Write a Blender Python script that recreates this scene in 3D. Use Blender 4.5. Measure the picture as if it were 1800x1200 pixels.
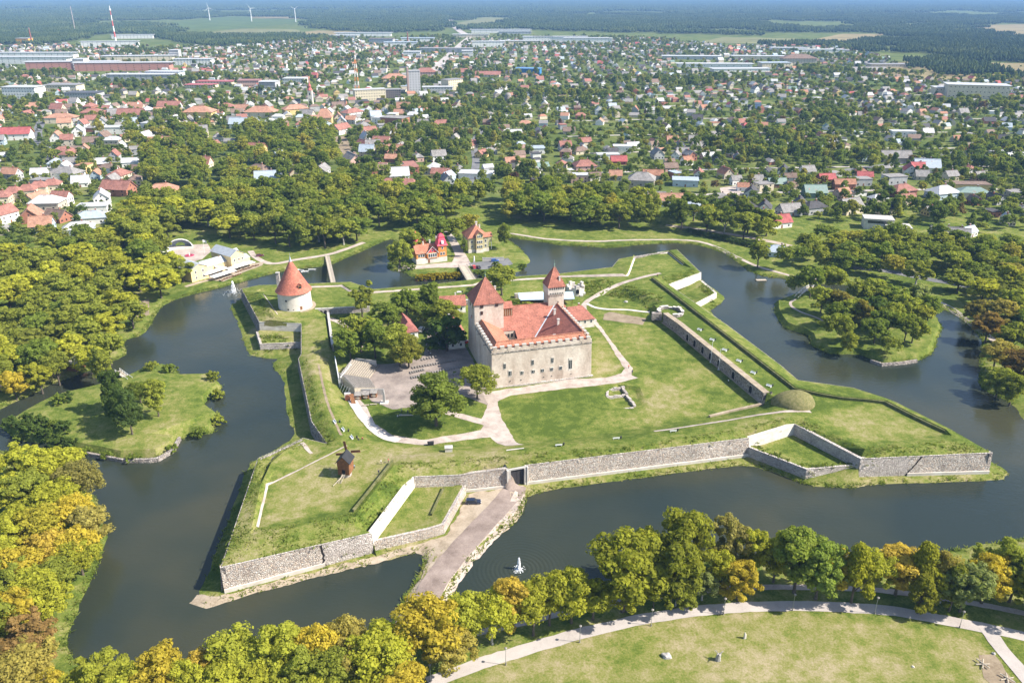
import bpy, bmesh, math, random
import numpy as np
from mathutils import Vector, Matrix, noise as mnoise
from mathutils.geometry import delaunay_2d_cdt
from mathutils.bvhtree import BVHTree
R = math.radians
for _o in list(bpy.data.objects): bpy.data.objects.remove(_o)
scene = bpy.context.scene
COL = scene.collection
rnd = random.Random(7)
# ---------------------------------------------------------------- camera
FPX, HOR, CAMH = 1400.0, -15.0, 145.0      # focal length in photo pixels, horizon row, height above the moat
PITCH = math.atan((600 - HOR) / FPX)
cam_d = bpy.data.cameras.new('camera'); cam = bpy.data.objects.new('camera', cam_d); COL.objects.link(cam)
cam.location = (0, 0, CAMH); cam.rotation_euler = (math.pi / 2 - PITCH, 0, 0)
cam_d.sensor_width = 36.0; cam_d.lens = FPX / 1800 * 36.0
cam_d.clip_start = 1.0; cam_d.clip_end = 90000.0
scene.camera = cam
# ---------------------------------------------------------------- light
SUN_AZ = (0.985, -0.17)                      # horizontal direction towards the sun
SUN_EL = R(43)
w = bpy.data.worlds.new('World'); scene.world = w; w.use_nodes = True
nt = w.node_tree; nt.nodes.clear()
sky = nt.nodes.new('ShaderNodeTexSky'); sky.sky_type = 'NISHITA'; sky.sun_disc = False
sky.sun_elevation = SUN_EL; sky.sun_rotation = math.atan2(SUN_AZ[0], SUN_AZ[1])
sky.air_density = 1.0; sky.dust_density = 1.0; sky.ozone_density = 1.0
bg = nt.nodes.new('ShaderNodeBackground'); bg.inputs['Strength'].default_value = 0.115
wo = nt.nodes.new('ShaderNodeOutputWorld')
nt.links.new(sky.outputs[0], bg.inputs[0]); nt.links.new(bg.outputs[0], wo.inputs[0])
sun_d = bpy.data.lights.new('sun', 'SUN'); sun_d.energy = 5.0; sun_d.angle = R(0.53); sun_d.color = (1.0, 0.935, 0.83)
sun = bpy.data.objects.new('sun', sun_d); COL.objects.link(sun)
sdir = Vector((SUN_AZ[0] * math.cos(SUN_EL), SUN_AZ[1] * math.cos(SUN_EL), math.sin(SUN_EL)))
sun.rotation_euler = sdir.to_track_quat('Z', 'Y').to_euler(); sun.location = sdir * 600
vs = scene.view_settings
vs.view_transform = 'Standard'; vs.look = 'None'; vs.exposure = 1.0; vs.gamma = 1.0; vs.use_curve_mapping = False
cy = scene.cycles
cy.use_denoising = True; cy.max_bounces = 5; cy.diffuse_bounces = 2; cy.glossy_bounces = 2
cy.transmission_bounces = 2; cy.volume_bounces = 0; cy.transparent_max_bounces = 4
cy.caustics_reflective = False; cy.caustics_refractive = False
# ---------------------------------------------------------------- photo survey -> metres
_fw = Vector((0, math.cos(PITCH), -math.sin(PITCH))); _up = Vector((0, math.sin(PITCH), math.cos(PITCH)))
def P(x, y, z=0.0):
    "ground-survey: the place at height z that was sighted at photo coordinate x, y"
    d = _fw * FPX + Vector((1, 0, 0)) * (x - 900) + _up * (600 - y)
    t = (z - CAMH) / d.z
    return Vector((d.x * t, d.y * t, z))
def PX(p):
    v = Vector(p) - Vector((0, 0, CAMH)); zc = v.dot(_fw)
    return 900 + FPX * v.x / zc, 600 - FPX * v.dot(_up) / zc
def PL(pts, z=None): return [P(*p) if len(p) == 3 else P(p[0], p[1], z) for p in pts]
# ---------------------------------------------------------------- materials
MATS = {}
class NB:
    def __init__(s, name):
        s.m = bpy.data.materials.new(name); s.m.use_nodes = True; s.t = s.m.node_tree
        s.p = s.t.nodes['Principled BSDF']; s.out = s.t.nodes['Material Output']; MATS[name] = s.m
    def n(s, typ, **kw):
        o = s.t.nodes.new('ShaderNode' + typ)
        for k, v in kw.items():
            if hasattr(o, k): setattr(o, k, v)
            else: s.set(o.inputs[k], v)
        return o
    def set(s, i, v):
        if isinstance(v, bpy.types.NodeSocket): s.t.links.new(v, i)
        elif isinstance(v, (tuple, list)) and len(v) == 3 and i.type == 'RGBA': i.default_value = (*v, 1)
        else: i.default_value = v
    def pos(s): return s.n('NewGeometry').outputs['Position']
    def noise(s, scale, detail=3, rough=.55, vec=None, out=0):
        o = s.n('TexNoise', Scale=scale, Detail=detail, Roughness=rough); s.set(o.inputs['Vector'], vec or s.pos()); return o.outputs[out]
    def vor(s, scale, feature='F1', out='Color', vec=None, rand=1.0):
        o = s.n('TexVoronoi', feature=feature, Scale=scale); o.inputs['Randomness'].default_value = rand
        s.set(o.inputs['Vector'], vec or s.pos()); return o.outputs[out]
    def ramp(s, fac, stops, interp='LINEAR'):
        o = s.n('ValToRGB'); cr = o.color_ramp; cr.interpolation = interp
        while len(cr.elements) < len(stops): cr.elements.new(.5)
        for e, (p, c) in zip(cr.elements, stops):
            e.position = p; e.color = (*c, 1) if len(c) == 3 else c
        s.set(o.inputs[0], fac); return o.outputs[0]
    def mr(s, v, a, b, c=0., d=1.):
        o = s.n('MapRange'); s.set(o.inputs[0], v)
        for k, q in zip((1, 2, 3, 4), (a, b, c, d)): o.inputs[k].default_value = q
        return o.outputs[0]
    def mix(s, f, a, b, blend='MIX'):
        o = s.n('Mix', data_type='RGBA', blend_type=blend)
        s.set(o.inputs[0], f); s.set(o.inputs[6], a); s.set(o.inputs[7], b); return o.outputs[2]
    def math(s, op, a, b=0.):
        o = s.n('Math', operation=op); s.set(o.inputs[0], a); s.set(o.inputs[1], b); return o.outputs[0]
    def attr(s, name, out='Fac'): o = s.n('Attribute', attribute_name=name); return o.outputs[out]
    def objcol(s): return s.n('ObjectInfo').outputs['Color']
    def bump(s, h, strength=.5, dist=.1):
        o = s.n('Bump', Strength=strength, Distance=dist); s.set(o.inputs['Height'], h); s.set(s.p.inputs['Normal'], o.outputs[0])
    def col(s, c, rough=.9, spec=.2):
        s.set(s.p.inputs['Base Color'], c); s.p.inputs['Roughness'].default_value = rough
        s.p.inputs['Specular IOR Level'].default_value = spec; return s.m
def plain(name, c, rough=.8, var=.25, scale=.8, spec=.25, metal=0.):
    b = NB(name); n = b.noise(scale, 4); f = b.mr(n, .3, .7, 1 - var, 1 + var)
    m = b.col(b.mix(1.0, c, f, 'MULTIPLY'), rough, spec); b.p.inputs['Metallic'].default_value = metal; return m
def objpaint(name, rough=.8, var=.15, scale=.5, spec=.2, lines=None):
    b = NB(name); n = b.noise(scale, 5, .6); f = b.mr(n, .3, .7, 1 - var, 1 + var)
    c = b.mix(1.0, b.objcol(), f, 'MULTIPLY')
    return b.col(c, rough, spec)
def make_materials():
    # --- lawn: 'dry' and 'lush' attributes hold what grows where
    b = NB('grass'); dry = b.attr('dry')
    n1 = b.noise(.045, 5, .65); n2 = b.noise(.3, 5, .7); n3 = b.noise(1.8, 4, .75)
    mixv = b.math('ADD', b.math('ADD', b.math('MULTIPLY', n1, .6), b.math('MULTIPLY', n2, .65)), b.math('MULTIPLY', n3, .55))
    k = b.math('ADD', b.mr(mixv, .68, 1.12, -.25, .75), dry)
    g = b.ramp(k, [(0., (.075, .112, .018)), (.25, (.138, .175, .031)), (.5, (.220, .220, .064)), (.75, (.31, .27, .135)), (1., (.39, .325, .205))])
    bt = b.noise(7, 2, .8); g = b.mix(b.mr(bt, .3, .7, .55, 1.), b.mix(1., g, (.62, .64, .6), 'MULTIPLY'), g)
    b.bump(b.math('ADD', b.math('MULTIPLY', n3, .6), bt), .7, .25); b.col(g, 1., .05)
    # --- town ground
    b = NB('garden_ground'); n1 = b.noise(.02, 5, .65); n2 = b.noise(.15, 4, .7)
    g = b.ramp(b.math('ADD', b.math('MULTIPLY', n1, .6), b.math('MULTIPLY', n2, .4)), [(.3, (.05, .075, .018)), (.48, (.085, .115, .027)), (.58, (.14, .155, .045)), (.7, (.24, .21, .11))])
    b.col(g, 1., .05)
    for nm, c in (('field_green', (.10, .14, .04)), ('field_straw', (.27, .22, .11)), ('field_pale', (.2, .2, .09))):
        b = NB(nm); n = b.noise(.01, 5, .6); b.col(b.mix(b.mr(n, .35, .65), c, tuple(q * .7 for q in c)), 1., .05)
    # --- gravel, sand, asphalt, plank
    def ground(nm, c1, c2, c3, s1, s2, bs=.3):
        b = NB(nm); n1 = b.noise(s1, 5, .65); n2 = b.noise(s2, 3, .7)
        k = b.math('ADD', b.math('MULTIPLY', n1, .65), b.math('MULTIPLY', n2, .35))
        b.col(b.ramp(k, [(.36, c1), (.5, c2), (.66, c3)]), .95, .1); b.bump(n2, bs, .05)
    ground('gravel', (.27, .22, .19), (.40, .335, .29), (.50, .43, .38), .25, 3)
    ground('road_dirt', (.15, .115, .098), (.235, .185, .158), (.32, .26, .225), .2, 2.5)
    ground('courtyard', (.17, .14, .125), (.27, .225, .195), (.36, .30, .26), .18, 2)
    ground('sand', (.22, .175, .12), (.33, .27, .20), (.43, .36, .28), .3, 2.2)
    ground('pale_stone_path', (.42, .37, .32), (.55, .5, .45), (.66, .61, .55), .5, 2.)
    ground('asphalt', (.10, .10, .105), (.16, .16, .165), (.22, .215, .21), .1, 1.5, .1)
    ground('path_asphalt', (.33, .29, .265), (.40, .36, .33), (.45, .41, .38), .15, 3, .1)
    ground('worn_soil', (.17, .13, .09), (.24, .19, .13), (.31, .25, .18), .3, 2)
    # --- masonry
    def rubble(nm, stops, mortar, sc, stretch=1., ms=.06, bs=.8):
        b = NB(nm); mp = b.n('Mapping'); b.set(mp.inputs[0], b.pos()); mp.inputs['Scale'].default_value = (1, 1, stretch)
        v = mp.outputs[0]; cc = b.vor(sc, vec=v); sep = b.n('SeparateColor'); b.set(sep.inputs[0], cc)
        e = b.vor(sc, 'DISTANCE_TO_EDGE', 'Distance', v)
        c = b.ramp(sep.outputs[0], stops); n = b.noise(.12, 4, .6)
        c = b.mix(1., c, b.mr(n, .3, .7, .74, 1.14), 'MULTIPLY'); mp2 = b.n('Mapping'); b.set(mp2.inputs[0], b.pos()); mp2.inputs['Scale'].default_value = (1, 1, .12); st = b.noise(.8, 4, .6, mp2.outputs[0]); c = b.mix(b.mr(st, .55, .75, 0., .35), c, (.24, .20, .17))
        c = b.mix(b.mr(e, 0., ms, 0., 1.), mortar, c)
        b.col(c, .95, .1); b.bump(b.math('ADD', b.mr(e, 0, .25), b.math('MULTIPLY', sep.outputs[1], .6)), bs, .3)
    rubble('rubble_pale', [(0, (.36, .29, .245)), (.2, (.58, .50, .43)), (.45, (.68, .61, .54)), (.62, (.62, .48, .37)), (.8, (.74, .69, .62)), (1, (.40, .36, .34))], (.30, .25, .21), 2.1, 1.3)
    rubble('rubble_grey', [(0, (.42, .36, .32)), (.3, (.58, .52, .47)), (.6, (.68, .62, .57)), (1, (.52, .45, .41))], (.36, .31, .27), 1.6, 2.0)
    b = NB('mound_turf'); n = b.noise(1.2, 5, .7); b.col(b.ramp(n, [(.35, (.11, .11, .04)), (.5, (.165, .155, .065)), (.65, (.23, .20, .10))]), 1., .05); b.bump(b.noise(6., 3), .6, .2)
    b = NB('shaded_turf'); n = b.noise(.5, 5, .7); n2 = b.noise(4., 3, .7)
    b.col(b.ramp(b.math('ADD', b.math('MULTIPLY', n, .6), b.math('MULTIPLY', n2, .4)), [(.35, (.07, .075, .03)), (.5, (.12, .13, .045)), (.65, (.23, .20, .12))]), 1., .05); b.bump(n2, .8, .2)  # green and brown turf, toned down for the shade on the step faces
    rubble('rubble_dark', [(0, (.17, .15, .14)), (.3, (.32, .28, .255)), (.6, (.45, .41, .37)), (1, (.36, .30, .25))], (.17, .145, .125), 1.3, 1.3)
    b = NB('limewash'); n = b.noise(.4, 5, .65); n2 = b.noise(2.5, 3)
    b.col(b.mix(b.mr(n, .35, .7), (.66, .615, .55), (.50, .445, .385)), .9, .1); b.bump(n2, .3, .05)
    # castle plaster: worn dolomite, stains
    b = NB('castle_stone'); mp = b.n('Mapping'); b.set(mp.inputs[0], b.pos()); mp.inputs['Scale'].default_value = (1, 1, .35)
    n1 = b.noise(.22, 6, .62, mp.outputs[0]); n2 = b.noise(.9, 5, .7); n3 = b.noise(.1, 3)
    bl = b.vor(1.6, 'F1', 'Color'); sp = b.n('SeparateColor'); b.set(sp.inputs[0], bl)
    c = b.ramp(n1, [(.3, (.37, .295, .235)), (.45, (.51, .425, .35)), (.58, (.59, .51, .43)), (.72, (.69, .615, .53))])
    c = b.mix(b.mr(n2, .55, .78, 0, .4), c, (.34, .255, .20)); c = b.mix(1., c, b.mr(sp.outputs[0], 0, 1, .92, 1.06), 'MULTIPLY')
    b.col(c, .95, .1); b.bump(b.math('ADD', n2, b.math('MULTIPLY', sp.outputs[1], .5)), .45, .15)
    # roofs of tile: courses and per-tile tone; colour comes from the object
    b = NB('roof_tile'); n1 = b.noise(.35, 5, .6); v = b.vor(3.0, 'F1', 'Color'); sp = b.n('SeparateColor'); b.set(sp.inputs[0], v)
    c = b.mix(1., b.objcol(), b.math('MULTIPLY', b.math('MULTIPLY', b.mr(n1, .3, .7, .72, 1.2), b.mr(b.noise(1.6, 3, .7), .35, .65, .84, 1.12)), b.mr(sp.outputs[0], 0, 1, .74, 1.2)), 'MULTIPLY')
    b.col(c, .85, .2); b.bump(sp.outputs[1], .4, .06)
    b = NB('roof_metal'); n1 = b.noise(.6, 5, .65); n2 = b.noise(.25, 4, .7)
    c = b.mix(1., b.objcol(), b.mr(n1, .3, .7, .82, 1.15), 'MULTIPLY'); c = b.mix(b.mr(n2, .62, .68), c, (.30, .17, .12))
    b.col(c, .5, .4)
    objpaint('paint'); objpaint('paint_smooth', .5, .06, 1.5, .4)
    b = NB('car_paint'); b.col(b.objcol(), .25, .5); b.p.inputs['Coat Weight'].default_value = .6
    b = NB('glass'); b.col((.02, .025, .03), .08, .6)
    b = NB('town_paint'); c = b.attr('Col', 'Color'); n = b.noise(.4, 4); b.col(b.mix(1., c, b.mr(n, .3, .7, .82, 1.15), 'MULTIPLY'), .85, .2)
    plain('dark_opening', (.018, .016, .015), .9, .3)
    plain('timber_dark', (.045, .042, .045), .8, .25, 1.5); plain('timber', (.22, .10, .045), .8, .3, 1.5); plain('timber_pale', (.42, .36, .28), .85, .25, 1.5); plain('timber_grey', (.24, .22, .20), .9, .3, 1.2)
    plain('white_paint', (.78, .77, .75), .6, .06); plain('steel', (.35, .37, .39), .4, .1, 2., .5, .6); plain('dark_metal', (.03, .03, .032), .5, .2)
    plain('copper_green', (.20, .30, .25), .7, .2); plain('concrete', (.42, .40, .37), .9, .15, .5); plain('lead_grey', (.36, .40, .45), .5, .1, 1., .4)
    plain('rubber', (.015, .015, .015), .8, .1); plain('canvas_white', (.82, .81, .79), .8, .04); plain('skin', (.50, .33, .25), .7, .05)
    plain('brick_red', (.30, .11, .07), .9, .25, 1.); plain('boulder', (.36, .34, .32), .9, .3, 1.5)
    objpaint('cloth', .9, .1, 3.)
    # --- water: murky, wind ripples, rings round the two fountains
    b = NB('water'); ps = b.pos(); mp = b.n('Mapping'); b.set(mp.inputs[0], ps); mp.inputs['Rotation'].default_value = (0, 0, R(25)); mp.inputs['Scale'].default_value = (.45, 1., 1.)
    n1 = b.noise(.8, 4, .65, mp.outputs[0]); n2 = b.noise(.02, 3, .55)
    h = b.math('MULTIPLY', n1, b.mr(n2, .35, .65, .35, 1.))
    for c0 in FOUNTAINS:
        vd = b.n('VectorMath', operation='DISTANCE'); b.set(vd.inputs[0], ps); vd.inputs[1].default_value = c0; d = vd.outputs['Value']
        rg = b.math('MULTIPLY', b.math('SINE', b.math('MULTIPLY', d, 5.2)), b.mr(d, 3., 17., .24, 0.))
        h = b.math('ADD', h, rg)
    deep = b.noise(.018, 3, .5)
    c = b.ramp(deep, [(.36, (.020, .028, .022)), (.52, (.030, .036, .024)), (.66, (.044, .045, .026))])
    b.col(c, .10, .5); b.p.inputs['IOR'].default_value = 1.33; b.bump(h, .75, .16)
    # --- foliage: colour from the object (single trees) or picked per plant (masses)
    def leaf(nm, colsock, trans=.48):
        b = NB(nm); c = colsock(b)
        n = b.noise(.55, 3, .6); c = b.mix(1., c, b.mr(n, .3, .7, .72, 1.25), 'MULTIPLY')
        d = b.n('BsdfDiffuse'); b.set(d.inputs[0], c); tr = b.n('BsdfTranslucent'); b.set(tr.inputs[0], b.mix(1., c, (1.15, 1.2, .55), 'MULTIPLY'))
        ms = b.n('MixShader'); ms.inputs[0].default_value = trans; b.set(ms.inputs[1], d.outputs[0]); b.set(ms.inputs[2], tr.outputs[0])
        b.t.nodes.remove(b.p); b.t.links.new(ms.outputs[0], b.out.inputs[0])
    leaf('leaf', lambda b: b.objcol())
    leaf('leaf_mass', lambda b: b.ramp(b.n('ObjectInfo').outputs['Random'], [(0, (.11, .155, .036)), (.35, (.165, .21, .045)), (.65, (.215, .25, .052)), (.88, (.275, .29, .056)), (.98, (.30, .27, .06)), (1, (.14, .08, .05))]))
    leaf('leaf_park', lambda b: b.ramp(b.n('ObjectInfo').outputs['Random'], [(0, (.16, .205, .036)), (.3, (.20, .245, .040)), (.6, (.25, .275, .044)), (.85, (.31, .32, .046)), (1, (.36, .32, .055))]))
    leaf('forest_leaf', lambda b: b.ramp(b.noise(.006, 4, .7), [(.3, (.035, .058, .022)), (.5, (.060, .085, .028)), (.7, (.10, .12, .036))]), .15)
    leaf('weed', lambda b: b.ramp(b.noise(.3, 4, .7), [(.3, (.09, .13, .022)), (.5, (.16, .20, .035)), (.7, (.28, .27, .08))]), .45)
    leaf('reed', lambda b: b.ramp(b.noise(.3, 4, .7), [(.3, (.12, .17, .03)), (.5, (.20, .25, .05)), (.7, (.32, .30, .10))]), .5)
    plain('bark', (.10, .08, .06), .95, .35, 2.); plain('bark_pale', (.32, .30, .27), .9, .35, 2.)
    plain('foam', (.85, .87, .9), .6, .03)
# ---------------------------------------------------------------- mesh builder
class MB:
    def __init__(s): s.v = []; s.f = []
    def add(s, vs_, fs):
        o = len(s.v); s.v += [tuple(q) for q in vs_]; s.f += [tuple(i + o for i in f) for f in fs]; return s
    def box(s, x0, x1, y0, y1, z0, z1):
        return s.add([(x0, y0, z0), (x1, y0, z0), (x1, y1, z0), (x0, y1, z0), (x0, y0, z1), (x1, y0, z1), (x1, y1, z1), (x0, y1, z1)],
                     [(3, 2, 1, 0), (4, 5, 6, 7), (0, 1, 5, 4), (1, 2, 6, 5), (2, 3, 7, 6), (3, 0, 4, 7)])
    def prism(s, poly, z0, z1, top=None):
        n = len(poly); top = top or poly
        b = [(p[0], p[1], z0 if not callable(z0) else z0(p)) for p in poly]; t = [(p[0], p[1], z1 if not callable(z1) else z1(p)) for p in top]
        return s.add(b + t, [tuple(range(n - 1, -1, -1)), tuple(range(n, 2 * n))] + [(i, (i + 1) % n, n + (i + 1) % n, n + i) for i in range(n)])
    def rev(s, prof, n=24, c=(0, 0), cap=True, a0=0.):
        vs_ = []; fs = []
        for r, z in prof:
            for i in range(n):
                a = a0 + 2 * math.pi * i / n; vs_.append((c[0] + r * math.cos(a), c[1] + r * math.sin(a), z))
        for k in range(len(prof) - 1):
            for i in range(n): j = (i + 1) % n; fs.append((k * n + i, k * n + j, (k + 1) * n + j, (k + 1) * n + i))
        if cap: fs += [tuple(range(n - 1, -1, -1)), tuple(range((len(prof) - 1) * n, len(prof) * n))]
        return s.add(vs_, fs)
    def tube(s, pts, r, n=6):
        pts = [Vector(p) for p in pts]; rs = r if isinstance(r, (list, tuple)) else [r] * len(pts); vs_ = []; fs = []
        for k, p in enumerate(pts):
            d = (pts[min(k + 1, len(pts) - 1)] - pts[max(k - 1, 0)]).normalized()
            a = d.orthogonal().normalized() if abs(d.z) < .99 else Vector((1, 0, 0)); b_ = d.cross(a).normalized(); a = b_.cross(d)
            for i in range(n):
                t = 2 * math.pi * i / n; vs_.append(p + (a * math.cos(t) + b_ * math.sin(t)) * rs[k])
        for k in range(len(pts) - 1):
            for i in range(n): j = (i + 1) % n; fs.append((k * n + i, k * n + j, (k + 1) * n + j, (k + 1) * n + i))
        fs += [tuple(range(n - 1, -1, -1)), tuple(range((len(pts) - 1) * n, len(pts) * n))]
        return s.add(vs_, fs)
    def slab(s, quad, th):
        "a thin plate following a (planar or nearly planar) outline, th thick below it"
        q = [Vector(p) for p in quad]; nrm = Vector((0, 0, 0))
        for i in range(len(q)): nrm += (q[i] - q[0]).cross(q[(i + 1) % len(q)] - q[0])
        nrm.normalize(); n = len(q); lo = [p - nrm * th for p in q]
        return s.add(q + lo, [tuple(range(n)), tuple(range(2 * n - 1, n - 1, -1))] + [(i, i + n, (i + 1) % n + n, (i + 1) % n) for i in range(n)])
    def mesh(s, name, mat=None, smooth=None):
        m = bpy.data.meshes.new(name); m.from_pydata(s.v, [], s.f); m.validate()
        if mat: m.materials.append(MATS[mat])
        if smooth is not None:
            m.polygons.foreach_set('use_smooth', [True] * len(m.polygons)); m.set_sharp_from_angle(angle=R(smooth))
        m.update(); return m
    def build(s, name, mat, parent=None, color=None, smooth=None, fix=False):
        m = s.mesh(name, mat, smooth)
        if fix:
            bm = bmesh.new(); bm.from_mesh(m); bmesh.ops.recalc_face_normals(bm, faces=bm.faces[:]); bm.to_mesh(m); bm.free()
        return put(name, m, parent, color=color)
def put(name, mesh, parent=None, loc=None, rz=None, scale=None, color=None):
    o = bpy.data.objects.new(name, mesh); COL.objects.link(o)
    if parent is not None: o.parent = parent
    if loc is not None: o.location = loc
    if rz is not None: o.rotation_euler = (0, 0, rz)
    if scale is not None: o.scale = scale
    if color is not None: o.color = (*color, 1)
    return o
def tag(o, label=None, cat=None, group=None, kind=None):
    if label: o['label'] = label
    if cat: o['category'] = cat
    if group: o['group'] = group
    if kind: o['kind'] = kind
    return o
def thing(name, label, cat, loc=(0, 0, 0), rz=0., group=None):
    o = bpy.data.objects.new(name, None); COL.objects.link(o); o.empty_display_size = .5
    o.location = loc; o.rotation_euler = (0, 0, rz); return tag(o, label, cat, group)
def copy_tree(o, parent=None):
    c = o.copy(); COL.objects.link(c); c.parent = parent
    for ch in list(o.children): copy_tree(ch, c)
    return c
def ordinal(n):
    w_ = ['first', 'second', 'third', 'fourth', 'fifth', 'sixth', 'seventh', 'eighth', 'ninth', 'tenth', 'eleventh', 'twelfth']
    if n <= 12: return w_[n - 1]
    return '%d%s' % (n, 'th' if 10 <= n % 100 <= 20 else {1: 'st', 2: 'nd', 3: 'rd'}.get(n % 10, 'th'))
def inpoly(x, y, poly):
    c = False; n = len(poly); j = n - 1
    for i in range(n):
        xi, yi = poly[i][0], poly[i][1]; xj, yj = poly[j][0], poly[j][1]
        if (yi > y) != (yj > y) and x < (xj - xi) * (y - yi) / (yj - yi) + xi: c = not c
        j = i
    return c
def offset(line, d, closed=False):
    "shift a polyline sideways: positive to its left"
    out = []; n = len(line)
    for i in range(n):
        p = Vector(line[i]); a = Vector(line[i - 1]) if (i > 0 or closed) else None; b = Vector(line[(i + 1) % n]) if (i < n - 1 or closed) else None
        ns = []
        if a is not None: e = (p - a).xy; ns.append(Vector((-e.y, e.x)).normalized())
        if b is not None: e = (b - p).xy; ns.append(Vector((-e.y, e.x)).normalized())
        if len(ns) == 2:
            m = ns[0] + ns[1]
            if m.length < .2: m = ns[0].copy(); k = 1.
            else: m.normalize(); k = 1. / max(.4, m.dot(ns[0]))
        else: m = ns[0]; k = 1.
        out.append(Vector((p.x + m.x * d * k, p.y + m.y * d * k, p.z)))
    return out
def densify(line, step, closed=False):
    out = []; n = len(line)
    for i in range(n if closed else n - 1):
        a = Vector(line[i]); b = Vector(line[(i + 1) % n]); k = max(1, int((b - a).length / step))
        for j in range(k): out.append(a.lerp(b, j / k))
    if not closed: out.append(Vector(line[-1]))
    return out
def smooth_line(line, it=2, closed=False):
    for _ in range(it):
        o = []; n = len(line)
        if not closed: o.append(Vector(line[0]))
        for i in range(n if closed else n - 1):
            a = Vector(line[i]); b = Vector(line[(i + 1) % n]); o += [a.lerp(b, .25), a.lerp(b, .75)]
        if not closed: o.append(Vector(line[-1]))
        line = o
    return line
def setz(line, z): return [Vector((p.x, p.y, z)) for p in line]
def nz(x, y, s, seed=0.): return mnoise.noise((x * s + seed, y * s - seed, seed * 1.7))
# ================================================================ TERRAIN
FOUNTAINS = [tuple(P(912, 1000, 0)), tuple(P(411, 514, 0))]
make_materials()
# main rampart wall, top edge, anticlockwise from the south-west tip
MAIN = PL([(387, 998, 8.2), (653, 937, 7.0), (726.7, 838.3, 7.0), (806.7, 835, 7.0), (895, 823.3, 7.5), (921.7, 818.3, 7.5), (1316.7, 770, 7.5), (1396.7, 745.5, 7.5),
           (1512.8, 806.5, 7.2), (1745, 796, 8.0), (1574, 705.7, 7.6), (1500, 681, 6.4), (1403, 667.5, 6.4), (1372, 641, 6.4), (1280, 572, 6.4), (1176, 500, 7.0),
           (1232.5, 479, 7.2), (1190, 438, 7.6), (1087.5, 455, 7.6), (1076, 469, 6.0), (980, 481, 6.0), (838, 490, 6.0), (763, 499, 6.0), (655, 508, 6.0),
           (616, 495, 6.4), (544, 498, 6.8), (454, 501, 6.8), (424, 507.5, 6.8), (455.5, 566, 6.8), (529, 569, 6.8), (529, 622, 6.0),
           (524, 630, 6.0), (547, 740, 6.0), (574, 779, 6.0), (533, 769, 6.2), (453, 805, 7.0)])
BAT = .11
def base_of(i, zb): return BAT * (MAIN[i].z - zb)
MAIN_OUT = offset(MAIN, -.8, True)
MAIN_IN = offset(MAIN, .3, True)
CY = 4.0
LINES = []          # breaklines: lists of 3-D points
def L(pts, z=None, closed=False): LINES.append((PL(pts, z) if not isinstance(pts[0], Vector) else pts, closed)); return LINES[-1][0]
# --- shores (bed line just under the water)
ZS = -.35
shore_w = PL([(660, 1140), (683, 1093), (710, 1037), (733, 1010), (743, 985), (735, 978), (720, 980), (700, 988), (650, 1000), (553, 1020), (447, 1048), (398, 1065), (313, 1091), (297, 1088), (303, 1075),
              (340, 1035), (360, 987), (385, 925), (410, 863), (427, 810), (455, 795), (500, 768), (497, 743), (493, 722), (484, 680), (478, 650), (472, 636), (436, 630), (427, 620), (409, 575), (400, 551), (401, 533), (412, 520)], ZS)
hid = offset(MAIN, -2.8, True)
shore_n = setz([hid[i] for i in range(27, 16, -1)], ZS)
shore_ne = PL([(1237, 493), (1247, 500), (1268, 513), (1282, 522), (1277, 530), (1257, 547), (1266, 558)], ZS)
shore_e = setz([hid[i] for i in range(14, 9, -1)], ZS)
shore_s = PL([(1763, 811), (1791, 835), (1788, 845), (1751, 851), (1629, 854), (1494, 860), (1439, 861.5), (1415, 854), (1372, 838.6), (1317, 825), (1250, 829), (1117, 847), (1017, 860), (943, 872), (927, 884),
              (921, 905), (907, 923), (853, 966), (824, 999), (802, 1035), (780, 1067), (765, 1095), (750, 1120)], ZS)
FORT_SHORE = [shore_w, shore_n, shore_ne, shore_e, shore_s]
fort_line = densify(sum(FORT_SHORE, []), 6)
def rough(line, a=.35, s=.3, sd=3.): return [Vector((p.x + nz(p.x, p.y, s, sd) * a, p.y + nz(p.x, p.y, s, sd + 9) * a * 1.3, p.z)) for p in line]
fort_line = rough(densify(smooth_line(shore_w, 1) + shore_n + shore_ne + shore_e + smooth_line(shore_s, 1), 2.5), .6)
L(fort_line)
outer_px = [(750, 1120), (790, 1085), (830, 1075), (900, 1062), (1000, 1045), (1080, 1020), (1200, 985), (1300, 985), (1400, 985), (1500, 985), (1600, 985), (1665, 966), (1720, 955), (1800, 945), (1900, 930), (2000, 900), (1950, 830), (1850, 775), (1800, 748),
            (1781, 715), (1738, 692), (1714.5, 678), (1719, 638), (1724, 603.5), (1716, 588), (1682, 556), (1650, 543), (1600, 522), (1500, 503), (1440, 500), (1414, 505.6), (1383, 499), (1377, 489), (1355, 490), (1322, 482), (1292, 461), (1267, 443), (1205, 428), (1130, 431), (1067, 439), (1042, 435), (980, 433), (962, 428), (896, 420), (880, 412),
            (893, 423), (909, 431), (939, 459.6), (921, 470), (923, 477), (900, 482), (838, 484), (822, 480), (811, 476), (806, 483), (791.6, 492), (736, 492), (719, 488), (713, 481), (681, 475.6), (680, 467), (687, 456), (685, 440), (695, 424), (683, 422), (660, 433), (630, 447), (616, 452), (598, 461), (580, 468), (568, 470), (523, 474.5), (490, 480), (452, 490), (423, 498), (380, 510), (347, 517), (313, 527), (285, 540), (273, 563), (254, 592), (214, 602), (231, 621),
            (205, 635), (150, 658), (95, 675.6), (58, 696), (0, 723), (-60, 750), (-150, 790), (-170, 830), (-50, 800), (30, 790), (100, 800), (140, 850), (175, 872), (180, 885), (168, 900), (185, 920), (200, 935), (190, 960), (170, 1010), (150, 1055), (140, 1085), (122, 1130), (130, 1150), (145, 1175), (200, 1192), (250, 1185), (350, 1170), (450, 1165), (560, 1155), (640, 1150), (660, 1140)]
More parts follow.
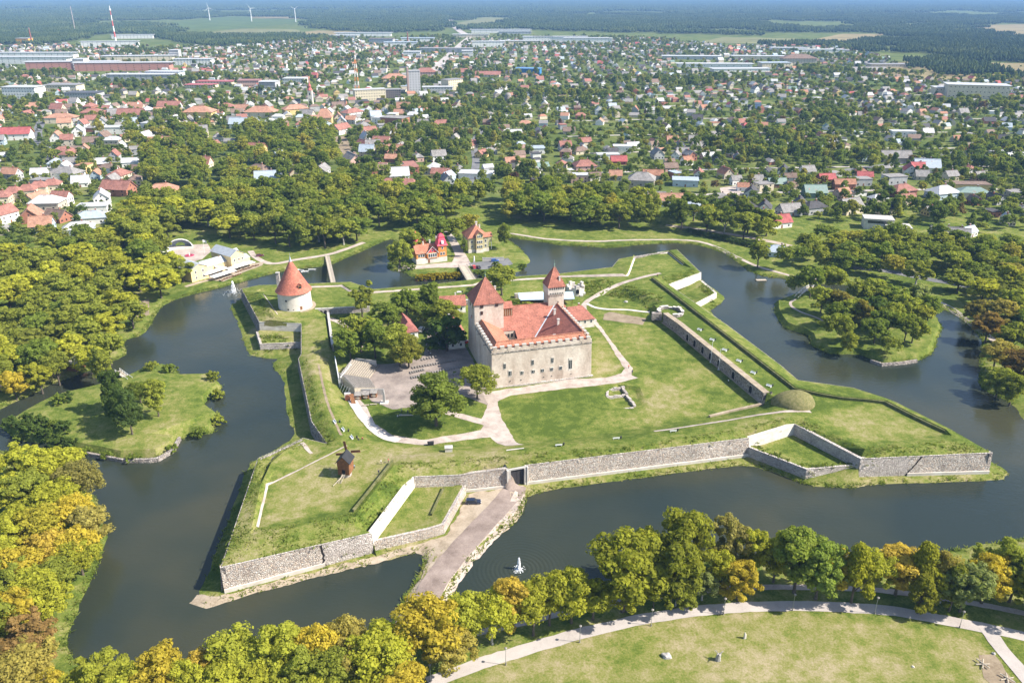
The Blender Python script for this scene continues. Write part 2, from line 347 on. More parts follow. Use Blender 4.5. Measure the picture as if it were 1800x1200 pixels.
outer_line = rough(densify(smooth_line(PL(outer_px, ZS), 1), 2.5), .7)
L(outer_line)
bank = offset(outer_line, -3.2); L(setz(bank, 1.0)[::2])
isl_l_px = [(7, 757), (17, 768), (37.6, 777), (107, 785), (139, 794), (214, 808.5), (277, 807), (306, 791), (318, 768), (373, 765), (386, 733), (358, 712), (392, 684), (378, 664), (323.6, 667), (300, 647), (260, 649.6), (231, 667), (156, 690), (101, 701.6), (43, 730)]
isl_r_px = [(1360, 535), (1361, 554), (1380, 579), (1420, 591), (1427, 610), (1458, 624), (1511, 625), (1551, 641), (1613, 635), (1638, 625), (1648, 600), (1657, 576), (1641, 556), (1600, 540), (1500, 520), (1450, 514), (1427, 515), (1390, 523)]
ISL = []
for px, zt, run in ((isl_l_px, 2.6, 1.6), (isl_r_px, 2.4, 2.2)):
    ln = rough(densify(PL(px, ZS), 2.5, True), .8); ISL.append(ln); L(ln, closed=True)
    L(setz(offset(ln, run, True), zt)[::2], closed=True)
    L(setz(offset(ln, 9., True), zt + .7)[::4], closed=True)
# --- causeway
rc_ = PL([(908, 853), (895, 875), (835, 942), (778, 1005), (742, 1062), (714, 1120), (690, 1190)], 1.0); L(rc_)
L(PL([(880, 868), (790, 950), (752, 995), (728, 1050), (700, 1105)], 1.0)); L(PL([(912, 890), (880, 925), (825, 975), (790, 1025), (755, 1085)], .85))
# --- rampart walls as breaklines
def wall_lines(ids, zb):
    t = [MAIN_IN[i].copy() for i in ids]; b = [MAIN[i] for i in ids]
    for p in t: p.z += .06
    L(t)
    lb = offset(b, -.25); L(setz(lb, zb))
GATE = (4, 5)
wall_lines([35, 0, 1], .9); wall_lines([1, 2, 3], 3.4); wall_lines([3, 4], .95)
gv = (MAIN[5] - MAIN[4]).xy.normalized(); gin = Vector((-gv.y, gv.x, 0))      # into the hill
g0, g1 = MAIN[4], MAIN[5]
GD = 3.0
L([MAIN_IN[4] - Vector((0, 0, .1)), Vector((*(g0 - Vector((*gv, 0)) * .5 + gin * GD).xy, 7.9)), Vector((*(g1 + Vector((*gv, 0)) * .5 + gin * GD).xy, 7.9)), MAIN_IN[5] - Vector((0, 0, .1))])
L([Vector((*(g0 - gin * .8).xy, .95)), Vector((*(g0 + gin * (GD - .8)).xy, 1.3)), Vector((*(g1 + gin * (GD - .8)).xy, 1.3)), Vector((*(g1 - gin * .8).xy, .95))])
wall_lines([5, 6], .9); wall_lines([6, 7, 8], 3.6); wall_lines([8, 9, 10, 11, 12, 13, 14], .9); wall_lines([14, 15], .9)
wall_lines([15, 16], 3.2); wall_lines([16, 17, 18, 19, 20, 21, 22, 23, 24, 25, 26, 27, 28], .9); wall_lines([28, 29, 30], 3.0); wall_lines([30, 31, 32, 33, 34, 35], .9)
# low flank terraces: (outer wall top line px, wall top z, floor z)
LOW = {'sw': PL([(658, 951), (751.7, 930), (780, 921.7), (818.3, 853.3)], 4.0), 'se': PL([(1316, 786), (1418, 825), (1511, 817)], 4.3),
       'ne': PL([(1224, 534), (1260, 515), (1234, 493)], 3.6), 'nw': PL([(450, 583), (457, 605), (529, 602)], 3.6)}
LFL = {'sw': 3.3, 'se': 3.5, 'ne': 3.0, 'nw': 2.9}
for k in LOW:
    ln = LOW[k]; sgn = 1.
    L(setz(offset(ln, .7), LOW[k][0].z - .1)); L(setz(offset(ln, 2.6), LOW[k][0].z - .1)); L(setz(offset(ln, 4.2), LFL[k])); L(setz(offset(ln, -.1), .9))
# --- south-west bastion
L([(440, 938, 9.), (458, 852, 8.8), (476, 814, 8.4), (500, 792, 7.9)]); L([(440, 938, 9.), (515, 927, 9.), (572, 916, 8.9), (626, 904, 9.)]); L([(626, 904, 9.), (693, 817, 8.9)])
L([(453, 928, 7.5), (470, 853, 7.4), (517, 830, 7.4), (610, 782, 7.2)]); L([(468, 920, 7.5), (520, 914, 7.5), (575, 902, 7.5), (617, 894, 7.5), (688, 806, 7.4)])
L([(480, 803, 6.2), (530, 780, 6.1), (548, 798, 6.6), (473, 832, 6.6)], closed=True)
# --- west rampart
L([(541, 628, 7.6), (566, 712, 7.8), (594, 770, 7.8)]); L([(556, 622, 7.3), (580, 715, 7.6), (607, 762, 7.5)])
L([(588, 632, 4.2), (596, 677, CY), (611, 719, CY), (636, 752, CY), (666, 773, CY), (739, 781, CY), (850, 781, CY), (905, 777, CY), (1017, 768, CY), (1150, 748, CY), (1243, 731, CY), (1338, 712, CY)])
L([(570, 557, 7.0), (578, 612, 7.0)]); L([(578, 560, CY), (586, 618, CY)])
# --- south rampart
L([(693, 817, 8.9), (850, 811, 8.9), (917, 801, 8.9), (1117, 784, 8.9), (1300, 757, 8.9), (1400, 733, 8.9)])
L([(700, 802, 7.8), (850, 797, 8.), (917, 788, 8.), (1117, 769, 8.), (1290, 742, 8.), (1372, 722, 7.8)])
L([(690, 790, 6.8), (640, 772, 6.6)])
# --- south-east bastion
L([(1659, 765, 7.5), (1577, 772, 7.5), (1522, 775, 7.5), (1470, 752, 7.5), (1430, 730, 7.5)]); L([(1690, 777, 8.9), (1580, 783, 8.8), (1521, 788, 8.5), (1462, 762, 8.2), (1410, 735, 8.6)])
se_low = PL([(1145, 491), (1395, 686), (1445, 697), (1482, 703), (1520, 706), (1555, 710), (1598, 732), (1632, 748.5), (1659, 761)], 7.3)
PARAPET = se_low; L(densify(se_low, 8)); L(setz(offset(densify(se_low, 8), .8), 8.6)); L(setz(offset(densify(se_low, 8), 2.6), 8.4))
# --- north-east bastion
ne_low = PL([(1102, 485.5), (1105, 482.5), (1116, 452.5), (1175, 445), (1201, 466)], 6.6); NE_LOW = ne_low
L(ne_low); L(setz(offset(ne_low, .9), 7.9)); L([(1150, 488, 7.2), (1175, 483, 7.4), (1215, 470, 7.6)])
# --- north rampart
n_low = PL([(458, 511, 7.0), (544, 505.5, 6.8), (600, 503.5, 6.5), (614, 512, 6.4), (653, 515, 6.3), (692, 512.5, 6.3), (765, 507, 6.3), (832, 502, 6.3), (845, 497.5, 6.3), (909, 492.5, 6.3), (959, 490, 6.3), (987, 487, 6.3), (1102, 485.5, 6.6)]); N_LOW = n_low
L(n_low); L([p + Vector((0, 0, 1.0)) for p in offset(n_low, .8)])
L([(463, 517, 7.2), (488, 553, 7.2)]); L([(458, 516, 8.6), (484, 556, 8.6), (474, 562, 8.2)]); L([(496, 560, 7.2), (560, 556, 7.0)])
L([(560, 540, 6.8), (616, 534, 6.3), (690, 528, 6.3), (787, 520.5, 6.3), (822, 519, 6.3), (908, 508, 6.3), (951, 505.5, 6.3), (1000, 501, 6.3), (1022, 498, 6.3), (1060, 495, 6.4), (1097, 499, 6.4)])
L([(566, 552, CY), (616, 549.5, CY), (690, 544, CY), (787, 537, CY), (822, 535, CY), (908, 524, CY), (951, 521, CY), (1000, 517, CY), (1018, 520, CY), (1032, 521, 4.3), (1062, 511, 5.2), (1097, 502, 6.2)])
L([(1100, 506, 6.6), (1165, 530, 7.2)]); L([(1062, 518, CY), (1105, 523, CY), (1143, 545, CY)])
# --- east casemate wall
CAS_BASE = PL([(1165, 567), (1190, 585), (1262, 645), (1340, 710)], CY)
L(offset(CAS_BASE, .5)); L(setz(offset(CAS_BASE, 1.3), 8.4)); L(setz(offset(CAS_BASE, 3.2), 8.1))
L([(1180, 556, 7.0), (1150, 536, 7.2)])
# --- small ruin pit in the lawn
L([(1060, 690, CY), (1085, 675, CY), (1125, 680, CY), (1136, 710, CY), (1115, 722, CY), (1075, 718, CY)], closed=True)
L([(1068, 693, 2.9), (1088, 681, 2.9), (1116, 686, 2.9), (1124, 708, 2.9), (1110, 717, 2.9), (1082, 714, 2.9)], closed=True)
# ---------------------------------------------------------------- triangulate
def cdt(lines, extra):
    vs_ = []; zs = []; es = []
    for ln, cl in lines:
        o = len(vs_)
        for p in ln: vs_.append(Vector((p.x, p.y))); zs.append(p.z)
        es += [(o + i, o + i + 1) for i in range(len(ln) - 1)]
        if cl: es.append((o + len(ln) - 1, o))
    for p in extra: vs_.append(Vector((p[0], p[1]))); zs.append(p[2])
    rv, re, rf, ov, oe, of = delaunay_2d_cdt(vs_, es, [], 0, 1e-3, True)
    seg = np.array([[*vs_[a], *vs_[b]] for a, b in es]); sz = np.array([[zs[a], zs[b]] for a, b in es])
    out = []
    for i, p in enumerate(rv):
        if ov[i]: z = max(zs[k] for k in ov[i])
        else:
            d = seg[:, 2:] - seg[:, :2]; q = np.array(p) - seg[:, :2]; t = np.clip((q * d).sum(1) / np.maximum((d * d).sum(1), 1e-9), 0, 1)
            k = int(np.argmin(((q - d * t[:, None]) ** 2).sum(1))); z = sz[k, 0] * (1 - t[k]) + sz[k, 1] * t[k]
        out.append((p[0], p[1], float(z)))
    return out, [tuple(f) for f in rf], seg
far = []
for rad in (1500, 2200, 3500, 6000, 10000, 18000, 30000, 60000):
    for i in range(48): a = 2 * math.pi * i / 48; far.append((rad * math.cos(a), rad * math.sin(a) + 400, 1.5))
for x in range(-1000, 1001, 125):
    for y in range(-100, 1301, 100):
        if not (-330 < x < 380 and 60 < y < 620): far.append((x + nz(x, y, 1.3, 2) * 20, y, 1.5))
v1, f1, SEG = cdt(LINES, far)
bvh1 = BVHTree.FromPolygons(v1, f1)
def ray(b, x, y):
    h = b.ray_cast(Vector((x, y, 200)), Vector((0, 0, -1)))
    return h[0].z if h[0] is not None else 1.5
grid = []
STEP = 4.0
for iy in range(int(70 / STEP), int(610 / STEP)):
    for ix in range(int(-320 / STEP), int(370 / STEP)):
        x = (ix + .5 * (iy % 2)) * STEP + nz(ix, iy, .7) * 1.2; y = iy * STEP + nz(ix, iy, .7, 5) * 1.2
        if abs(x) > y * .75 + 30: continue
        z = ray(bvh1, x, y)
        if z < .05: continue
        q = np.array((x, y)) - SEG[:, :2]; d = SEG[:, 2:] - SEG[:, :2]; t = np.clip((q * d).sum(1) / np.maximum((d * d).sum(1), 1e-9), 0, 1)
        dm = math.sqrt(float(((q - d * t[:, None]) ** 2).sum(1).min()))
        if dm < 1.3: continue
        grid.append((x, y, z + nz(x, y, .11, 4.) * .28 * min(1, dm / 4) + nz(x, y, .4, 8.) * .10))
v2, f2, _ = cdt(LINES, far + grid)
BV = BVHTree.FromPolygons(v2, f2)
def hz(x, y): return ray(BV, x, y)
# what grows where: straw-dry patches
DRY = [([(453, 928), (470, 853), (517, 830), (610, 785), (690, 800), (688, 815), (620, 893), (520, 914)], 7.4, .24, 6), ([(387, 998), (453, 805), (500, 775), (530, 770), (560, 790), (470, 853), (440, 938), (640, 915), (653, 937)], 8, .14, 3),
       ([(297, 1088), (375, 1044), (658, 970), (782, 938), (820, 868), (905, 852), (930, 872), (780, 1080), (690, 1090), (740, 985), (640, 1003)], .9, .22, 3), ([(921, 852), (1313, 801), (1415, 842), (1508, 836), (1752, 830), (1795, 840), (1750, 852), (1440, 862), (1310, 826), (930, 874)], .9, .16, 2),
       ([(1430, 730), (1520, 708), (1600, 735), (1655, 762), (1525, 775)], 7.4, .12, 6), ([(1040, 600), (1100, 650), (1250, 700), (1330, 712), (1130, 745), (1140, 680)], 4, .16, 8), ([(1040, 570), (1090, 640), (1090, 662), (1040, 668)], 4, .2, 3),
       ([(533, 560), (572, 560), (590, 640), (610, 720), (560, 700), (530, 620)], 7, .14, 3), ([(610, 785), (630, 760), (760, 790), (900, 785), (900, 815), (700, 815)], 6.5, .16, 4), ([(820, 1200), (1060, 1080), (1400, 1075), (1700, 1110), (1780, 1200)], 1.2, .22, 9),
       ([(450, 570), (530, 572), (530, 618), (455, 612)], 3, .2, 2), ([(230, 720), (320, 700), (310, 790), (200, 800)], 2.6, .12, 5), ([(0, 690), (60, 660), (140, 640), (150, 655), (0, 722)], 1.2, .2, 3), ([(653, 945), (727, 850), (815, 855), (780, 925)], 3.4, .1, 3),
       ([(700, 830), (895, 822), (1300, 770), (1400, 745), (1390, 730), (1100, 775), (900, 800), (700, 815)], 8.5, .08, 3)]
LUSHW = [[P(a, b_, z) for a, b_ in px] for px, z in (([(878, 708), (985, 688), (1062, 678), (1068, 725), (1010, 766), (915, 772), (890, 735)], 4.), ([(650, 735), (700, 722), (780, 728), (840, 745), (750, 768), (690, 762)], 4.), ([(1410, 765), (1500, 808), (1420, 815), (1335, 785)], 3.5), ([(1200, 570), (1360, 690), (1385, 685), (1150, 500)], 7.6))]
DRYW = [([P(a, b, z) for a, b in px], val, soft) for px, z, val, soft in DRY]
def dryness(x, y):
    s = .0
    if abs(x) > 330 or y > 640 or y < 60: return s
    for poly, val, soft in DRYW:
        if inpoly(x, y, poly): s = max(s, val * 1.5)
    for poly in LUSHW:
        if inpoly(x, y, poly): s -= .16
    return s + nz(x, y, .08, 11.) * .10 + nz(x, y, .3, 17.) * .06
me = bpy.data.meshes.new('ground'); me.from_pydata(v2, [], f2)
me.materials.append(MATS['grass']); me.materials.append(MATS['garden_ground'])
at = me.attributes.new('dry', 'FLOAT', 'POINT'); at.data.foreach_set('value', [dryness(p[0], p[1]) for p in v2])
mi = [0] * len(f2)
for i, f in enumerate(f2):
    cx = sum(v2[k][0] for k in f) / 3; cyy = sum(v2[k][1] for k in f) / 3
    if cyy > 590 or abs(cx) > 420: mi[i] = 1
me.polygons.foreach_set('material_index', mi); me.polygons.foreach_set('use_smooth', [True] * len(f2)); me.update(); me.set_sharp_from_angle(angle=R(28))
ground = put('ground', me); tag(ground, 'grassy ground of the fortress, park and town', kind='structure')
# ---------------------------------------------------------------- draped sheets
def sheet(name, poly, mat, label, dz=.06, step=3.0, edge=.25, parent=None, kind='structure'):
    ln = densify(poly, step * .5, True); ln = [Vector((p.x + nz(p.x, p.y, .5, 21) * edge, p.y + nz(p.x, p.y, .5, 31) * edge, 0)) for p in ln]
    n = len(ln); ext = []
    xs = [p.x for p in ln]; ys = [p.y for p in ln]; y = min(ys)
    if (max(xs) - min(xs)) * (max(ys) - min(ys)) < 90000:
        while y < max(ys):
            x = min(xs)
            while x < max(xs):
                if inpoly(x, y, ln): ext.append(Vector((x, y)))
                x += step
            y += step
    rv, re, rf, *_ = delaunay_2d_cdt([Vector((p.x, p.y)) for p in ln] + ext, [(i, (i + 1) % n) for i in range(n)], [], 1, 1e-3, True)
    vs_ = [(p[0], p[1], hz(p[0], p[1]) + dz) for p in rv]; fs = []
    for f in rf:
        c = (vs_[f[0]][0] + vs_[f[1]][0] + vs_[f[2]][0]) / 3, (vs_[f[0]][1] + vs_[f[1]][1] + vs_[f[2]][1]) / 3
        if inpoly(c[0], c[1], ln): fs.append(tuple(f))
    m = bpy.data.meshes.new(name); m.from_pydata(vs_, [], fs); m.materials.append(MATS[mat]); m.polygons.foreach_set('use_smooth', [True] * len(fs)); m.update()
    o = put(name, m, parent); 
    if kind: tag(o, label, kind=kind)
    return o
def strip(name, line, wd, mat, label, sm=2, **kw):
    ln = smooth_line(line, sm); ln = densify(ln, 2.0)
    return sheet(name, offset(ln, wd / 2) + offset(ln, -wd / 2)[::-1], mat, label, **kw)
wm = MB().add([(-900, -60, 0), (900, -60, 0), (900, 760, 0), (-900, 760, 0)], [(0, 1, 2, 3)])
tag(wm.build('moat_water', 'water'), 'dark green-brown rippled water of the moat around the fortress', kind='structure')
# roads and paths
strip('access_road', PL([(906, 853), (903, 862), (880, 890), (830, 942), (775, 1005), (740, 1062), (712, 1120), (690, 1190)], 1.), 7.0, 'road_dirt', 'brown dirt access road over the causeway to the gate', dz=.2)
sheet('causeway_gravel', PL([(922, 853), (924, 880), (916, 903), (896, 922), (845, 962), (815, 1000), (792, 1036), (768, 1075), (745, 1110), (690, 1110), (712, 1050), (738, 1015), (752, 985), (730, 965), (660, 985), (560, 1010), (440, 1040), (330, 1078), (318, 1072), (345, 1040), (378, 1048), (560, 1000), (660, 975), (760, 948), (786, 940), (826, 868), (895, 856)], .9), 'sand', 'pale trodden gravel of the causeway and berm', dz=.12, edge=.9, step=2.)
strip('road_verge', PL([(914, 864), (893, 908), (852, 955), (808, 1006), (772, 1062), (748, 1105)], 1.), 3.2, 'gravel', 'pale gravel verge on the moat side of the access road', dz=.17)
LAWN_PATH = PL([(752, 1199), (800, 1180), (890, 1150), (990, 1120), (1100, 1093), (1200, 1075), (1300, 1066), (1400, 1062), (1500, 1066), (1580, 1073), (1680, 1092), (1760, 1108), (1850, 1130), (1960, 1165), (2090, 1215)], 1.2)
strip('park_path', LAWN_PATH, 3.6, 'path_asphalt', 'pale grey curved footpath along the foreground lawn', dz=.07)
strip('branch_path', PL([(1735, 1103), (1760, 1140), (1800, 1185), (1860, 1260), (1930, 1350)], 1.2), 3.6, 'path_asphalt', 'grey path branching towards the lower right corner', dz=.11)
strip('tree_walk', PL([(800, 1120), (900, 1098), (1020, 1068), (1150, 1046), (1300, 1030), (1450, 1030), (1600, 1040), (1800, 1075), (1960, 1120)], 1.2), 2.0, 'gravel', 'narrow shaded walk under the foreground trees', dz=.05)
strip('bank_walk', PL([(75, 1200), (68, 1150), (62, 1100), (64, 1080)], 1.2), 1.8, 'gravel', 'pale gravel walk among the yellow trees', dz=.05)
sheet('castle_path', PL([(848, 690), (864, 688), (1000, 667), (1065, 664), (1092, 656), (1098, 648), (1062, 590), (1036, 560), (1043, 556), (1075, 600), (1112, 648), (1110, 660), (1122, 664), (1080, 674), (985, 684), (900, 694), (874, 706), (882, 735), (912, 785), (922, 790), (889, 791), (862, 768), (790, 777), (745, 783), (690, 777), (652, 756), (632, 720), (612, 700), (620, 690), (645, 715), (660, 745), (690, 765), (745, 773), (800, 764), (846, 756), (850, 747), (810, 736), (782, 727), (788, 722), (846, 736), (858, 710)], CY), 'gravel', 'pale gravel paths round the castle', dz=.06, edge=.4)
sheet('inner_courtyard', PL([(640, 640), (690, 640), (745, 625), (752, 590), (770, 560), (790, 560), (812, 600), (830, 630), (862, 683), (858, 712), (800, 690), (745, 690), (730, 715), (690, 720), (655, 705), (640, 690)], CY), 'courtyard', 'brownish beaten-earth yard left of the castle', dz=.05, edge=.6)
strip('ramp_path', PL([(1045, 560), (1022, 538), (1035, 524), (1062, 512), (1097, 501), (1140, 491), (1160, 487)], 5.), 2.6, 'gravel', 'pale path climbing to the north-east bastion', dz=.1)
strip('white_kerb_path', PL([(1032, 535), (1050, 543), (1100, 545), (1142, 549)], 4.), 1.7, 'pale_stone_path', 'bright stone edged strip below the planted bank', dz=.15)
sheet('sand_patch', PL([(1062, 552), (1072, 548), (1136, 560), (1130, 571), (1060, 562)], CY), 'worn_soil', 'oblong bare soil patch in the lawn', dz=.05)
strip('rampart_path', PL([(1150, 752), (1180, 750), (1250, 738), (1330, 728), (1400, 722), (1425, 722)], 7.8), 1.6, 'gravel', 'worn path on the south rampart', dz=.08)
strip('rampart_track', PL([(560, 640), (572, 700), (590, 745), (600, 765)], 7.6), .9, 'worn_soil', 'thin trodden track on the west rampart', dz=.07)
strip('north_yard_path', PL([(580, 560), (600, 567), (625, 585), (640, 610)], CY), 3.0, 'gravel', 'pale path in the north-west corner of the ward', dz=.06)
strip('pale_ramp', PL([(612, 688), (625, 715), (645, 742), (668, 765), (700, 775)], CY), 3.2, 'pale_stone_path', 'bright stone ramp curving from the open-air stage', dz=.12)
sheet('white_landing', PL([(890, 793), (921, 789), (921, 786.5), (890, 789.5)], 7.9), 'pale_stone_path', 'thin pale kerb above the gate', dz=.12, edge=.05)
# ================================================================ FORTRESS
def wall(name, label, ln, zb, mat='rubble_pale', coping='AUTO', plinth='limewash', thick=1.3, bat=BAT, cat='wall', group='rampart walls', plinth_h=.9):
    "battered masonry wall along its top edge; outward is to the right of the line"
    if coping == 'AUTO': coping = {'rubble_pale': 'rubble_grey', 'limewash': 'limewash', 'rubble_grey': 'rubble_grey'}.get(mat)
    ln = densify(ln, 3.0); t = thing(name, label, cat, (ln[0].x, ln[0].y, zb), 0, group); o = ln[0].copy(); o.z = zb
    outs = [ln]; n = len(ln)
    def off_var(f): 
        u = offset(ln, 1.0); return [Vector((p.x + (q.x - p.x) * f(p), p.y + (q.y - p.y) * f(p), p.z)) for p, q in zip(ln, u)]
    rows = 5; face = MB(); vs_ = []
    for k in range(rows + 1):
        fr = k / rows
        r_ = off_var(lambda p: -bat * (p.z - zb) * (1 - fr))
        for i, p in enumerate(r_): 
            z = zb - .5 * (k == 0) + (p.z - zb) * fr; j = nz(p.x * 3 + z * 5, p.y * 3, .5, 3.) * .10 if 0 < k < rows else 0
            vs_.append(Vector((p.x + gin.x * 0, p.y - j, z)) - o)
    back = off_var(lambda p: thick); vs_ += [p - o - Vector((0, 0, .02)) for p in back]; vs_ += [Vector((p.x, p.y, zb - .5)) - o for p in back]
    fs = []
    for k in range(rows + 2):
        for i in range(n - 1): fs.append((k * n + i, k * n + i + 1, (k + 1) * n + i + 1, (k + 1) * n + i))
    m = rows + 2
    for e in (0, n - 1):
        ring = [k * n + e for k in range(rows + 3)]; fs.append(tuple(ring) if e == 0 else tuple(ring[::-1]))
    face.add(vs_, fs).build('masonry', mat, t, fix=True)
    if coping:
        c = MB(); a = off_var(lambda p: -.07); b = off_var(lambda p: .28)
        for i in range(n - 1): c.add([a[i] - o + Vector((0, 0, .03)), a[i + 1] - o + Vector((0, 0, .03)), b[i + 1] - o + Vector((0, 0, .03)), b[i] - o + Vector((0, 0, .03)), a[i] - o + Vector((0, 0, .14)), a[i + 1] - o + Vector((0, 0, .14)), b[i + 1] - o + Vector((0, 0, .14)), b[i] - o + Vector((0, 0, .14))], [(3, 2, 1, 0), (4, 5, 6, 7), (0, 1, 5, 4), (2, 3, 7, 6)] + ([(3, 0, 4, 7)] if i == 0 else []) + ([(1, 2, 6, 5)] if i == n - 2 else []))
        c.build('coping', coping, t)
    if plinth:
        c = MB(); a = off_var(lambda p: -bat * (p.z - zb) - .22); b = off_var(lambda p: -bat * (p.z - zb) + .35)
        for i in range(n - 1): c.add([Vector((q.x, q.y, z)) - o for z in (zb - .3, zb + plinth_h) for q in (a[i], a[i + 1], b[i + 1], b[i])], [(3, 2, 1, 0), (4, 5, 6, 7), (0, 1, 5, 4), (2, 3, 7, 6)] + ([(3, 0, 4, 7)] if i == 0 else []) + ([(1, 2, 6, 5)] if i == n - 2 else []))
        c.build('plinth', plinth, t)
    return t
def seg(*ids): return [MAIN[i].copy() for i in ids]
m01 = seg(0, 1); half = m01[0].lerp(m01[1], .66)
wall('bastion_wall', 'pale rubble face of the south-west bastion nearest the sand spit', [m01[0], half], .9, 'rubble_pale')
wall('bastion_wall', 'coursed grey stone face of the south-west bastion right of the jagged crack', [half, m01[1]], .9, 'rubble_grey', plinth=None)
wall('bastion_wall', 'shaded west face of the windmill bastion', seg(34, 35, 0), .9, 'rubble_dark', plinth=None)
wall('flank_wall', 'bright white retaining wall between windmill bastion and lower terrace', seg(1, 2), 3.3, 'limewash', plinth=None)
wall('curtain_wall', 'short pale rubble wall behind the lower terrace of the windmill bastion', seg(2, 3), 3.3, 'rubble_pale', plinth=None)
wall('curtain_wall', 'pale rubble curtain wall left of the gate', seg(3, 4), .9)
wall('curtain_wall', 'long pale rubble curtain wall right of the gate', seg(5, 6), .9)
wall('curtain_wall', 'short limewashed wall at the inner end of the south-east terrace', seg(6, 7), 3.5, 'limewash', plinth=None)
wall('flank_wall', 'grey retaining wall above the south-east lower terrace', seg(7, 8), 3.5, 'rubble_grey', plinth=None)
m89 = seg(8, 9); half = m89[0].lerp(m89[1], .37)
wall('bastion_wall', 'coursed grey front of the south-east bastion left of the dark crack', [m89[0], half], .9, 'rubble_grey', plinth=None)
wall('bastion_wall', 'pinkish rubble front of the south-east bastion up to its tip', [half, m89[1]], .9, 'rubble_pale')
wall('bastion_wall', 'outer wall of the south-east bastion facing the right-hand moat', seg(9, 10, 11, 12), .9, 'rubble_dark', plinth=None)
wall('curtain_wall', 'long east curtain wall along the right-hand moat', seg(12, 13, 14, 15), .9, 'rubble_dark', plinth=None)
wall('flank_wall', 'white flank wall of the north-east bastion', seg(15, 16), 3.0, 'limewash', plinth=None)
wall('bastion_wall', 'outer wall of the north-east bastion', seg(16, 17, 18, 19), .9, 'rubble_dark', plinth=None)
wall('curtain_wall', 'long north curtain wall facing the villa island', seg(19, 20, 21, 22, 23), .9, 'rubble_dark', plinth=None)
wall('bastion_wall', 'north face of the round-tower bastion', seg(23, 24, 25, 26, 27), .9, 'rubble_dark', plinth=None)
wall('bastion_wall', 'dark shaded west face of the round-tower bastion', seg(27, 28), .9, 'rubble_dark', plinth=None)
wall('flank_wall', 'pale wall with a small doorway below the round tower', seg(28, 29), 2.9, 'limewash', plinth=None)
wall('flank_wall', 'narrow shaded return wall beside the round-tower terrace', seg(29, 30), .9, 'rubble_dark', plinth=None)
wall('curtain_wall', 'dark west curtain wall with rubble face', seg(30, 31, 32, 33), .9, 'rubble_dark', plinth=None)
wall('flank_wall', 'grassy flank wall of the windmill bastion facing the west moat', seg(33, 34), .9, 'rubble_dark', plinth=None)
for k, lab, mt in (('sw', 'low pale outer wall of the south-west terrace beside the parked car', 'rubble_pale'), ('se', 'low grey outer wall of the south-east terrace with a small dark doorway', 'rubble_grey'), ('ne', 'low white outer wall of the north-east terrace', 'limewash'), ('nw', 'low pale outer wall of the round-tower terrace', 'rubble_grey')):
    wall('terrace_wall', lab, LOW[k], .85, mt, plinth=None, thick=.9, bat=.06, group='low terrace walls')
# dark vertical cracks where old and rebuilt facing meet
def crack(a, b, fr, nm, lab, zb=.9, lean=0.):
    p = a.lerp(b, fr); d = (b - a).xy.normalized(); o = Vector((d.y, -d.x, 0)); mb = MB(); zt = p.z
    t = thing(nm, lab, 'wall crack', (p.x, p.y, zb)); pts = []
    for i in range(9):
        f = i / 8; z = (zt - .1 - zb) * f; sx = (nz(i, 3, .9, fr * 10) * .9 + lean * f); q = o * (BAT * (zt - zb) * (1 - f) + .05)
        wd = .22 + .25 * abs(nz(i, 7, 1.3)); pts.append((Vector((d.x * (sx - wd), d.y * (sx - wd), z)) + q, Vector((d.x * (sx + wd), d.y * (sx + wd), z)) + q))
    for (a0, b0), (a1, b1) in zip(pts, pts[1:]): mb.slab([a0, b0, b1, a1], .2)
    mb.build('fissure', 'dark_opening', t)
crack(MAIN[0], MAIN[1], .655, 'wall_crack', 'dark jagged vertical crack in the south-west bastion face')
crack(MAIN[8], MAIN[9], .36, 'wall_crack', 'dark slanting crack in the south-east bastion face', lean=4.5)
# --- pale footings and revetments that trace the earthworks
strip('parapet_footing', densify(N_LOW[1:], 6), .9, 'gravel', 'pale stone line at the foot of the north parapet', sm=0, dz=.08, edge=.1)
strip('parapet_footing', densify(NE_LOW, 6), .8, 'pale_stone_path', 'pale stone line around the north-east bastion', sm=0, dz=.08, edge=.1)
strip('revetment_line', PL([(453, 928), (470, 853), (517, 830), (610, 782)], 7.4), .65, 'gravel', 'pale stone line along the windmill bastion', sm=0, dz=.10, edge=.15)
strip('revetment_line', PL([(473, 832), (480, 803), (528, 780)], 6.5), .6, 'gravel', 'pale stone line round the small sunken plot', sm=0, dz=.12, edge=.15)
strip('revetment_line', PL([(531, 776), (548, 798)], 6.5), 1.3, 'gravel', 'ragged white stone strip beside the sunken plot', sm=0, dz=.13, edge=.3)
strip('revetment_line', PL([(463, 517), (488, 553)], 7.3), .5, 'gravel', 'thin pale line below the round-tower parapet', sm=0, dz=.12, edge=.1)
# revetted parapet step on the east rampart; face shade mixed into the turf colour
def step_wall(name, label, ln, h, mat, th=.45, cat='revetment'):
    t = thing(name, label, cat, (ln[0].x, ln[0].y, ln[0].z)); mb = MB(); d = densify(ln, 3.); a = offset(d, .05); b = offset(d, -th); o = Vector((ln[0].x, ln[0].y, ln[0].z))
    for i in range(len(d) - 1):
        za, zb_ = hz(a[i].x, a[i].y), hz(a[i + 1].x, a[i + 1].y)
        q = [Vector((p.x, p.y, z)) - o for p, z in ((a[i], za - .3), (a[i + 1], zb_ - .3), (b[i + 1], zb_ - .3), (b[i], za - .3))]
        q += [Vector((p.x, p.y, z)) - o for p, z in ((a[i], za + h), (a[i + 1], zb_ + h), (b[i + 1], zb_ + h), (b[i], za + h))]
        mb.add(q, [(0, 1, 5, 4), (4, 5, 6, 7), (2, 3, 7, 6), (1, 2, 6, 5), (3, 0, 4, 7)])
    mb.build('face', mat, t, fix=True); return t
step_wall('parapet_revetment', 'long dark revetted parapet step along the east rampart', PARAPET[1::-1], 1.15, 'shaded_turf')
step_wall('parapet_revetment', 'scalloped dark parapet step round the south-east bastion', PARAPET[:0:-1], 1.05, 'shaded_turf')
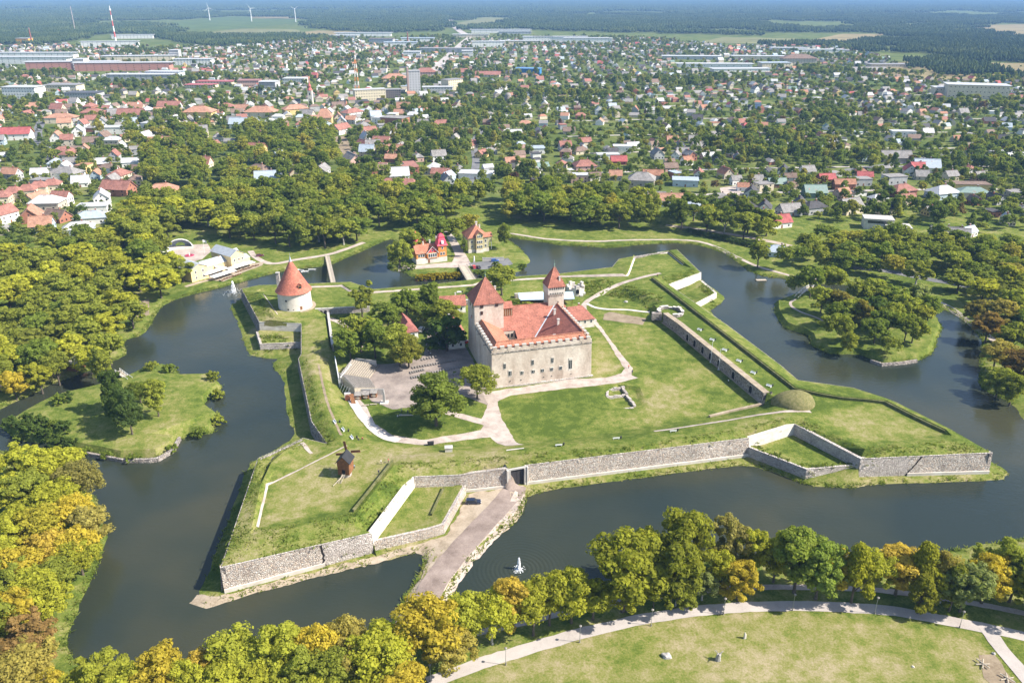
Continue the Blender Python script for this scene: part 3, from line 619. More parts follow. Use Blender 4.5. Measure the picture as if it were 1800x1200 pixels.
step_wall('parapet_revetment', 'dark inner step of the windmill bastion right parapet', PL([(620, 904), (690, 815)], 7.4), 1.0, 'shaded_turf')
step_wall('parapet_revetment', 'dark inner step of the north-east bastion right parapet', NE_LOW[:2:-1], 1.1, 'shaded_turf')
step_wall('parapet_revetment', 'small dark turf step on the south-west lower terrace', PL([(757, 905), (779, 858)], 3.4), .8, 'shaded_turf')
# --- gate
gw = (g1 - g0).xy.length
gt = thing('gate_passage', 'dark rectangular gate tunnel in the pale south curtain wall', 'gate', (g0.x, g0.y, .95), math.atan2(gv.y, gv.x))
MB().box(-.55, .25, -.9, GD - .4, -.5, 6.0).build('side_wall', 'concrete', gt); MB().box(gw - .25, gw + .55, -.9, GD - .4, -.5, 6.0).build('side_wall', 'concrete', gt)
MB().box(-.6, gw + .6, -.62, GD, 6.02, 6.45).build('lintel', 'concrete', gt); sod = MB().box(-.45, gw + .45, .1, GD + .3, 6.47, 6.75).build('sod_roof', 'grass', gt)
MB().box(.27, gw - .27, 1.0, 1.3, -.3, 6.0).build('back_wall', 'dark_opening', gt)
for k in range(2):
    dr = MB().box(.3 + k * (gw / 2 - .25), gw / 2 - .03 + k * (gw / 2 - .25), -.15, .05, .1, 5.9).build('door', 'timber_dark', gt)
MB().box(-1.0, -.56, -1.15, .6, -.3, 6.5).build('pier', 'limewash', gt); MB().box(gw + .56, gw + 1.0, -1.15, .6, -.3, 6.5).build('pier', 'limewash', gt)
# --- casemate wall with arched niches
cl = densify(CAS_BASE, 3.); CT = thing('casemate_wall', 'dark stone casemate wall with arched niches along the east lawn', 'wall', tuple(CAS_BASE[0]))
def quadrow(mb, A, B, za, zb_, o):
    for i in range(len(A) - 1):
        mb.add([Vector((q.x, q.y, z)) - o for z in (za, zb_) for q in (A[i], A[i + 1], B[i + 1], B[i])], [(0, 1, 5, 4), (4, 5, 6, 7), (2, 3, 7, 6)] + ([(3, 0, 4, 7)] if i == 0 else []) + ([(1, 2, 6, 5)] if i == len(A) - 2 else []))
o0 = CAS_BASE[0]; mb = MB(); quadrow(mb, cl, offset(cl, 1.2), CY - .5, 8.55, o0); mb.build('masonry', 'rubble_dark', CT, fix=True)
mb = MB(); quadrow(mb, offset(cl, -.25), offset(cl, 2.3), 8.56, 8.8, o0); mb.build('wall_walk', 'sand', CT, fix=True)
mb = MB(); quadrow(mb, offset(cl, -.7), offset(cl, -.02), CY - .3, CY + .3, o0); mb.build('footing', 'sand', CT, fix=True)
nm = MB(); prof = [(-.85, 0), (.85, 0), (.85, 1.7)] + [(.85 * math.cos(a), 1.7 + .85 * math.sin(a)) for a in (R(36), R(72), R(108), R(144))] + [(-.85, 1.7)]
def arch_mesh(w_, h_, d_):
    q = [(-w_, 0), (w_, 0), (w_, h_)] + [(w_ * math.cos(R(a)), h_ + w_ * math.sin(R(a))) for a in range(30, 180, 30)] + [(-w_, h_)]
    return MB().add([(x, y, z) for y in (0, d_) for x, z in q], [tuple(range(len(q))), tuple(range(2 * len(q) - 1, len(q) - 1, -1))] + [(i, i + len(q), (i + 1) % len(q) + len(q), (i + 1) % len(q)) for i in range(len(q))])
ARCH = arch_mesh(.8, 1.5, .3).mesh('niche', 'dark_opening'); ARCHF = arch_mesh(1.05, 1.55, .2).mesh('arch_ring', 'rubble_grey'); NICHE = arch_mesh(.95, 1.9, .3).mesh('niche', 'dark_opening'); NICHF = arch_mesh(1.25, 1.95, .2).mesh('arch_ring', 'rubble_grey')
for px_, py_ in ((1213, 594), (1227, 607), (1242, 619), (1256, 631), (1271, 644), (1295, 664), (1322, 687)):
    f = (px_ - 1165) / 175; tot = sum((b - a).length for a, b in zip(CAS_BASE, CAS_BASE[1:])); s = f * tot; k = 0; p = None
    for a, b in zip(CAS_BASE, CAS_BASE[1:]):
        l = (b - a).length
        if s <= l: p = a.lerp(b, s / l); d = (b - a).normalized(); break
        s -= l
    az = math.atan2(d.y, d.x)
    q = Vector((d.y, -d.x, 0))
    put('arch_ring', NICHF, CT, p - o0 + q * .10 + Vector((0, 0, .5)), az); put('niche', NICHE, CT, p - o0 + q * .18 + Vector((0, 0, .55)), az)
step_wall('low_revetment', 'low stone edge between lawn and south rampart beside the mound', PL([(1245, 735), (1290, 722), (1352, 708)], CY), .9, 'sand', .9)
# --- ruined round bastion at the north end of the casemates and the pale ruin by the castle
def ruin_ring(name, label, c, r, h, mat, n=16, gap=(.9, 1.3), top='pale_stone_path', th=1.1, slope=0.):
    t = thing(name, label, 'ruin', (c.x, c.y, c.z)); mb = MB(); tp = MB()
    for i in range(n):
        a0, a1 = 2 * math.pi * i / n, 2 * math.pi * (i + 1) / n
        if gap[0] < (i + .5) / n * 6.283 < gap[1]: continue
        hh = h * (.72 + .35 * abs(nz(i, 2, .8, r)) + .2 * math.sin(i * 1.7)); q = []
        for rr, a in ((r, a0), (r, a1), (r - th, a1), (r - th, a0)): q.append((rr * math.cos(a), rr * math.sin(a)))
        mb.prism([q[0], q[1], q[2], q[3]], -.6, hh); tp.prism([(x * 1.03, y * 1.03) for x, y in (q[0], q[1])] + [(x * .97, y * .97) for x, y in (q[2], q[3])], hh + .005, hh + .22)
    mb.build('masonry', mat, t, fix=True); tag(tp.build('capping', top, t, fix=True), kind='stuff'); return t
rr_ = ruin_ring('ruined_tower', 'ruined round tower of grey stone with pale rim at the casemate end', P(1178, 552, 6.6), 6.2, 2.2, 'rubble_dark', gap=(3.6, 4.6))
MB().box(-9, -4.5, -3.6, -1.2, -1.8, 1.6).build('stump_wall', 'rubble_dark', rr_); arch_o = put('niche', ARCH, rr_, (-1.5, -6.6, -1.5), 0.)
rt = ruin_ring('white_ruin', 'pale crumbling tower stump behind the castle', P(1011, 516, CY), 4.6, 5.2, 'limewash', gap=(9, 9.1)); put('niche', ARCH, rt, (.8, -4.75, 1.6), 0.)
for k, (bx_, by_, bz_) in enumerate(((-2, -4.6, 1.2), (2.9, -4.2, .8), (4.2, -2.2, 1.5))): MB().box(bx_ - .8, bx_ + .8, by_ - .7, by_ + .5, -.5, bz_).build('fallen_block', 'limewash', rt)
# foundation ruin in the lawn
FR = thing('foundation_ruin', 'grey stone foundations of a small building sunk in the lawn', 'ruin', tuple(P(1097, 700, 2.9)))
def fr(a, b, wd=1.0, h=1.1):
    p, q = P(*a, 2.9) - FR.location, P(*b, 2.9) - FR.location; d = (q - p).normalized(); s = Vector((-d.y, d.x, 0)) * wd / 2; mb = MB(); k = max(2, int((q - p).length / 1.4))
    for i in range(k):
        u, v_ = p.lerp(q, i / k), p.lerp(q, (i + .93) / k); hh = h * (.75 + .45 * rnd.random()); mb.prism([(u - s).xy[:], (v_ - s).xy[:], (v_ + s).xy[:], (u + s).xy[:]], -.3, hh)
    mb.build('foundation_wall', 'rubble_grey', FR, fix=True)
for a, b in (((1066, 688), (1098, 683)), ((1066, 701), (1100, 697)), ((1068, 688), (1067, 701)), ((1094, 684), (1102, 697)), ((1101, 698), (1116, 716))): fr(a, b)
fr((1084, 720), (1114, 718), .7, .5)
# --- grass mound
mc = P(1396, 708, 7.4); mt_ = MB(); N_ = 40; vs_ = []; 
for k in range(9):
    a = k / 8 * math.pi / 2; rr2 = math.cos(a); 
    for i in range(N_):
        t_ = 2 * math.pi * i / N_; j = 1 + .05 * math.sin(3 * t_) + .03 * nz(i, k, .4); vs_.append((8.2 * rr2 * j * math.cos(t_), 6.6 * rr2 * j * math.sin(t_), -.6 + 5.0 * math.sin(a) + nz(i, k, .5, 2) * .12))
mt_.add(vs_, [(k * N_ + i, k * N_ + (i + 1) % N_, (k + 1) * N_ + (i + 1) % N_, (k + 1) * N_ + i) for k in range(8) for i in range(N_)])
mo = mt_.mesh('grass_mound', 'mound_turf', 60); a_ = mo.attributes.new('dry', 'FLOAT', 'POINT'); a_.data.foreach_set('value', [.5] * len(mo.vertices))
tag(put('grass_mound', mo, None, mc, R(15)), 'rounded dry-grass mound at the south end of the casemate wall', 'mound')

# --- masonry banks of the two islands
wall('bank_wall', 'grey stone bank along the front of the left-hand island', PL([(139, 793), (214, 807.5), (262, 807)], 1.3), -.3, 'rubble_dark', None, None, .8, .12, group='stone banks of the islands')
wall('bank_wall', 'grey stone bank at the lower tip of the left-hand island', PL([(262, 806.5), (277, 805), (305, 789), (317, 767)], 1.4), -.3, 'rubble_dark', None, None, .8, .12, group='stone banks of the islands')
wall('bank_wall', 'rough stone bank on the tip of the right-hand island', PL([(1530, 632), (1551, 639), (1590, 636), (1613, 632)], 1.2), -.3, 'rubble_dark', None, None, .8, .2, group='stone banks of the islands')
# ================================================================ CASTLE
CA = P(864, 683, CY); CBp = P(1038, 661, CY); CU = (CBp - CA).normalized(); CRZ = math.atan2(CU.y, CU.x); CVv = Vector((-CU.y, CU.x, 0))
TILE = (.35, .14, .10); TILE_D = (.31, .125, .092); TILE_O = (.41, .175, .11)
CW = 41.2
castle = thing('castle', 'square medieval stone castle with red tiled roofs and two towers', 'castle', tuple(CA), CRZ)
def clocal(px, py, v0=0.):
    "point of the facade plane v=v0 sighted at a photo coordinate -> (u, z above base)"
    d = _fw * FPX + Vector((1, 0, 0)) * (px - 900) + _up * (600 - py); c = Vector((0, 0, CAMH)); n = CVv
    t = (CA + CVv * v0 - c).dot(n) / d.dot(n); q = c + d * t - CA; return q.dot(CU), q.z
WT = 15.5           # parapet walk above the base
CD = 41.0
b = MB(); b.prism([(0, 0), (CW, 0), (CW, CD), (0, CD)], -1.2, WT, [(.35, .35), (CW - .35, .35), (CW - .35, CD - .35), (.35, CD - .35)])
b.f = [f for f in b.f if f != (4, 5, 6, 7)]
b.build('main_wall', 'castle_stone', castle)
MB().prism([(-.55, -.6), (CW + .6, -.6), (CW + .6, .4), (-.55, .4)], -1.2, .55).build('plinth', 'rubble_grey', castle)
# parapet: low wall, string course, merlons
pr = MB(); T_ = .9; i0, i1, j0, j1 = .3, CW - .3, .3, CD - .3
pr.box(i0, i1, j0, j0 + T_, WT - .6, WT + .55); pr.box(i0, i0 + T_, j0 + T_ + .002, j1, WT - .6, WT + .55); pr.box(i1 - T_, i1, j0 + T_ + .002, j1, WT - .6, WT + .55); pr.box(i0 + T_ + .002, i1 - T_ - .002, j1 - T_, j1, WT - .6, WT + .55)
pr.build('parapet', 'castle_stone', castle)
sc_ = MB(); sc_.box(.1, CW - .1, .12, .32, WT - 1.0, WT - .7); sc_.box(.1, .3, .34, 27, WT - 1.0, WT - .7); sc_.build('string_course', 'rubble_dark', castle)
mer = MB().box(-.78, .78, 0, T_ + .06, 0, 1.0).mesh('merlon', 'castle_stone'); mcap = MB().box(-.86, .86, -.08, T_ + .14, 1.003, 1.13).mesh('merlon_cap', 'concrete')
for k in range(14):
    m_ = put('merlon', mer, castle, (1.6 + k * 2.92, i0 - .03, WT + .55)); put('cap', mcap, m_)
for k in range(11): m_ = put('merlon', mer, castle, (CW - i0 + .03, 4.2 + k * 2.75, WT + .55), R(90)); put('cap', mcap, m_)
for k in range(9): m_ = put('merlon', mer, castle, (i0 + T_ + .03, 3.6 + k * 2.75, WT + .55), R(90)); put('cap', mcap, m_)
MB().box(1.2, CW - 1.2, 1.2, CD - 1.2, WT - .8, WT - .4).f
# roofs: four inward-draining slopes, highest of the four planes
RZ = 18.0
planes = [lambda u, v: RZ - .56 * (v - 3.2), lambda u, v: RZ + .3 - .59 * (38.2 - u), lambda u, v: RZ + .5 - .54 * (37. - v), lambda u, v: RZ - .62 * (u - 2.9)]
def clip(poly, f):
    out = []
    for i in range(len(poly)):
        a, b_ = poly[i], poly[(i + 1) % len(poly)]; fa, fb = f(*a), f(*b_)
        if fa >= 0: out.append(a)
        if fa * fb < 0: t = fa / (fa - fb); out.append((a[0] + (b_[0] - a[0]) * t, a[1] + (b_[1] - a[1]) * t))
    return out
NU0, NU1, NV0, NV1 = 11.2, 16.6, 12.5, 25.6
roofnames = [('roof_slope', TILE), ('roof_slope', (.30, .115, .085)), ('roof_slope', TILE), ('roof_slope', (.44, .175, .11))]  # right slope's tile darkened for its shade, left slope's lightened for the sun
for k, pl in enumerate(planes):
    rect = [(2.9, 3.2), (38.2, 3.2), (38.2, 37.), (2.9, 37.)]
    for j, pj in enumerate(planes):
        if j != k: rect = clip(rect, lambda u, v: pl(u, v) - pj(u, v))
    pieces = [clip(rect, lambda u, v: NU0 - u), clip(rect, lambda u, v: u - NU1), clip(clip(clip(rect, lambda u, v: u - NU0), lambda u, v: NU1 - u), lambda u, v: NV0 - v), clip(clip(clip(rect, lambda u, v: u - NU0), lambda u, v: NU1 - u), lambda u, v: v - NV1)]
    mb = MB()
    for pc in pieces:
        if len(pc) >= 3: mb.slab([(u, v, pl(u, v)) for u, v in pc], .25)
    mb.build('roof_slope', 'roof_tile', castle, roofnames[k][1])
om = MB(); e0, e1, f0, f1_ = 1.35, CW - 1.35, 1.35, CD - 1.35; ez = WT + .35
om.slab([(e0, f0, ez), (e1, f0, ez), (38.2, 3.2, RZ + .02), (2.9, 3.2, RZ + .02)], .2); om.slab([(e1, f0, ez), (e1, f1_, ez), (38.2, 37., RZ + .32), (38.2, 3.2, RZ + .32)], .2)
om.slab([(e0, f1_, ez), (e0, f0, ez), (2.9, 3.2, RZ + .02), (2.9, 37., RZ + .02)], .2); om.slab([(e1, f1_, ez), (e0, f1_, ez), (2.9, 37., RZ + .5), (38.2, 37., RZ + .5)], .2)
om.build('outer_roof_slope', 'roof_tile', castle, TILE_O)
rd = MB()
for a, b_ in (((2.9, 3.2, RZ + .08), (38.2, 3.2, RZ + .3)), ((2.9, 3.2, RZ + .1), (2.9, 27., RZ + .1)), ((38.2, 3.2, RZ + .42), (38.2, 35.2, RZ + .42)), ((13, 37., RZ + .6), (34, 37., RZ + .6))): rd.tube([a, b_], .2, 6)
rd.build('ridge_tiles', 'roof_tile', castle, TILE_O)
# valley gutter between back and right slopes
def vzz(v):   # solve planes 1 and 2 equal
    u = 38.2 - (RZ + .3 - (RZ + .5 - .54 * (37. - v))) / .59; return u, planes[2](u, v) + .06
ga, gb = vzz(36.5), vzz(19.8); gm = MB(); gm.slab([(ga[0] - .35, 36.5, ga[1]), (gb[0] - .35, 19.8, gb[1]), (gb[0] + .35, 19.8, gb[1] + .05), (ga[0] + .35, 36.5, ga[1] + .05)][::-1], .05); gm.build('valley_gutter', 'lead_grey', castle)
# inner court: walls and windows
ct = MB(); 
for (x0, x1, y0, y1, zt) in ((NU0, NU1, NV1, NV1 + .4, 12.0), (NU1, NU1 + .4, NV0, NV1 + .4, 9.), (NU0 - .4, NU0, NV0, NV1 + .4, 12.3), (NU0, NU1, NV0 - .4, NV0, 12.4)): ct.box(x0, x1, y0, y1, 0, zt)
ct.build('court_wall', 'castle_stone', castle); MB().box(NU0, NU1, NV0, NV1, 0, .1).build('court_floor', 'courtyard', castle)
WIN = MB().box(-.5, .5, -.12, .1, -.5, .5).mesh('window_pane', 'glass'); FRM = MB().box(-.72, .72, -.08, .1, -.75, .75).mesh('window_surround', 'limewash')
BAR = MB().box(-.04, .04, -.15, .0, -.5, .5).mesh('glazing_bar', 'white_paint')
for u in (12.6, 13.9, 15.3): w_ = put('window', WIN, castle, (u, NV1 - .02, 10.2), None, (.8, 1, 1.6))
# facade windows surveyed on the wall plane
def c1(x, y): return 780 + x / 4.6167, 440 + y / 4.6154
for (x, y, ww, hh, mull) in ((497, 940, .75, 1.9, 1), (540, 998, 1.0, 1.9, 1), (637, 992, 1.0, 1.2, 1), (724, 910, .75, 1.9, 1), (728, 982, 1.0, 1.1, 1), (803, 973, 1.0, 1.1, 1), (878, 963, 1.0, 1.1, 1), (884, 892, .75, 1.9, 1), (951, 953, 1.0, 1.2, 1), (1030, 924, 1.1, 3.6, 1),
                            (540, 1060, .35, .35, 0), (627, 1050, .35, .35, 0), (811, 1027, .3, .3, 0), (876, 1018, .3, .3, 0), (1033, 1000, .3, .3, 0)):
    u, z = clocal(*c1(x, y)); v = .35 * z / 16
    if mull:
        f_ = put('window_surround', FRM, castle, (u, v - .02, z), None, (ww * 1.0, 1, hh)); g_ = put('window', WIN, castle, (u, v - .08, z), None, (ww, 1, hh)); br = put('glazing_bar', BAR, g_)
    else: put('loophole', WIN, castle, (u, v - .05, z), None, (ww, 1, hh))
sp_ = MB()
for u in (6.5, 36.2): sp_.tube([(u, .2, WT + .2), (u, -1.6, WT + .05)], .1, 6)
for v in (7, 18): sp_.tube([(.2, v, WT + .2), (-1.4, v, WT + .05)], .1, 6)
tag(sp_.build('water_spout', 'dark_metal', castle), kind='stuff')
# chimneys on the right slope and back ridge
def chimney(par, u, v, z, h=2.2, s=.42):
    c = MB().box(u - s, u + s, v - s, v + s, z - .6, z + h).build('chimney', 'limewash', par); MB().box(u - s * 1.35, u + s * 1.35, v - s * 1.35, v + s * 1.35, z + h + .003, z + h + .3).build('chimney_cap', 'concrete', c)
for u, v in ((34.8, 28.5), (33.4, 19.5), (28.8, 10.3)): chimney(castle, u, v, planes[1](u, v))
chimney(castle, 16.4, 36.6, RZ + .2, 1.2)
# watcher on the wall walk
# towers
def tower(u0, u1, v0, v1, zt, apex, eave, color, flare=.0):
    t = MB(); t.prism([(u0, v0), (u1, v0), (u1, v1), (u0, v1)], -1.0, zt); o = t.build('tower', 'castle_stone', castle)
    cu, cv = (u0 + u1) / 2, (v0 + v1) / 2; r_ = MB(); e = eave
    q = [(u0 - e, v0 - e, zt), (u1 + e, v0 - e, zt), (u1 + e, v1 + e, zt), (u0 - e, v1 + e, zt)]; ap = (cu, cv, apex)
    r_.add(q + [(x, y, z - .22) for x, y, z in q] + [ap], [(0, 1, 8), (1, 2, 8), (2, 3, 8), (3, 0, 8), (0, 4, 5, 1), (1, 5, 6, 2), (2, 6, 7, 3), (3, 7, 4, 0), (7, 6, 5, 4)])
    ro = r_.build('tower_roof', 'roof_tile', o, color); hp = MB()
    for p in q: hp.tube([p, ap], .13, 5)
    hp.build('hip_tiles', 'roof_tile', o, TILE_O)
    fn = MB(); fn.rev([(.55, apex - 1.3), (.12, apex + .3), (.28, apex + .6), (.1, apex + .9), (.05, apex + 2.6)], 8, (cu, cv)); fn.build('finial', 'copper_green', o); return o
ST = tower(-.02, 12.2, 27.2, 39.2, 24.6, 34.2, .45, TILE_D)
MB().box(-.32, 12.5, 26.9, 27.17, WT + 1.2, WT + 1.5).f
for (x, y, ww, hh) in ((309, 456, 1.3, 1.2), (430, 442, 1.3, 1.2), (309, 507, 1.0, 1.4)):
    u, z = clocal(*c1(x, y), 27.2); put('tower_window', WIN, ST, (u, 27.12, z), None, (ww, 1, hh)); put('shutter', MB().box(-.05, .05, -.1, .1, -.7, .7).mesh('shutter', 'timber'), ST, (u, 27.0, z), None, (1, 1, hh / 1.4))
for (v, z) in ((30, 22.8), (34.5, 22.6), (32.5, 17.5)): put('tower_window', WIN, ST, (-.05, v, z), R(90), (.8, 1, 1.4))
chimney(ST, 11.0, 36.5, 26.2, 2.0, .35)
hd = MB().box(12.25, 17.5, 32.5, 38.5, 16.2, 19.6).build('hoarding', 'timber', castle); MB().slab([(12.2, 32.1, 19.7), (17.9, 32.1, 19.7), (17.9, 35.5, 21.6), (12.2, 35.5, 21.6)], .15).slab([(17.9, 38.9, 19.7), (12.2, 38.9, 19.7), (12.2, 35.5, 21.6), (17.9, 35.5, 21.6)], .15).build('hoarding_roof', 'roof_tile', hd, TILE)
for k in range(6): MB().box(12.7 + k * .85, 12.85 + k * .85, 32.38, 32.48, 16.3, 19.3).build('post', 'timber_pale', hd)
HT = tower(34.3, CW + .05, 35.3, 42.2, 26.0, 34.3, .5, TILE)
co = MB().prism([(34.0, 35.0), (CW + .35, 35.0), (CW + .35, 42.5), (34.0, 42.5)], 22.6, 25.98).build('machicolation', 'limewash', HT)
for k in range(7): put('embrasure', WIN, HT, (34.8 + k * .98, 34.98, 25.3), None, (.42, 1, .9))
for k in range(6): put('corbel_hole', WIN, HT, (35.1 + k * 1.05, 34.97, 23.1), None, (.4, 1, .55))
for k in range(6): MB().box(34.9 + k * 1.05, 35.25 + k * 1.05, 35.02, 35.29, 21.9, 22.59).build('corbel', 'castle_stone', HT)
for u, z in ((35.0, 15.5), (38.6, 19.0), (40.6, 16.5)): put('slit', WIN, HT, (u, 35.27, z), None, (.3, 1, .6))
chimney(HT, 39.3, 36.2, 28.3, 1.6, .32)
# --- houses of the ward: generic gabled or hipped building with walls, roof, windows, door, chimneys
def building(name, label, cat, loc, rz, w_, d_, h, rh, wallc, roofc, hip=0., wall_mat='paint', roof_mat='roof_tile', wins=(3, 1), winz=None, door=True, chim=1, group=None, ov=.45, plinth=.6, winsize=(.9, 1.3), sides=True, ridge_y=None, frame=(.75, .75, .73)):
    t = thing(name, label, cat, loc, rz, group); x0, x1, y0, y1 = -w_ / 2, w_ / 2, -d_ / 2, d_ / 2
    m = MB(); ins = hip * d_ / 2
    if hip > 0: m.prism([(x0, y0), (x1, y0), (x1, y1), (x0, y1)], -.5, h)
    else:
        m.add([(x0, y0, -.5), (x1, y0, -.5), (x1, y1, -.5), (x0, y1, -.5), (x0, y0, h), (x1, y0, h), (x1, y1, h), (x0, y1, h), (x0, 0, h + rh - .12), (x1, 0, h + rh - .12)], [(0, 1, 5, 4), (1, 2, 6, 9, 5), (2, 3, 7, 6), (3, 0, 4, 8, 7), (4, 5, 9, 8), (6, 7, 8, 9)])
    m.build('wall', wall_mat, t, wallc)
    if plinth: MB().prism([(x0 - .1, y0 - .1), (x1 + .1, y0 - .1), (x1 + .1, y1 + .1), (x0 - .1, y1 + .1)], -.5, plinth).build('plinth', 'limewash', t)
    r_ = MB(); sl = rh / (d_ / 2); zz = h - ov * sl; X0, X1, Y0, Y1 = x0 - ov, x1 + ov, y0 - ov, y1 + ov; q0, q1 = X0 + ins, X1 - ins
    r_.slab([(X0, Y0, zz), (X1, Y0, zz), (q1, 0, h + rh), (q0, 0, h + rh)], .18); r_.slab([(X1, Y1, zz), (X0, Y1, zz), (q0, 0, h + rh), (q1, 0, h + rh)], .18)
    if hip > 0: r_.slab([(X1, Y0, zz), (X1, Y1, zz), (q1, 0, h + rh)], .18); r_.slab([(X0, Y1, zz), (X0, Y0, zz), (q0, 0, h + rh)], .18)
    ro = r_.build('roof', roof_mat, t, roofc)
    rows = wins[1]; n = wins[0]
    for rr3 in range(rows):
        z = (winz[rr3] if winz else plinth + 1.5 + rr3 * 2.8)
        for k in range(n):
            x = x0 + (k + .5) * w_ / n
            isd = door and rr3 == 0 and k == n // 2
            for sgn in ((-1,)):
                if isd: put('door', U_DOOR, t, (x, sgn * d_ / 2, plinth * .5), 0 if sgn < 0 else math.pi)
                else: wn = put('window', U_WIN, t, (x, sgn * d_ / 2, z), 0, (winsize[0], 1, winsize[1])); put('pane', U_PANE, wn)
        if sides:
            for sgn in (-1, 1):
                for k in range(2):
                    wn = put('window', U_WIN, t, (sgn * w_ / 2, -d_ / 4 + k * d_ / 2, z), R(90) * sgn, (winsize[0], 1, winsize[1])); put('pane', U_PANE, wn)
    for k in range(chim):
        cx = (-.25 + .5 * k) * w_ if chim > 1 else .15 * w_
        c = MB().box(cx - .35, cx + .35, .25, .95, h + rh * .5, h + rh + .9).build('chimney', 'brick_red' if rnd.random() < .5 else 'limewash', ro); MB().box(cx - .42, cx + .42, .18, 1.02, h + rh + .903, h + rh + 1.02).build('chimney_cap', 'concrete', c)
    return t
U_WIN = MB().box(-.62, .62, -.06, .05, -.62, .62).mesh('window', 'white_paint'); U_PANE = MB().box(-.48, -.04, -.09, .02, -.5, .5).box(.04, .48, -.09, .02, -.5, .5).mesh('pane', 'glass'); U_DOOR = MB().box(-.55, .55, -.08, .05, 0, 2.1).mesh('door', 'timber')
def cw(u, v): p = CA + CU * u + CVv * v; return (p.x, p.y, CY)
WHITE = (.78, .76, .72); CREAM = (.70, .60, .40)
building('white_annex', 'white two-storey annex with red hipped roof on the right of the castle', 'house', cw(53.2, 54), CRZ, 15, 12.5, 4.4, 4.2, WHITE, TILE_D, hip=.7, wall_mat='limewash', roof_mat='roof_tile', wins=(5, 1), winz=[3.0], door=False, chim=1)
building('low_annex', 'small red roofed outbuilding behind the white castle annex', 'house', cw(49.0, 68), CRZ, 9, 8, 3.6, 3.0, WHITE, TILE_D, hip=.8, wall_mat='limewash', wins=(3, 1), door=False, chim=0)
building('ward_house', 'steep red gabled house against the castle west wall', 'house', cw(-4.6, 54), CRZ + R(90), 13, 9, 4.6, 4.6, (.30, .24, .19), TILE, wins=(3, 1), chim=1)
building('ward_house', 'low red roofed lean-to house in front of the steep gabled one', 'house', cw(-5.2, 43.5), CRZ + R(90), 7, 7, 3.8, 3.6, WHITE, TILE_O, wins=(2, 1), chim=0)
building('ward_house', 'dull red roofed house half hidden by trees left of the parked vans', 'house', tuple(P(713, 586, CY)), R(110), 15, 8, 4., 4., WHITE, (.33, .13, .11), hip=.5, wins=(4, 1), chim=0)
building('ward_house', 'red roofed building peeping out behind the trees at the north wall', 'house', tuple(P(795, 545, CY)), R(10), 12, 8, 4., 3.6, WHITE, TILE, wins=(3, 1), chim=1)
# long shed with blue-grey roof behind the castle
sh = thing('long_shed', 'long open shed with pale blue metal roof behind the castle', 'shed', tuple(P(960, 533, CY)), R(4)); 
MB().box(-13, 13, 2.6, 3, -.3, 3.4).build('back_wall', 'timber_grey', sh); MB().slab([(-13.6, -3.4, 3.3), (13.6, -3.4, 3.3), (13.6, 3.4, 4.6), (-13.6, 3.4, 4.6)], .15).build('roof', 'roof_metal', sh, (.42, .52, .62))
for k in range(8): MB().box(-12.8 + k * 3.6, -12.6 + k * 3.6, -2.8, -2.6, -.3, 3.35).build('post', 'timber', sh)
# --- round cannon tower
rc = P(519.5, 538, 6.9); rtw = thing('round_tower', 'white round cannon tower with a tall red conical roof on the north-west bastion', 'tower', tuple(rc))
MB().rev([(8.3, -1.0), (7.9, .2), (7.6, 8.2), (7.75, 8.3), (7.75, 8.7)], 48).build('drum', 'limewash', rtw, smooth=35)
co = MB().rev([(8.55, 8.4), (7.2, 10.2), (4.6, 15.0), (2.2, 19.5), (.7, 22.4)], 48).build('conical_roof', 'roof_tile', rtw, (.43, .15, .10), smooth=40)
MB().rev([(.75, 22.2), (.45, 23.4), (.08, 24.9), (.04, 26.6)], 12).build('finial', 'lead_grey', co)
MB().rev([(9.6, -1.2), (9.6, .12), (8.0, .14)], 40, cap=False).build('apron', 'sand', rtw)
for a, z, s in ((-105, 5.4, .8), (-100, 1.2, .8), (-160, 6, .6), (-82, 1.0, .5), (-55, 1.3, 1.0)):
    wn = put('window' if s < 1 else 'door', WIN if s < 1 else MB().box(-.55, .55, -.12, .1, -1.2, 1.1).mesh('door', 'timber'), rtw, (7.75 * math.cos(R(a)), 7.75 * math.sin(R(a)), z), R(a + 90), (s, 1, s))
dm = MB(); dm.box(-.9, .9, -1.3, 1.4, 0, 1.6); dn = dm.build('dormer', 'timber', rtw); dn.location = (5.6 * math.cos(R(-48)), 5.6 * math.sin(R(-48)), 10.6); dn.rotation_euler = (0, 0, R(-48 + 90))
MB().slab([(-1.2, -1.6, 1.5), (0, -1.6, 2.5), (0, 1.6, 2.5), (-1.2, 1.6, 1.5)][::-1], .1).slab([(0, -1.6, 2.5), (1.2, -1.6, 1.5), (1.2, 1.6, 1.5), (0, 1.6, 2.5)][::-1], .1).build('dormer_roof', 'roof_tile', dn, TILE)
MB().box(-.55, .55, -1.4, -1.28, .3, 1.2).build('dormer_window', 'glass', dn)
st_ = thing('chimney_stack', 'tall pale masonry stack standing behind the round tower', 'chimney', tuple(P(493, 522, 6.8)))
MB().prism([(-.9, -.7), (.9, -.7), (.9, .7), (-.9, .7)], -.5, 12.5, [(-.75, -.6), (.75, -.6), (.75, .6), (-.75, .6)]).build('shaft', 'rubble_grey', st_); MB().box(-.95, .95, -.8, .8, 12.5, 12.8).build('cap', 'concrete', st_)
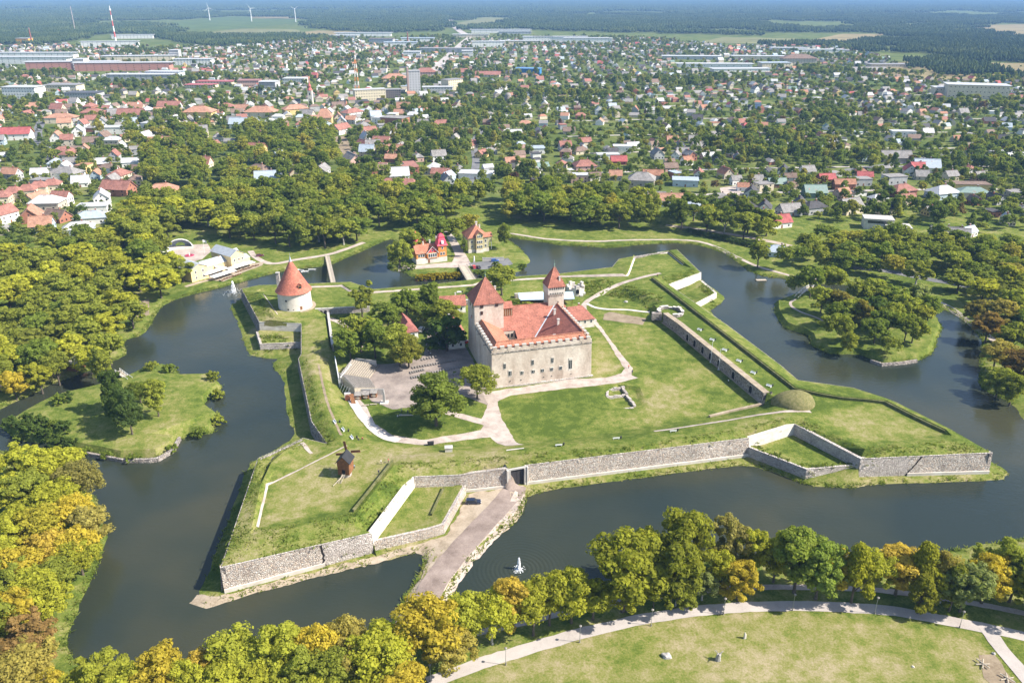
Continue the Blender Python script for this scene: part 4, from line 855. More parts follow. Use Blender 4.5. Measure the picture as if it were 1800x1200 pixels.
# retaining wall with arches beside the round tower
nwl = PL([(566, 552), (616, 549.5), (650, 547)], CY); wt_ = thing('retaining_wall', 'pale retaining wall with dark arches right of the round tower', 'wall', tuple(nwl[0])); d_ = (nwl[1] - nwl[0]); az_ = math.atan2(d_.y, d_.x); Lw = (nwl[2] - nwl[0]).length
wt_.rotation_euler = (0, 0, az_); MB().box(-3, Lw, -.6, .6, -.5, 2.75).build('masonry', 'rubble_grey', wt_); MB().box(-3, Lw, -.65, .75, 2.753, 2.95).build('coping', 'concrete', wt_)
for x in (-2.2, -.2, 1.8): put('arch_opening', ARCH, wt_, (x, -.75, -.1), 0., (.9, 1, .95))
for x in range(-3, int(Lw), 3): MB().box(x, x + .1, -.3, -.2, 2.95, 3.95).build('railing_post', 'dark_metal', wt_)
MB().box(-3, Lw, -.29, -.21, 3.85, 3.95).build('handrail', 'dark_metal', wt_)
nwr = PL([(578, 560), (586, 618)], CY); d_ = nwr[1] - nwr[0]; wt2 = thing('retaining_wall', 'thin pale retaining wall running from the round tower towards the stage', 'wall', tuple(nwr[0]), math.atan2(d_.y, d_.x)); MB().box(0, d_.length, -.55, .35, -.5, 3.2).build('masonry', 'rubble_grey', wt2); MB().box(0, d_.length, -.65, .45, 3.203, 3.4).build('coping', 'concrete', wt2)
nbl = PL([(787, 537), (822, 535), (908, 524), (951, 521)], CY)
for (a, b_, lab) in ((0, 1, 'dark retaining wall behind the castle left tower'), (2, 3, 'retaining wall behind the blue roofed shed')):
    d_ = nbl[b_] - nbl[a]; q = thing('retaining_wall', lab, 'wall', tuple(nbl[a]), math.atan2(d_.y, d_.x)); MB().box(-1, d_.length + 1, -.5, .7, -.5, 2.3).build('masonry', 'rubble_dark', q); MB().box(-1, d_.length + 1, -.6, .8, 2.303, 2.5).build('coping', 'concrete', q)
# ================================================================ SMALLER THINGS OF THE FORTRESS AND THE PARK
def on(px, py, z): p = P(px, py, z); return (p.x, p.y, hz(p.x, p.y))
# --- post mill
wm_ = thing('post_mill', 'brown wooden post windmill with ladder on the south-west bastion', 'windmill', on(609, 834, 7.4), R(-8)); wm_.scale = (.84, .84, .84)
MB().rev([(2.1, -.4), (1.9, 1.3)], 12).build('stone_base', 'rubble_grey', wm_)
MB().prism([(-2.1, -2.3), (2.1, -2.3), (2.1, 2.3), (-2.1, 2.3)], 1.35, 6.6, [(-2.3, -2.5), (2.3, -2.5), (2.3, 2.5), (-2.3, 2.5)]).build('body', 'timber', wm_)
gb = MB(); gb.add([(-2.3, -2.45, 6.6), (2.3, -2.45, 6.6), (0, -2.45, 9.0), (-2.3, 2.45, 6.6), (2.3, 2.45, 6.6), (0, 2.45, 9.0)], [(0, 1, 2), (5, 4, 3), (0, 3, 4, 1)]); gb.build('gable', 'timber', wm_)
MB().slab([(-2.75, -2.9, 6.25), (0, -2.9, 9.15), (0, 2.9, 9.15), (-2.75, 2.9, 6.25)][::-1], .12).slab([(0, -2.9, 9.15), (2.75, -2.9, 6.25), (2.75, 2.9, 6.25), (0, 2.9, 9.15)][::-1], .12).build('roof', 'dark_metal', wm_)
for k in range(9): MB().box(-2.15 + k * .5, -1.99 + k * .5, -2.53, -2.42, 1.5, 6.5).build('plank', 'timber', wm_)
MB().box(-.55, .55, -2.6, -2.4, 1.7, 3.6).build('door', 'dark_opening', wm_)
MB().tube([(0, 2.4, 7.0), (0, 3.7, 7.2)], .22, 8).build('windshaft', 'timber', wm_)
for k in range(4):
    a = R(90 * k + 8); dx, dz = math.cos(a), math.sin(a); s = MB(); s.tube([(0, 3.6, 7.2), (dx * 5.0, 3.6, 7.2 + dz * 5.0)], .09, 5)
    px_, pz_ = -dz, dx
    s.add([(dx * r_ + px_ * q, 3.62 + y, 7.2 + dz * r_ + pz_ * q) for y in (0, .06) for r_, q in ((1.2, .05), (4.9, .05), (4.9, .95), (1.2, .95))], [(0, 1, 2, 3), (7, 6, 5, 4), (0, 4, 5, 1), (1, 5, 6, 2), (2, 6, 7, 3), (3, 7, 4, 0)]); s.build('sail', 'timber', wm_)
ld = MB(); ld.tube([(-.5, -2.5, 1.8), (-1.1, -6.0, .05)], .1, 5); ld.tube([(.5, -2.5, 1.8), (-.1, -6.0, .05)], .1, 5)
for k in range(8): f = (k + .5) / 8; ld.tube([(-.5 - .6 * f, -2.5 - 3.5 * f, 1.8 - 1.75 * f), (.5 - .6 * f, -2.5 - 3.5 * f, 1.8 - 1.75 * f)], .07, 4)
ld.build('ladder', 'timber_pale', wm_); MB().tube([(0, -2.3, 1.6), (-2.2, -8.2, .35)], .13, 6).build('tail_pole', 'timber_pale', wm_)
# --- people
def person_mesh(name, joints, edges, radii, bands):
    m = bpy.data.meshes.new(name); m.from_pydata(joints, edges, []); o = bpy.data.objects.new('tmp', m); COL.objects.link(o)
    sk = o.modifiers.new('s', 'SKIN'); sv = m.skin_vertices[0].data
    for i, r_ in enumerate(radii): sv[i].radius = (r_, r_); sv[i].use_root = (i == 0)
    o.modifiers.new('d', 'SUBSURF').levels = 1
    dg = bpy.context.evaluated_depsgraph_get(); me_ = bpy.data.meshes.new_from_object(o.evaluated_get(dg)); bpy.data.objects.remove(o)
    me_.name = name; me_.materials.clear()
    for k in ('cloth', 'dark_cloth', 'skin', 'hair'): me_.materials.append(MATS[k])
    for p in me_.polygons: p.material_index = bands(p.center); p.use_smooth = True
    return me_
plain('dark_cloth', (.03, .035, .06), .9, .2, 3.); plain('hair', (.05, .03, .02), .8, .2, 3.)
JS = [(0, 0, .95), (0, 0, 1.2), (0, 0, 1.42), (0, 0, 1.52), (0, -.02, 1.62), (0, -.01, 1.72), (.1, 0, .9), (.11, .03, .5), (.11, 0, .08), (.11, -.14, .03), (-.1, 0, .9), (-.11, -.06, .5), (-.11, 0, .08), (-.11, -.14, .03), (.19, 0, 1.4), (.25, .02, 1.14), (.24, -.05, .9), (.24, -.08, .8), (-.19, 0, 1.4), (-.25, .02, 1.14), (-.24, -.05, .9), (-.24, -.08, .8)]
JE = [(0, 1), (1, 2), (2, 3), (3, 4), (4, 5), (0, 6), (6, 7), (7, 8), (8, 9), (0, 10), (10, 11), (11, 12), (12, 13), (2, 14), (14, 15), (15, 16), (16, 17), (2, 18), (18, 19), (19, 20), (20, 21)]
JR = [.15, .14, .13, .06, .1, .07, .1, .07, .05, .04, .1, .07, .05, .04, .07, .055, .04, .04, .07, .055, .04, .04]
PST = person_mesh('standing_body', JS, JE, JR, lambda c: 1 if c.z < .93 else (3 if c.z > 1.68 or (c.z > 1.58 and c.y > .03) else (2 if c.z > 1.5 or (abs(c.x) > .2 and c.z < 1.05) else 0)))
JT = [(x, y, z - .75) for x, y, z in JS]; 
for i, q in ((7, (.12, -.42, .2)), (8, (.13, -.75, .06)), (9, (.13, -.85, .1)), (11, (-.14, -.40, .22)), (12, (-.15, -.72, .06)), (13, (-.15, -.82, .1)), (16, (.2, -.2, .3)), (17, (.18, -.28, .25)), (20, (-.2, -.2, .3)), (21, (-.18, -.28, .25))): JT[i] = q
PSI = person_mesh('sitting_body', JT, JE, JR, lambda c: (1 if (c.z < .22 or (c.y < -.12 and c.z < .35)) else (3 if c.z > .95 else (2 if c.z > .76 else 0))))
def person(label, loc, rz, shirt, sit=False):
    o = put('person', PSI if sit else PST, None, loc, rz, None, shirt); tag(o, label, 'person'); return o
person('person in light top sitting on the grass slope above the west path, left one', on(630, 774, 6.5), R(30), (.05, .05, .06), True)
person('person in reddish top sitting on the grass slope above the west path, right one', on(637, 771, 6.5), R(20), (.35, .08, .06), True)
person('person in pale shirt walking right of the windmill, left of two', on(670, 815, 7.4), R(90), (.7, .68, .65)); person('person in red top walking right of the windmill, right of two', on(683, 813, 7.4), R(-90), (.5, .08, .07))
person('person in dark clothes standing between windmill and dark parapet step', on(666, 833, 7.4), R(10), (.05, .06, .09)); person('person in blue-grey shirt beside the windmill', on(623, 824, 7.4), R(200), (.3, .36, .45))
person('person in orange top on the path right of the castle', on(1105, 648, 4), R(30), (.7, .16, .05)); person('person in dark blue on the path right of the castle', on(1111, 657, 4), R(200), (.04, .05, .12))
person('person in white shirt on the lawn before the casemate wall', on(1280, 673, 4), R(120), (.75, .74, .72)); person('person in dark red on the north-east rampart', on(1155, 490, 7), R(0), (.25, .05, .05)); person('person in black on the north-east rampart', on(1165, 493, 7), R(60), (.03, .03, .04))
person('person in white walking in the castle yard', on(753, 621, 4), R(20), (.75, .74, .72)); person('person in blue jeans and pale top in the castle yard', on(757, 625, 4), R(170), (.55, .6, .7))
wq = cw(36.2, 1.75); person('watcher in dark clothes on the castle wall walk above the tall window', (wq[0], wq[1], CY + WT + .62), CRZ, (.05, .03, .05))
person('person in blue sitting at the log under the big yard tree', on(705, 731, 4), R(100), (.05, .15, .45), True); person('person in white sitting at the log under the big yard tree', on(699, 733, 4), R(60), (.75, .74, .72), True); person('person in grey top standing by the log under the big yard tree', on(706, 725, 4), R(160), (.4, .38, .36)); person('person in dark top by the far end of the log', on(717, 727, 4), R(240), (.06, .06, .09))
tag(MB().tube([(-2.6, 0, .3), (0, .05, .34), (2.6, 0, .3)], [.28, .3, .24], 9).build('log', 'timber_pale'), 'long fallen log under the big yard tree', 'log').location = on(714, 731, 4)
# --- benches and bins on the ramparts
def bench_proto():
    t = thing('white_bench', '', 'bench', (0, 0, 0), 0, 'white benches on the ramparts'); MB().box(-1.1, 1.1, -.28, .28, .42, .5).build('seat', 'white_paint', t); MB().box(-1.1, 1.1, .28, .36, .5, .95).build('backrest', 'white_paint', t)
    lg = MB().box(-.06, .06, -.26, .3, 0, .42).mesh('leg', 'white_paint'); put('leg', lg, t, (-.9, 0, 0)); put('leg', lg, t, (.9, 0, 0)); return t
def bin_proto():
    t = thing('litter_bin', '', 'litter bin', (0, 0, 0), 0, 'dark litter bins beside the benches'); MB().rev([(.24, .0), (.28, .75), (.2, .85)], 10).build('body', 'dark_metal', t); MB().rev([(.31, .86), (.29, .94)], 10).build('rim', 'dark_metal', t); return t
_bp, _np = bench_proto(), bin_proto(); _bu = False
SB = [((982, 783, 8), 'south rampart, %s bench from the gate', R(8)), ((1083, 770, 8), 'south rampart, %s bench from the gate', R(8)), ((1183, 758, 8), 'south rampart, %s bench from the gate', R(10))]
benches = [(p, 'white bench on the south rampart, %s right of the gate' % ordinal(i + 1), 'dark litter bin on the south rampart, %s right of the gate' % ordinal(i + 1), R(188)) for i, p in enumerate([(982, 784, 8), (1083, 771, 8), (1183, 759, 8)])]
benches += [(p, 'white bench on the east rampart above the casemates, %s from the ruined tower' % ordinal(i + 1), 'dark litter bin on the east rampart, %s from the ruined tower' % ordinal(i + 1), R(-48)) for i, p in enumerate([(1229, 581, 7.8), (1251, 599, 7.8), (1273, 617, 7.8), (1298, 636, 7.8), (1323, 657, 7.8), (1351, 680, 7.8)])]
benches += [(p, 'white bench above the west path, %s from the round tower' % ordinal(i + 1), 'dark litter bin above the west path, %s from the round tower' % ordinal(i + 1), R(-60)) for i, p in enumerate([(588, 743, 7.6), (603, 756, 7.6), (618, 770, 7)])]
benches += [((807, 515, 6.3), 'white bench on the north rampart behind the castle', 'dark litter bin on the north rampart behind the castle', R(5))]
for i, (p, lb, lb2, rz) in enumerate(benches):
    b_ = _bp if i == 0 else copy_tree(_bp); n_ = _np if i == 0 else copy_tree(_np); q = on(*p); b_.location = q; b_.rotation_euler = (0, 0, rz); b_['label'] = lb
    n_.location = (q[0] + 1.7, q[1] + .6, hz(q[0] + 1.7, q[1] + .6)); n_['label'] = lb2
# --- open-air stage: two wings of stepped seating
gs = thing('grandstand', 'pale timber open-air grandstand of stepped seats facing right', 'grandstand', on(649, 666, 4)); g_o = gs.location.copy()
def wing(f1, f2, b1, b2, n=13):
    F1, F2, B1, B2 = (P(*f1, CY), P(*f2, CY), P(*b1, 8.2), P(*b2, 8.2))
    for k in range(n):
        a0, a1 = F1.lerp(B1, k / n), F1.lerp(B1, (k + 1) / n); c0, c1_ = F2.lerp(B2, k / n), F2.lerp(B2, (k + 1) / n); zt = CY + .5 + 3.7 * k / n
        MB().prism([(a0 - g_o).xy[:], (a1 - g_o).xy[:], (c1_ - g_o).xy[:], (c0 - g_o).xy[:]][::-1], -.3, zt - CY).build('seat_step', 'timber_pale', gs, fix=True)
        q0, q1 = a0.lerp(a1, .55), c0.lerp(c1_, .55); MB().slab([(a0.lerp(a1, .05) - g_o).xy[:] + (zt - CY + .28,), (c0.lerp(c1_, .05) - g_o).xy[:] + (zt - CY + .28,), (q1 - g_o).xy[:] + (zt - CY + .28,), (q0 - g_o).xy[:] + (zt - CY + .28,)][::-1], .06).build('bench_plank', 'timber_grey', gs)
wing((649, 665), (667, 643), (598, 655), (617, 631)); wing((660.5, 683.5), (649, 666.5), (623, 681), (598, 656.5))
def panel(par, a, b_, za, zb_, h, mat, nm='panel', th=.15):
    p, q = P(*a, za), P(*b_, zb_); d = (q - p).xy.normalized(); s = Vector((-d.y, d.x)) * th; o = par.location
    vs_ = [Vector((*(p.xy - s), za)), Vector((*(q.xy - s), zb_)), Vector((*(q.xy + s), zb_)), Vector((*(p.xy + s), za))]; vs_ += [v_ + Vector((0, 0, h)) for v_ in vs_]
    MB().add([v_ - o for v_ in vs_], [(3, 2, 1, 0), (4, 5, 6, 7), (0, 1, 5, 4), (1, 2, 6, 5), (2, 3, 7, 6), (3, 0, 4, 7)]).build(nm, mat, par)
panel(gs, (626, 694), (675, 693.5), CY, CY, 2.6, 'concrete', 'front_panel'); panel(gs, (626, 641), (662, 645), CY + .3, CY + .2, 3.0, 'concrete', 'rear_panel'); panel(gs, (596, 668), (624, 692), CY + .5, CY + .2, 3.6, 'timber_grey', 'side_panel'); panel(gs, (590, 640), (597, 680), CY, CY, 4.0, 'white_paint', 'back_panel')
panel(gs, (598, 664), (617, 640), CY + 4.6, CY + 4.6, .12, 'white_paint', 'handrail', .08)
for k in range(9):
    f = k / 8; p = P(598 + 19 * f, 664 - 24 * f, CY + 4.2); MB().box(-.07, .07, -.07, .07, -3.9, 1.3).build('rail_post', 'white_paint', gs).location = p - g_o
for k in range(4): MB().tube([P(598 + k * 4, 686 + k * 2.2, CY + 1) - g_o, P(602 + k * 4.4, 676 + k * 2, CY + 4) - g_o], .1, 5).build('brace', 'white_paint', gs)
panel(gs, (606, 702), (617, 701), CY, CY, 2.6, 'limewash', 'entrance_wall', .4)
put('entrance_door', arch_mesh(.9, 1.5, .3).mesh('entrance_door', 'brick_red'), gs, P(611.5, 703, CY) - g_o + Vector((0, -.5, 0)))
rp = P(618, 702, CY) - g_o; MB().slab([rp + Vector((-.8, .2, 2.4)), rp + Vector((.8, .2, 2.4)), rp + Vector((2.2, -3.4, .15)), rp + Vector((.6, -3.4, .15))][::-1], .12).build('ramp', 'timber', gs)
hp_ = thing('wooden_booth', '', 'booth', (0, 0, 0), 0, 'wooden booths below the grandstand'); MB().box(-1.1, 1.1, -1, 1, 0, 2.0).build('body', 'timber', hp_); MB().slab([(-1.35, -1.35, 1.95), (1.35, -1.35, 1.95), (1.35, 1.25, 2.6), (-1.35, 1.25, 2.6)], .1).build('roof', 'timber_grey', hp_); MB().box(-.45, .45, -1.06, -.98, .1, 1.6).build('hatch', 'timber_pale', hp_); MB().box(-.85, .85, -1.5, -1.1, .9, .98).build('counter', 'timber_pale', hp_)
for k, (x, y, w2) in enumerate(((630, 700, 'left'), (643.6, 698.5, 'middle'), (657.6, 696, 'right'))):
    o = hp_ if k == 0 else copy_tree(hp_); o.location = on(x, y, CY); o['label'] = 'small brown wooden booth below the grandstand, %s of three' % w2
mo_ = thing('monument', 'slim stone pillar with a figure on a white square base in the yard', 'monument', on(675.7, 708, CY)); MB().box(-1.5, 1.5, -1.5, 1.5, -.2, .35).build('base', 'limewash', mo_); MB().prism([(-.45, -.45), (.45, -.45), (.45, .45), (-.45, .45)], .36, 4.2, [(-.35, -.35), (.35, -.35), (.35, .35), (-.35, .35)]).build('shaft', 'boulder', mo_); MB().rev([(.3, 4.2), (.42, 4.5), (.3, 5.2), (.2, 5.35), (.22, 5.6), (.1, 5.8)], 10).build('figure', 'boulder', mo_)
for k, (x, y) in enumerate(((643, 713.5), (657, 711.5))):
    t = thing('log_bench', 'low log bench near the monument, %s of two' % ('left', 'right')[k], 'bench', on(x, y, CY), R(8)); MB().tube([(-1.3, 0, .4), (1.3, 0, .4)], .2, 8).build('seat', 'timber_pale', t); MB().box(-1.0, -.8, -.2, .2, 0, .3).build('leg', 'timber_pale', t); MB().box(.8, 1.0, -.2, .2, 0, .3).build('leg', 'timber_pale', t)
t = thing('black_cabinet', 'black box beside the path at the foot of the south rampart', 'box', on(757, 779, 5), R(10)); MB().box(-1, 1, -.6, .6, 0, 1.1).build('body', 'dark_metal', t); MB().box(-1.1, 1.1, -.7, .7, 1.1, 1.2).build('lid', 'dark_metal', t)
t = thing('white_hut', 'small white hut with flat top on the grass left of the gate', 'hut', on(789, 796, 6), R(5)); MB().box(-1.2, 1.2, -.9, .9, -.2, 1.6).build('body', 'limewash', t); MB().box(-1.35, 1.35, -1.05, 1.05, 1.603, 1.75).build('roof', 'concrete', t)
# --- rows of dark timber benches in the yard
tb = thing('yard_bench', 'short dark timber bench in the rows between stage and castle', 'bench', (0, 0, 0), 0, 'rows of benches in the castle yard'); MB().box(-.22, .22, -1.05, 1.05, .4, .47).build('seat', 'timber_grey', tb); lgm = MB().box(-.2, .2, -.06, .06, 0, .4).mesh('leg', 'timber_grey'); put('leg', lgm, tb, (0, -.8, 0)); put('leg', lgm, tb, (0, .8, 0))
first = True
for r_, (x0, y0, x1, y1, n) in enumerate(((724, 664.5, 748, 660, 7), (722, 656, 745, 651, 7), (726, 648, 800, 634, 17), (742, 660, 812, 645, 16), (765, 667, 815, 656, 12), (742, 633, 780, 624, 9))):
    for k in range(n):
        f = k / (n - 1); q = on(x0 + (x1 - x0) * f, y0 + (y1 - y0) * f, CY); o = tb if first else copy_tree(tb); first = False; o.location = (q[0], q[1], q[2] + .05); o.rotation_euler = (0, 0, R(14 + rnd.uniform(-3, 3))); o['label'] = 'dark timber yard bench, %s, %s from left' % (('nearest the stage, lower row', 'nearest the stage, upper row', 'long middle row', 'long lower row', 'row by the castle wall', 'uppermost row')[r_], ordinal(k + 1))
# --- flagpoles, lamps
for k, (x, y) in enumerate(((1249, 637), (1263, 650))):
    t = thing('flagpole', 'bare white flagpole in front of the casemate wall, %s' % ('left one', 'right one')[k], 'flagpole', on(x, y, CY)); MB().tube([(0, 0, 0), (0, 0, 9.2)], [.12, .06], 8).build('pole', 'white_paint', t); MB().rev([(.02, 9.2), (.13, 9.32), (.02, 9.45)], 8).build('knob', 'white_paint', t); MB().box(-.4, .4, -.4, .4, -.1, .25).build('foot', 'concrete', t)
lp = thing('street_lamp', '', 'street lamp', (0, 0, 0), 0, 'lamps along the curved park path'); MB().tube([(0, 0, 0), (0, 0, 1.0), (0, 0, 4.9)], [.09, .07, .05], 8).build('post', 'steel', lp); MB().rev([(.12, 4.85), (.34, 5.05), (.36, 5.2), (.1, 5.4)], 12).build('lamp_head', 'timber_grey', lp); MB().rev([(.17, 0), (.15, .7), (.09, .75)], 8).build('base', 'timber_grey', lp)
for k, (x, y) in enumerate(((757, 1197), (889, 1167), (1019, 1128), (1144.5, 1099), (1271.5, 1079), (1393, 1071), (1537.5, 1077), (1687, 1101))):
    o = lp if k == 0 else copy_tree(lp); o.location = on(x, y, 1.2); o['label'] = 'thin grey lamp post along the curved park path, %s from the left' % ordinal(k + 1)
# --- lawn things
def rock(name, label, loc, sx, sy, sz, seed, mat='boulder', cat='boulder'):
    bm = bmesh.new(); bmesh.ops.create_icosphere(bm, subdivisions=3, radius=1)
    for v_ in bm.verts:
        k = 1 + .35 * mnoise.noise(v_.co * 1.3 + Vector((seed, 0, 0))) + .12 * mnoise.noise(v_.co * 4 + Vector((0, seed, 0))); v_.co = Vector((v_.co.x * sx * k, v_.co.y * sy * k, max(-.3, v_.co.z * k) * sz + .2 * sz))
    m = bpy.data.meshes.new(name); bm.to_mesh(m); bm.free(); m.materials.append(MATS[mat]); return tag(put(name, m, None, loc), label, cat)
rock('boulder', 'large pale boulder lying on the foreground lawn', on(1172, 1152, 1.2), 1.2, .9, .8, 3.); rock('boulder', 'small pale boulder on the grass above the planted bank', on(1100, 531, 4), 1.0, .8, .6, 5.); rock('stone_marker', 'small upright white stone on the foreground lawn', on(1309, 1120, 1.2), .35, .3, 1.5, 9., 'limewash', 'stone')
rock('round_stone', 'small white stone far right on the foreground lawn', on(1605, 1171, 1.2), .3, .3, .3, 2., 'limewash', 'stone'); rock('boulder', 'small stone beside the bare patch at lower right', on(1747, 1148, 1.2), .45, .4, .4, 7.)
t = thing('stump_sculpture', 'grey hollow tree stump with stubby branches on the foreground lawn', 'tree stump', on(1262, 1158, 1.2)); MB().tube([(0, 0, -.2), (.05, 0, .8), (.15, .05, 1.7)], [.75, .6, .5], 10).build('trunk', 'bark_pale', t)
for a in (20, 140, 260): MB().tube([(.1, 0, 1.5), (.1 + math.cos(R(a)) * .7, math.sin(R(a)) * .7, 2.1), (.1 + math.cos(R(a)) * 1.2, math.sin(R(a)) * 1.2, 2.3)], [.2, .12, .05], 6).build('branch', 'bark_pale', t)
for k, (x, y) in enumerate(((1727, 1168), (1770, 1193))):
    t = thing('log_star', 'star of crossed pale logs on the bare patch at lower right, %s' % ('upper one', 'lower one')[k], 'log seat', on(x, y, 1.2))
    for a in range(3): q = Vector((math.cos(R(a * 60 + 10 * k)), math.sin(R(a * 60 + 10 * k)), 0)) * 1.6; MB().tube([(-q.x, -q.y, .25 + .12 * a), (q.x, q.y, .35 + .12 * a)], .16, 7).build('log', 'timber_pale', t)
sheet('bare_patch', PL([(1718, 1150), (1745, 1148), (1775, 1185), (1795, 1215), (1750, 1215), (1725, 1180)], 1.2), 'worn_soil', 'bare brown patch beside the branching path', dz=.05, edge=.8)
# --- fountains
def fountain(label, loc, h, w_):
    t = thing('fountain', label, 'fountain', loc); r2 = random.Random(int(h * 10)); mb = MB()
    for i in range(260):
        a = r2.random() * 6.283; f = r2.random(); z = h * f; sp = w_ * (.12 + .5 * (1 - f) ** 1.3 * r2.random() + .1 * math.sin(f * 3.1)); s = .10 + .12 * r2.random()
        x, y = sp * math.cos(a), sp * math.sin(a); mb.add([(x - s, y, z), (x, y - s, z + s * .3), (x + s, y, z), (x, y + s, z + s * .3), (x, y, z + s * 1.5), (x, y, z - s)], [(0, 1, 4), (1, 2, 4), (2, 3, 4), (3, 0, 4), (1, 0, 5), (2, 1, 5), (3, 2, 5), (0, 3, 5)])
    tag(mb.build('spray', 'foam', t), kind='stuff'); mb = MB()
    for i in range(170):
        a = r2.random() * 6.283; rr3 = w_ * (.3 + 2.2 * r2.random() ** 1.6); s = .06 + .16 * r2.random(); x, y = rr3 * math.cos(a), rr3 * math.sin(a); mb.add([(x - s, y, .02), (x, y - s * .6, .02), (x + s, y, .02), (x, y + s * .6, .02), (x, y, .05 + s * .3)], [(0, 1, 4), (1, 2, 4), (2, 3, 4), (3, 0, 4)])
    tag(mb.build('foam', 'foam', t), kind='stuff'); MB().rev([(.3, -.4), (.3, .12), (.12, .2)], 8).build('nozzle', 'dark_metal', t)
fountain('white fountain jet in the south moat near the foreground trees', FOUNTAINS[0], 3.8, .75); fountain('white fountain spray in the west moat below the round tower', FOUNTAINS[1], 6.2, 2.4)
# --- cars
def car_proto():
    t = thing('parked_car', '', 'car', (0, 0, 0)); prof = [(-2.25, .35), (2.25, .35), (2.28, .62), (2.1, .82), (1.05, .95), (-2.1, .98), (-2.28, .7)]; w_ = .86
    MB().add([(x, s * w_, z) for s in (-1, 1) for x, z in prof], [tuple(range(6, -1, -1))[::-1], tuple(range(13, 6, -1))] + [(i, i + 7, (i + 1) % 7 + 7, (i + 1) % 7) for i in range(7)]).build('body', 'car_paint', t, (.02, .03, .06), fix=True)
    c0 = [(1.05, .95), (-2.1, .97), (-1.9, 1.42), (.35, 1.45)]; MB().add([(x, s * (w_ - (.02 if z < 1.2 else .16)), z) for s in (-1, 1) for x, z in c0], [(0, 1, 2, 3), (7, 6, 5, 4), (0, 4, 5, 1), (1, 5, 6, 2), (3, 2, 6, 7), (0, 3, 7, 4)]).build('windows', 'glass', t, fix=True)
    rf = MB().box(-1.95, .42, -.72, .72, 1.44, 1.5).build('roof', 'car_paint', t, (.02, .03, .06))
    wh = MB(); wh.rev([(.32, -.11), (.34, -.05), (.34, .05), (.32, .11)], 14); wh.v = [(x, z, y) for x, y, z in wh.v]; wm2 = wh.mesh('wheel', 'rubber'); hb = MB(); hb.rev([(.19, -.125), (.19, .125)], 10); hb.v = [(x, z, y) for x, y, z in hb.v]; hm2 = hb.mesh('rim', 'steel')
    for x in (-1.4, 1.4):
        for s in (-1, 1): q = put('wheel', wm2, t, (x, s * .8, .34)); put('rim', hm2, q)
    for s in (-1, 1): MB().box(2.2, 2.3, s * .6 - .18, s * .6 + .18, .62, .78).build('headlight', 'white_paint', t); MB().box(-2.3, -2.2, s * .65 - .14, s * .65 + .14, .66, .86).build('tail_light', 'brick_red', t)
    return t
_cp = car_proto(); _cu = [False]
def car(label, loc, rz, c, sc=(1, 1, 1)):
    o = _cp if not _cu[0] else copy_tree(_cp); _cu[0] = True; o['label'] = label; o.location = loc; o.rotation_euler = (0, 0, rz); o.scale = sc
    for ch in o.children:
        if ch.name.split('.')[0] in ('body', 'roof'): ch.color = (*c, 1)
car('dark blue estate car parked alone beside the south-west terrace wall', on(832, 884, 1), R(2), (.012, .022, .05), (1.05, 1.05, 1.05))
car('silver car left of the white van in the castle yard', on(731, 584, 4), R(75), (.45, .47, .5)); car('white van in the castle yard', on(741, 582, 4), R(80), (.8, .8, .8), (1.1, 1.1, 1.45)); car('dark car right of the white van in the castle yard', on(752, 583, 4), R(80), (.05, .03, .04)); car('black car standing in the castle yard below the vans', on(751, 601, 4), R(100), (.02, .025, .03)); car('bright red car at the foot of the castle west wall', on(818, 603, 4), R(60), (.55, .02, .03))
car('small red car on the villa car park', on(833, 470, 1.3), R(105), (.6, .03, .04)); car('black car next to the red one on the villa car park', on(841, 470.5, 1.3), R(110), (.02, .02, .025)); car('blue car on the villa car park by the terrace wall', on(870, 459, 1.3), R(8), (.03, .12, .42)); car('dark red car behind the blue one on the villa car park', on(866, 456, 1.3), R(20), (.2, .03, .03)); car('maroon car on the drive behind the yellow hall', on(457, 450, 1.3), R(25), (.15, .03, .05))
# --- bridges
def bridge(name, label, a, b_, wd, deck='timber_grey', rail='timber_pale', posts=8, piers=3, rail_h=1.05, arch=0.):
    d = b_ - a; Ln = d.xy.length; t = thing(name, label, 'bridge', tuple(a), math.atan2(d.y, d.x)); n = max(8, int(Ln / 1.2)); fz = lambda x: d.z * x / Ln + arch * math.sin(math.pi * x / Ln)
    pm = MB().box(-.5, .5, -wd / 2, wd / 2, -.12, 0).mesh('plank', deck)
    for k in range(n): x = (k + .5) * Ln / n; put('plank', pm, t, (x, 0, fz(x)), None, (Ln / n * .93, 1, 1))
    for s in (-1, 1):
        MB().tube([(x, s * (wd / 2 - .12), fz(x) - .3) for x in (0, Ln * .25, Ln * .5, Ln * .75, Ln)], .16, 5).build('girder', deck, t)
        MB().tube([(x, s * (wd / 2 - .06), fz(x) + rail_h) for x in (0, Ln * .25, Ln * .5, Ln * .75, Ln)], .07, 5).build('handrail', rail, t)
        MB().tube([(x, s * (wd / 2 - .06), fz(x) + rail_h * .5) for x in (0, Ln * .25, Ln * .5, Ln * .75, Ln)], .05, 5).build('handrail', rail, t)
        for k in range(posts + 1): x = Ln * k / posts; MB().box(x - .07, x + .07, s * (wd / 2 - .06) - .07, s * (wd / 2 - .06) + .07, fz(x) - .2, fz(x) + rail_h).build('post', rail, t)
        for k in range(1, piers + 1): x = Ln * k / (piers + 1); MB().box(x - .16, x + .16, s * (wd / 2 - .5) - .16, s * (wd / 2 - .5) + .16, -a.z - .4, fz(x) - .13).build('pile', deck, t)
    return t
bridge('footbridge', 'long wooden footbridge over the moat right of the round tower', P(585.5, 496, 5.8), P(575, 450, 1.4), 2.6, 'timber_pale', 'timber_grey', 14, 6)
bridge('road_bridge', 'wide plank bridge from the fortress to the villa island', P(829, 492, 5.6), P(813, 467, 1.8), 5.0, 'timber_pale', 'timber_grey', 9, 4)
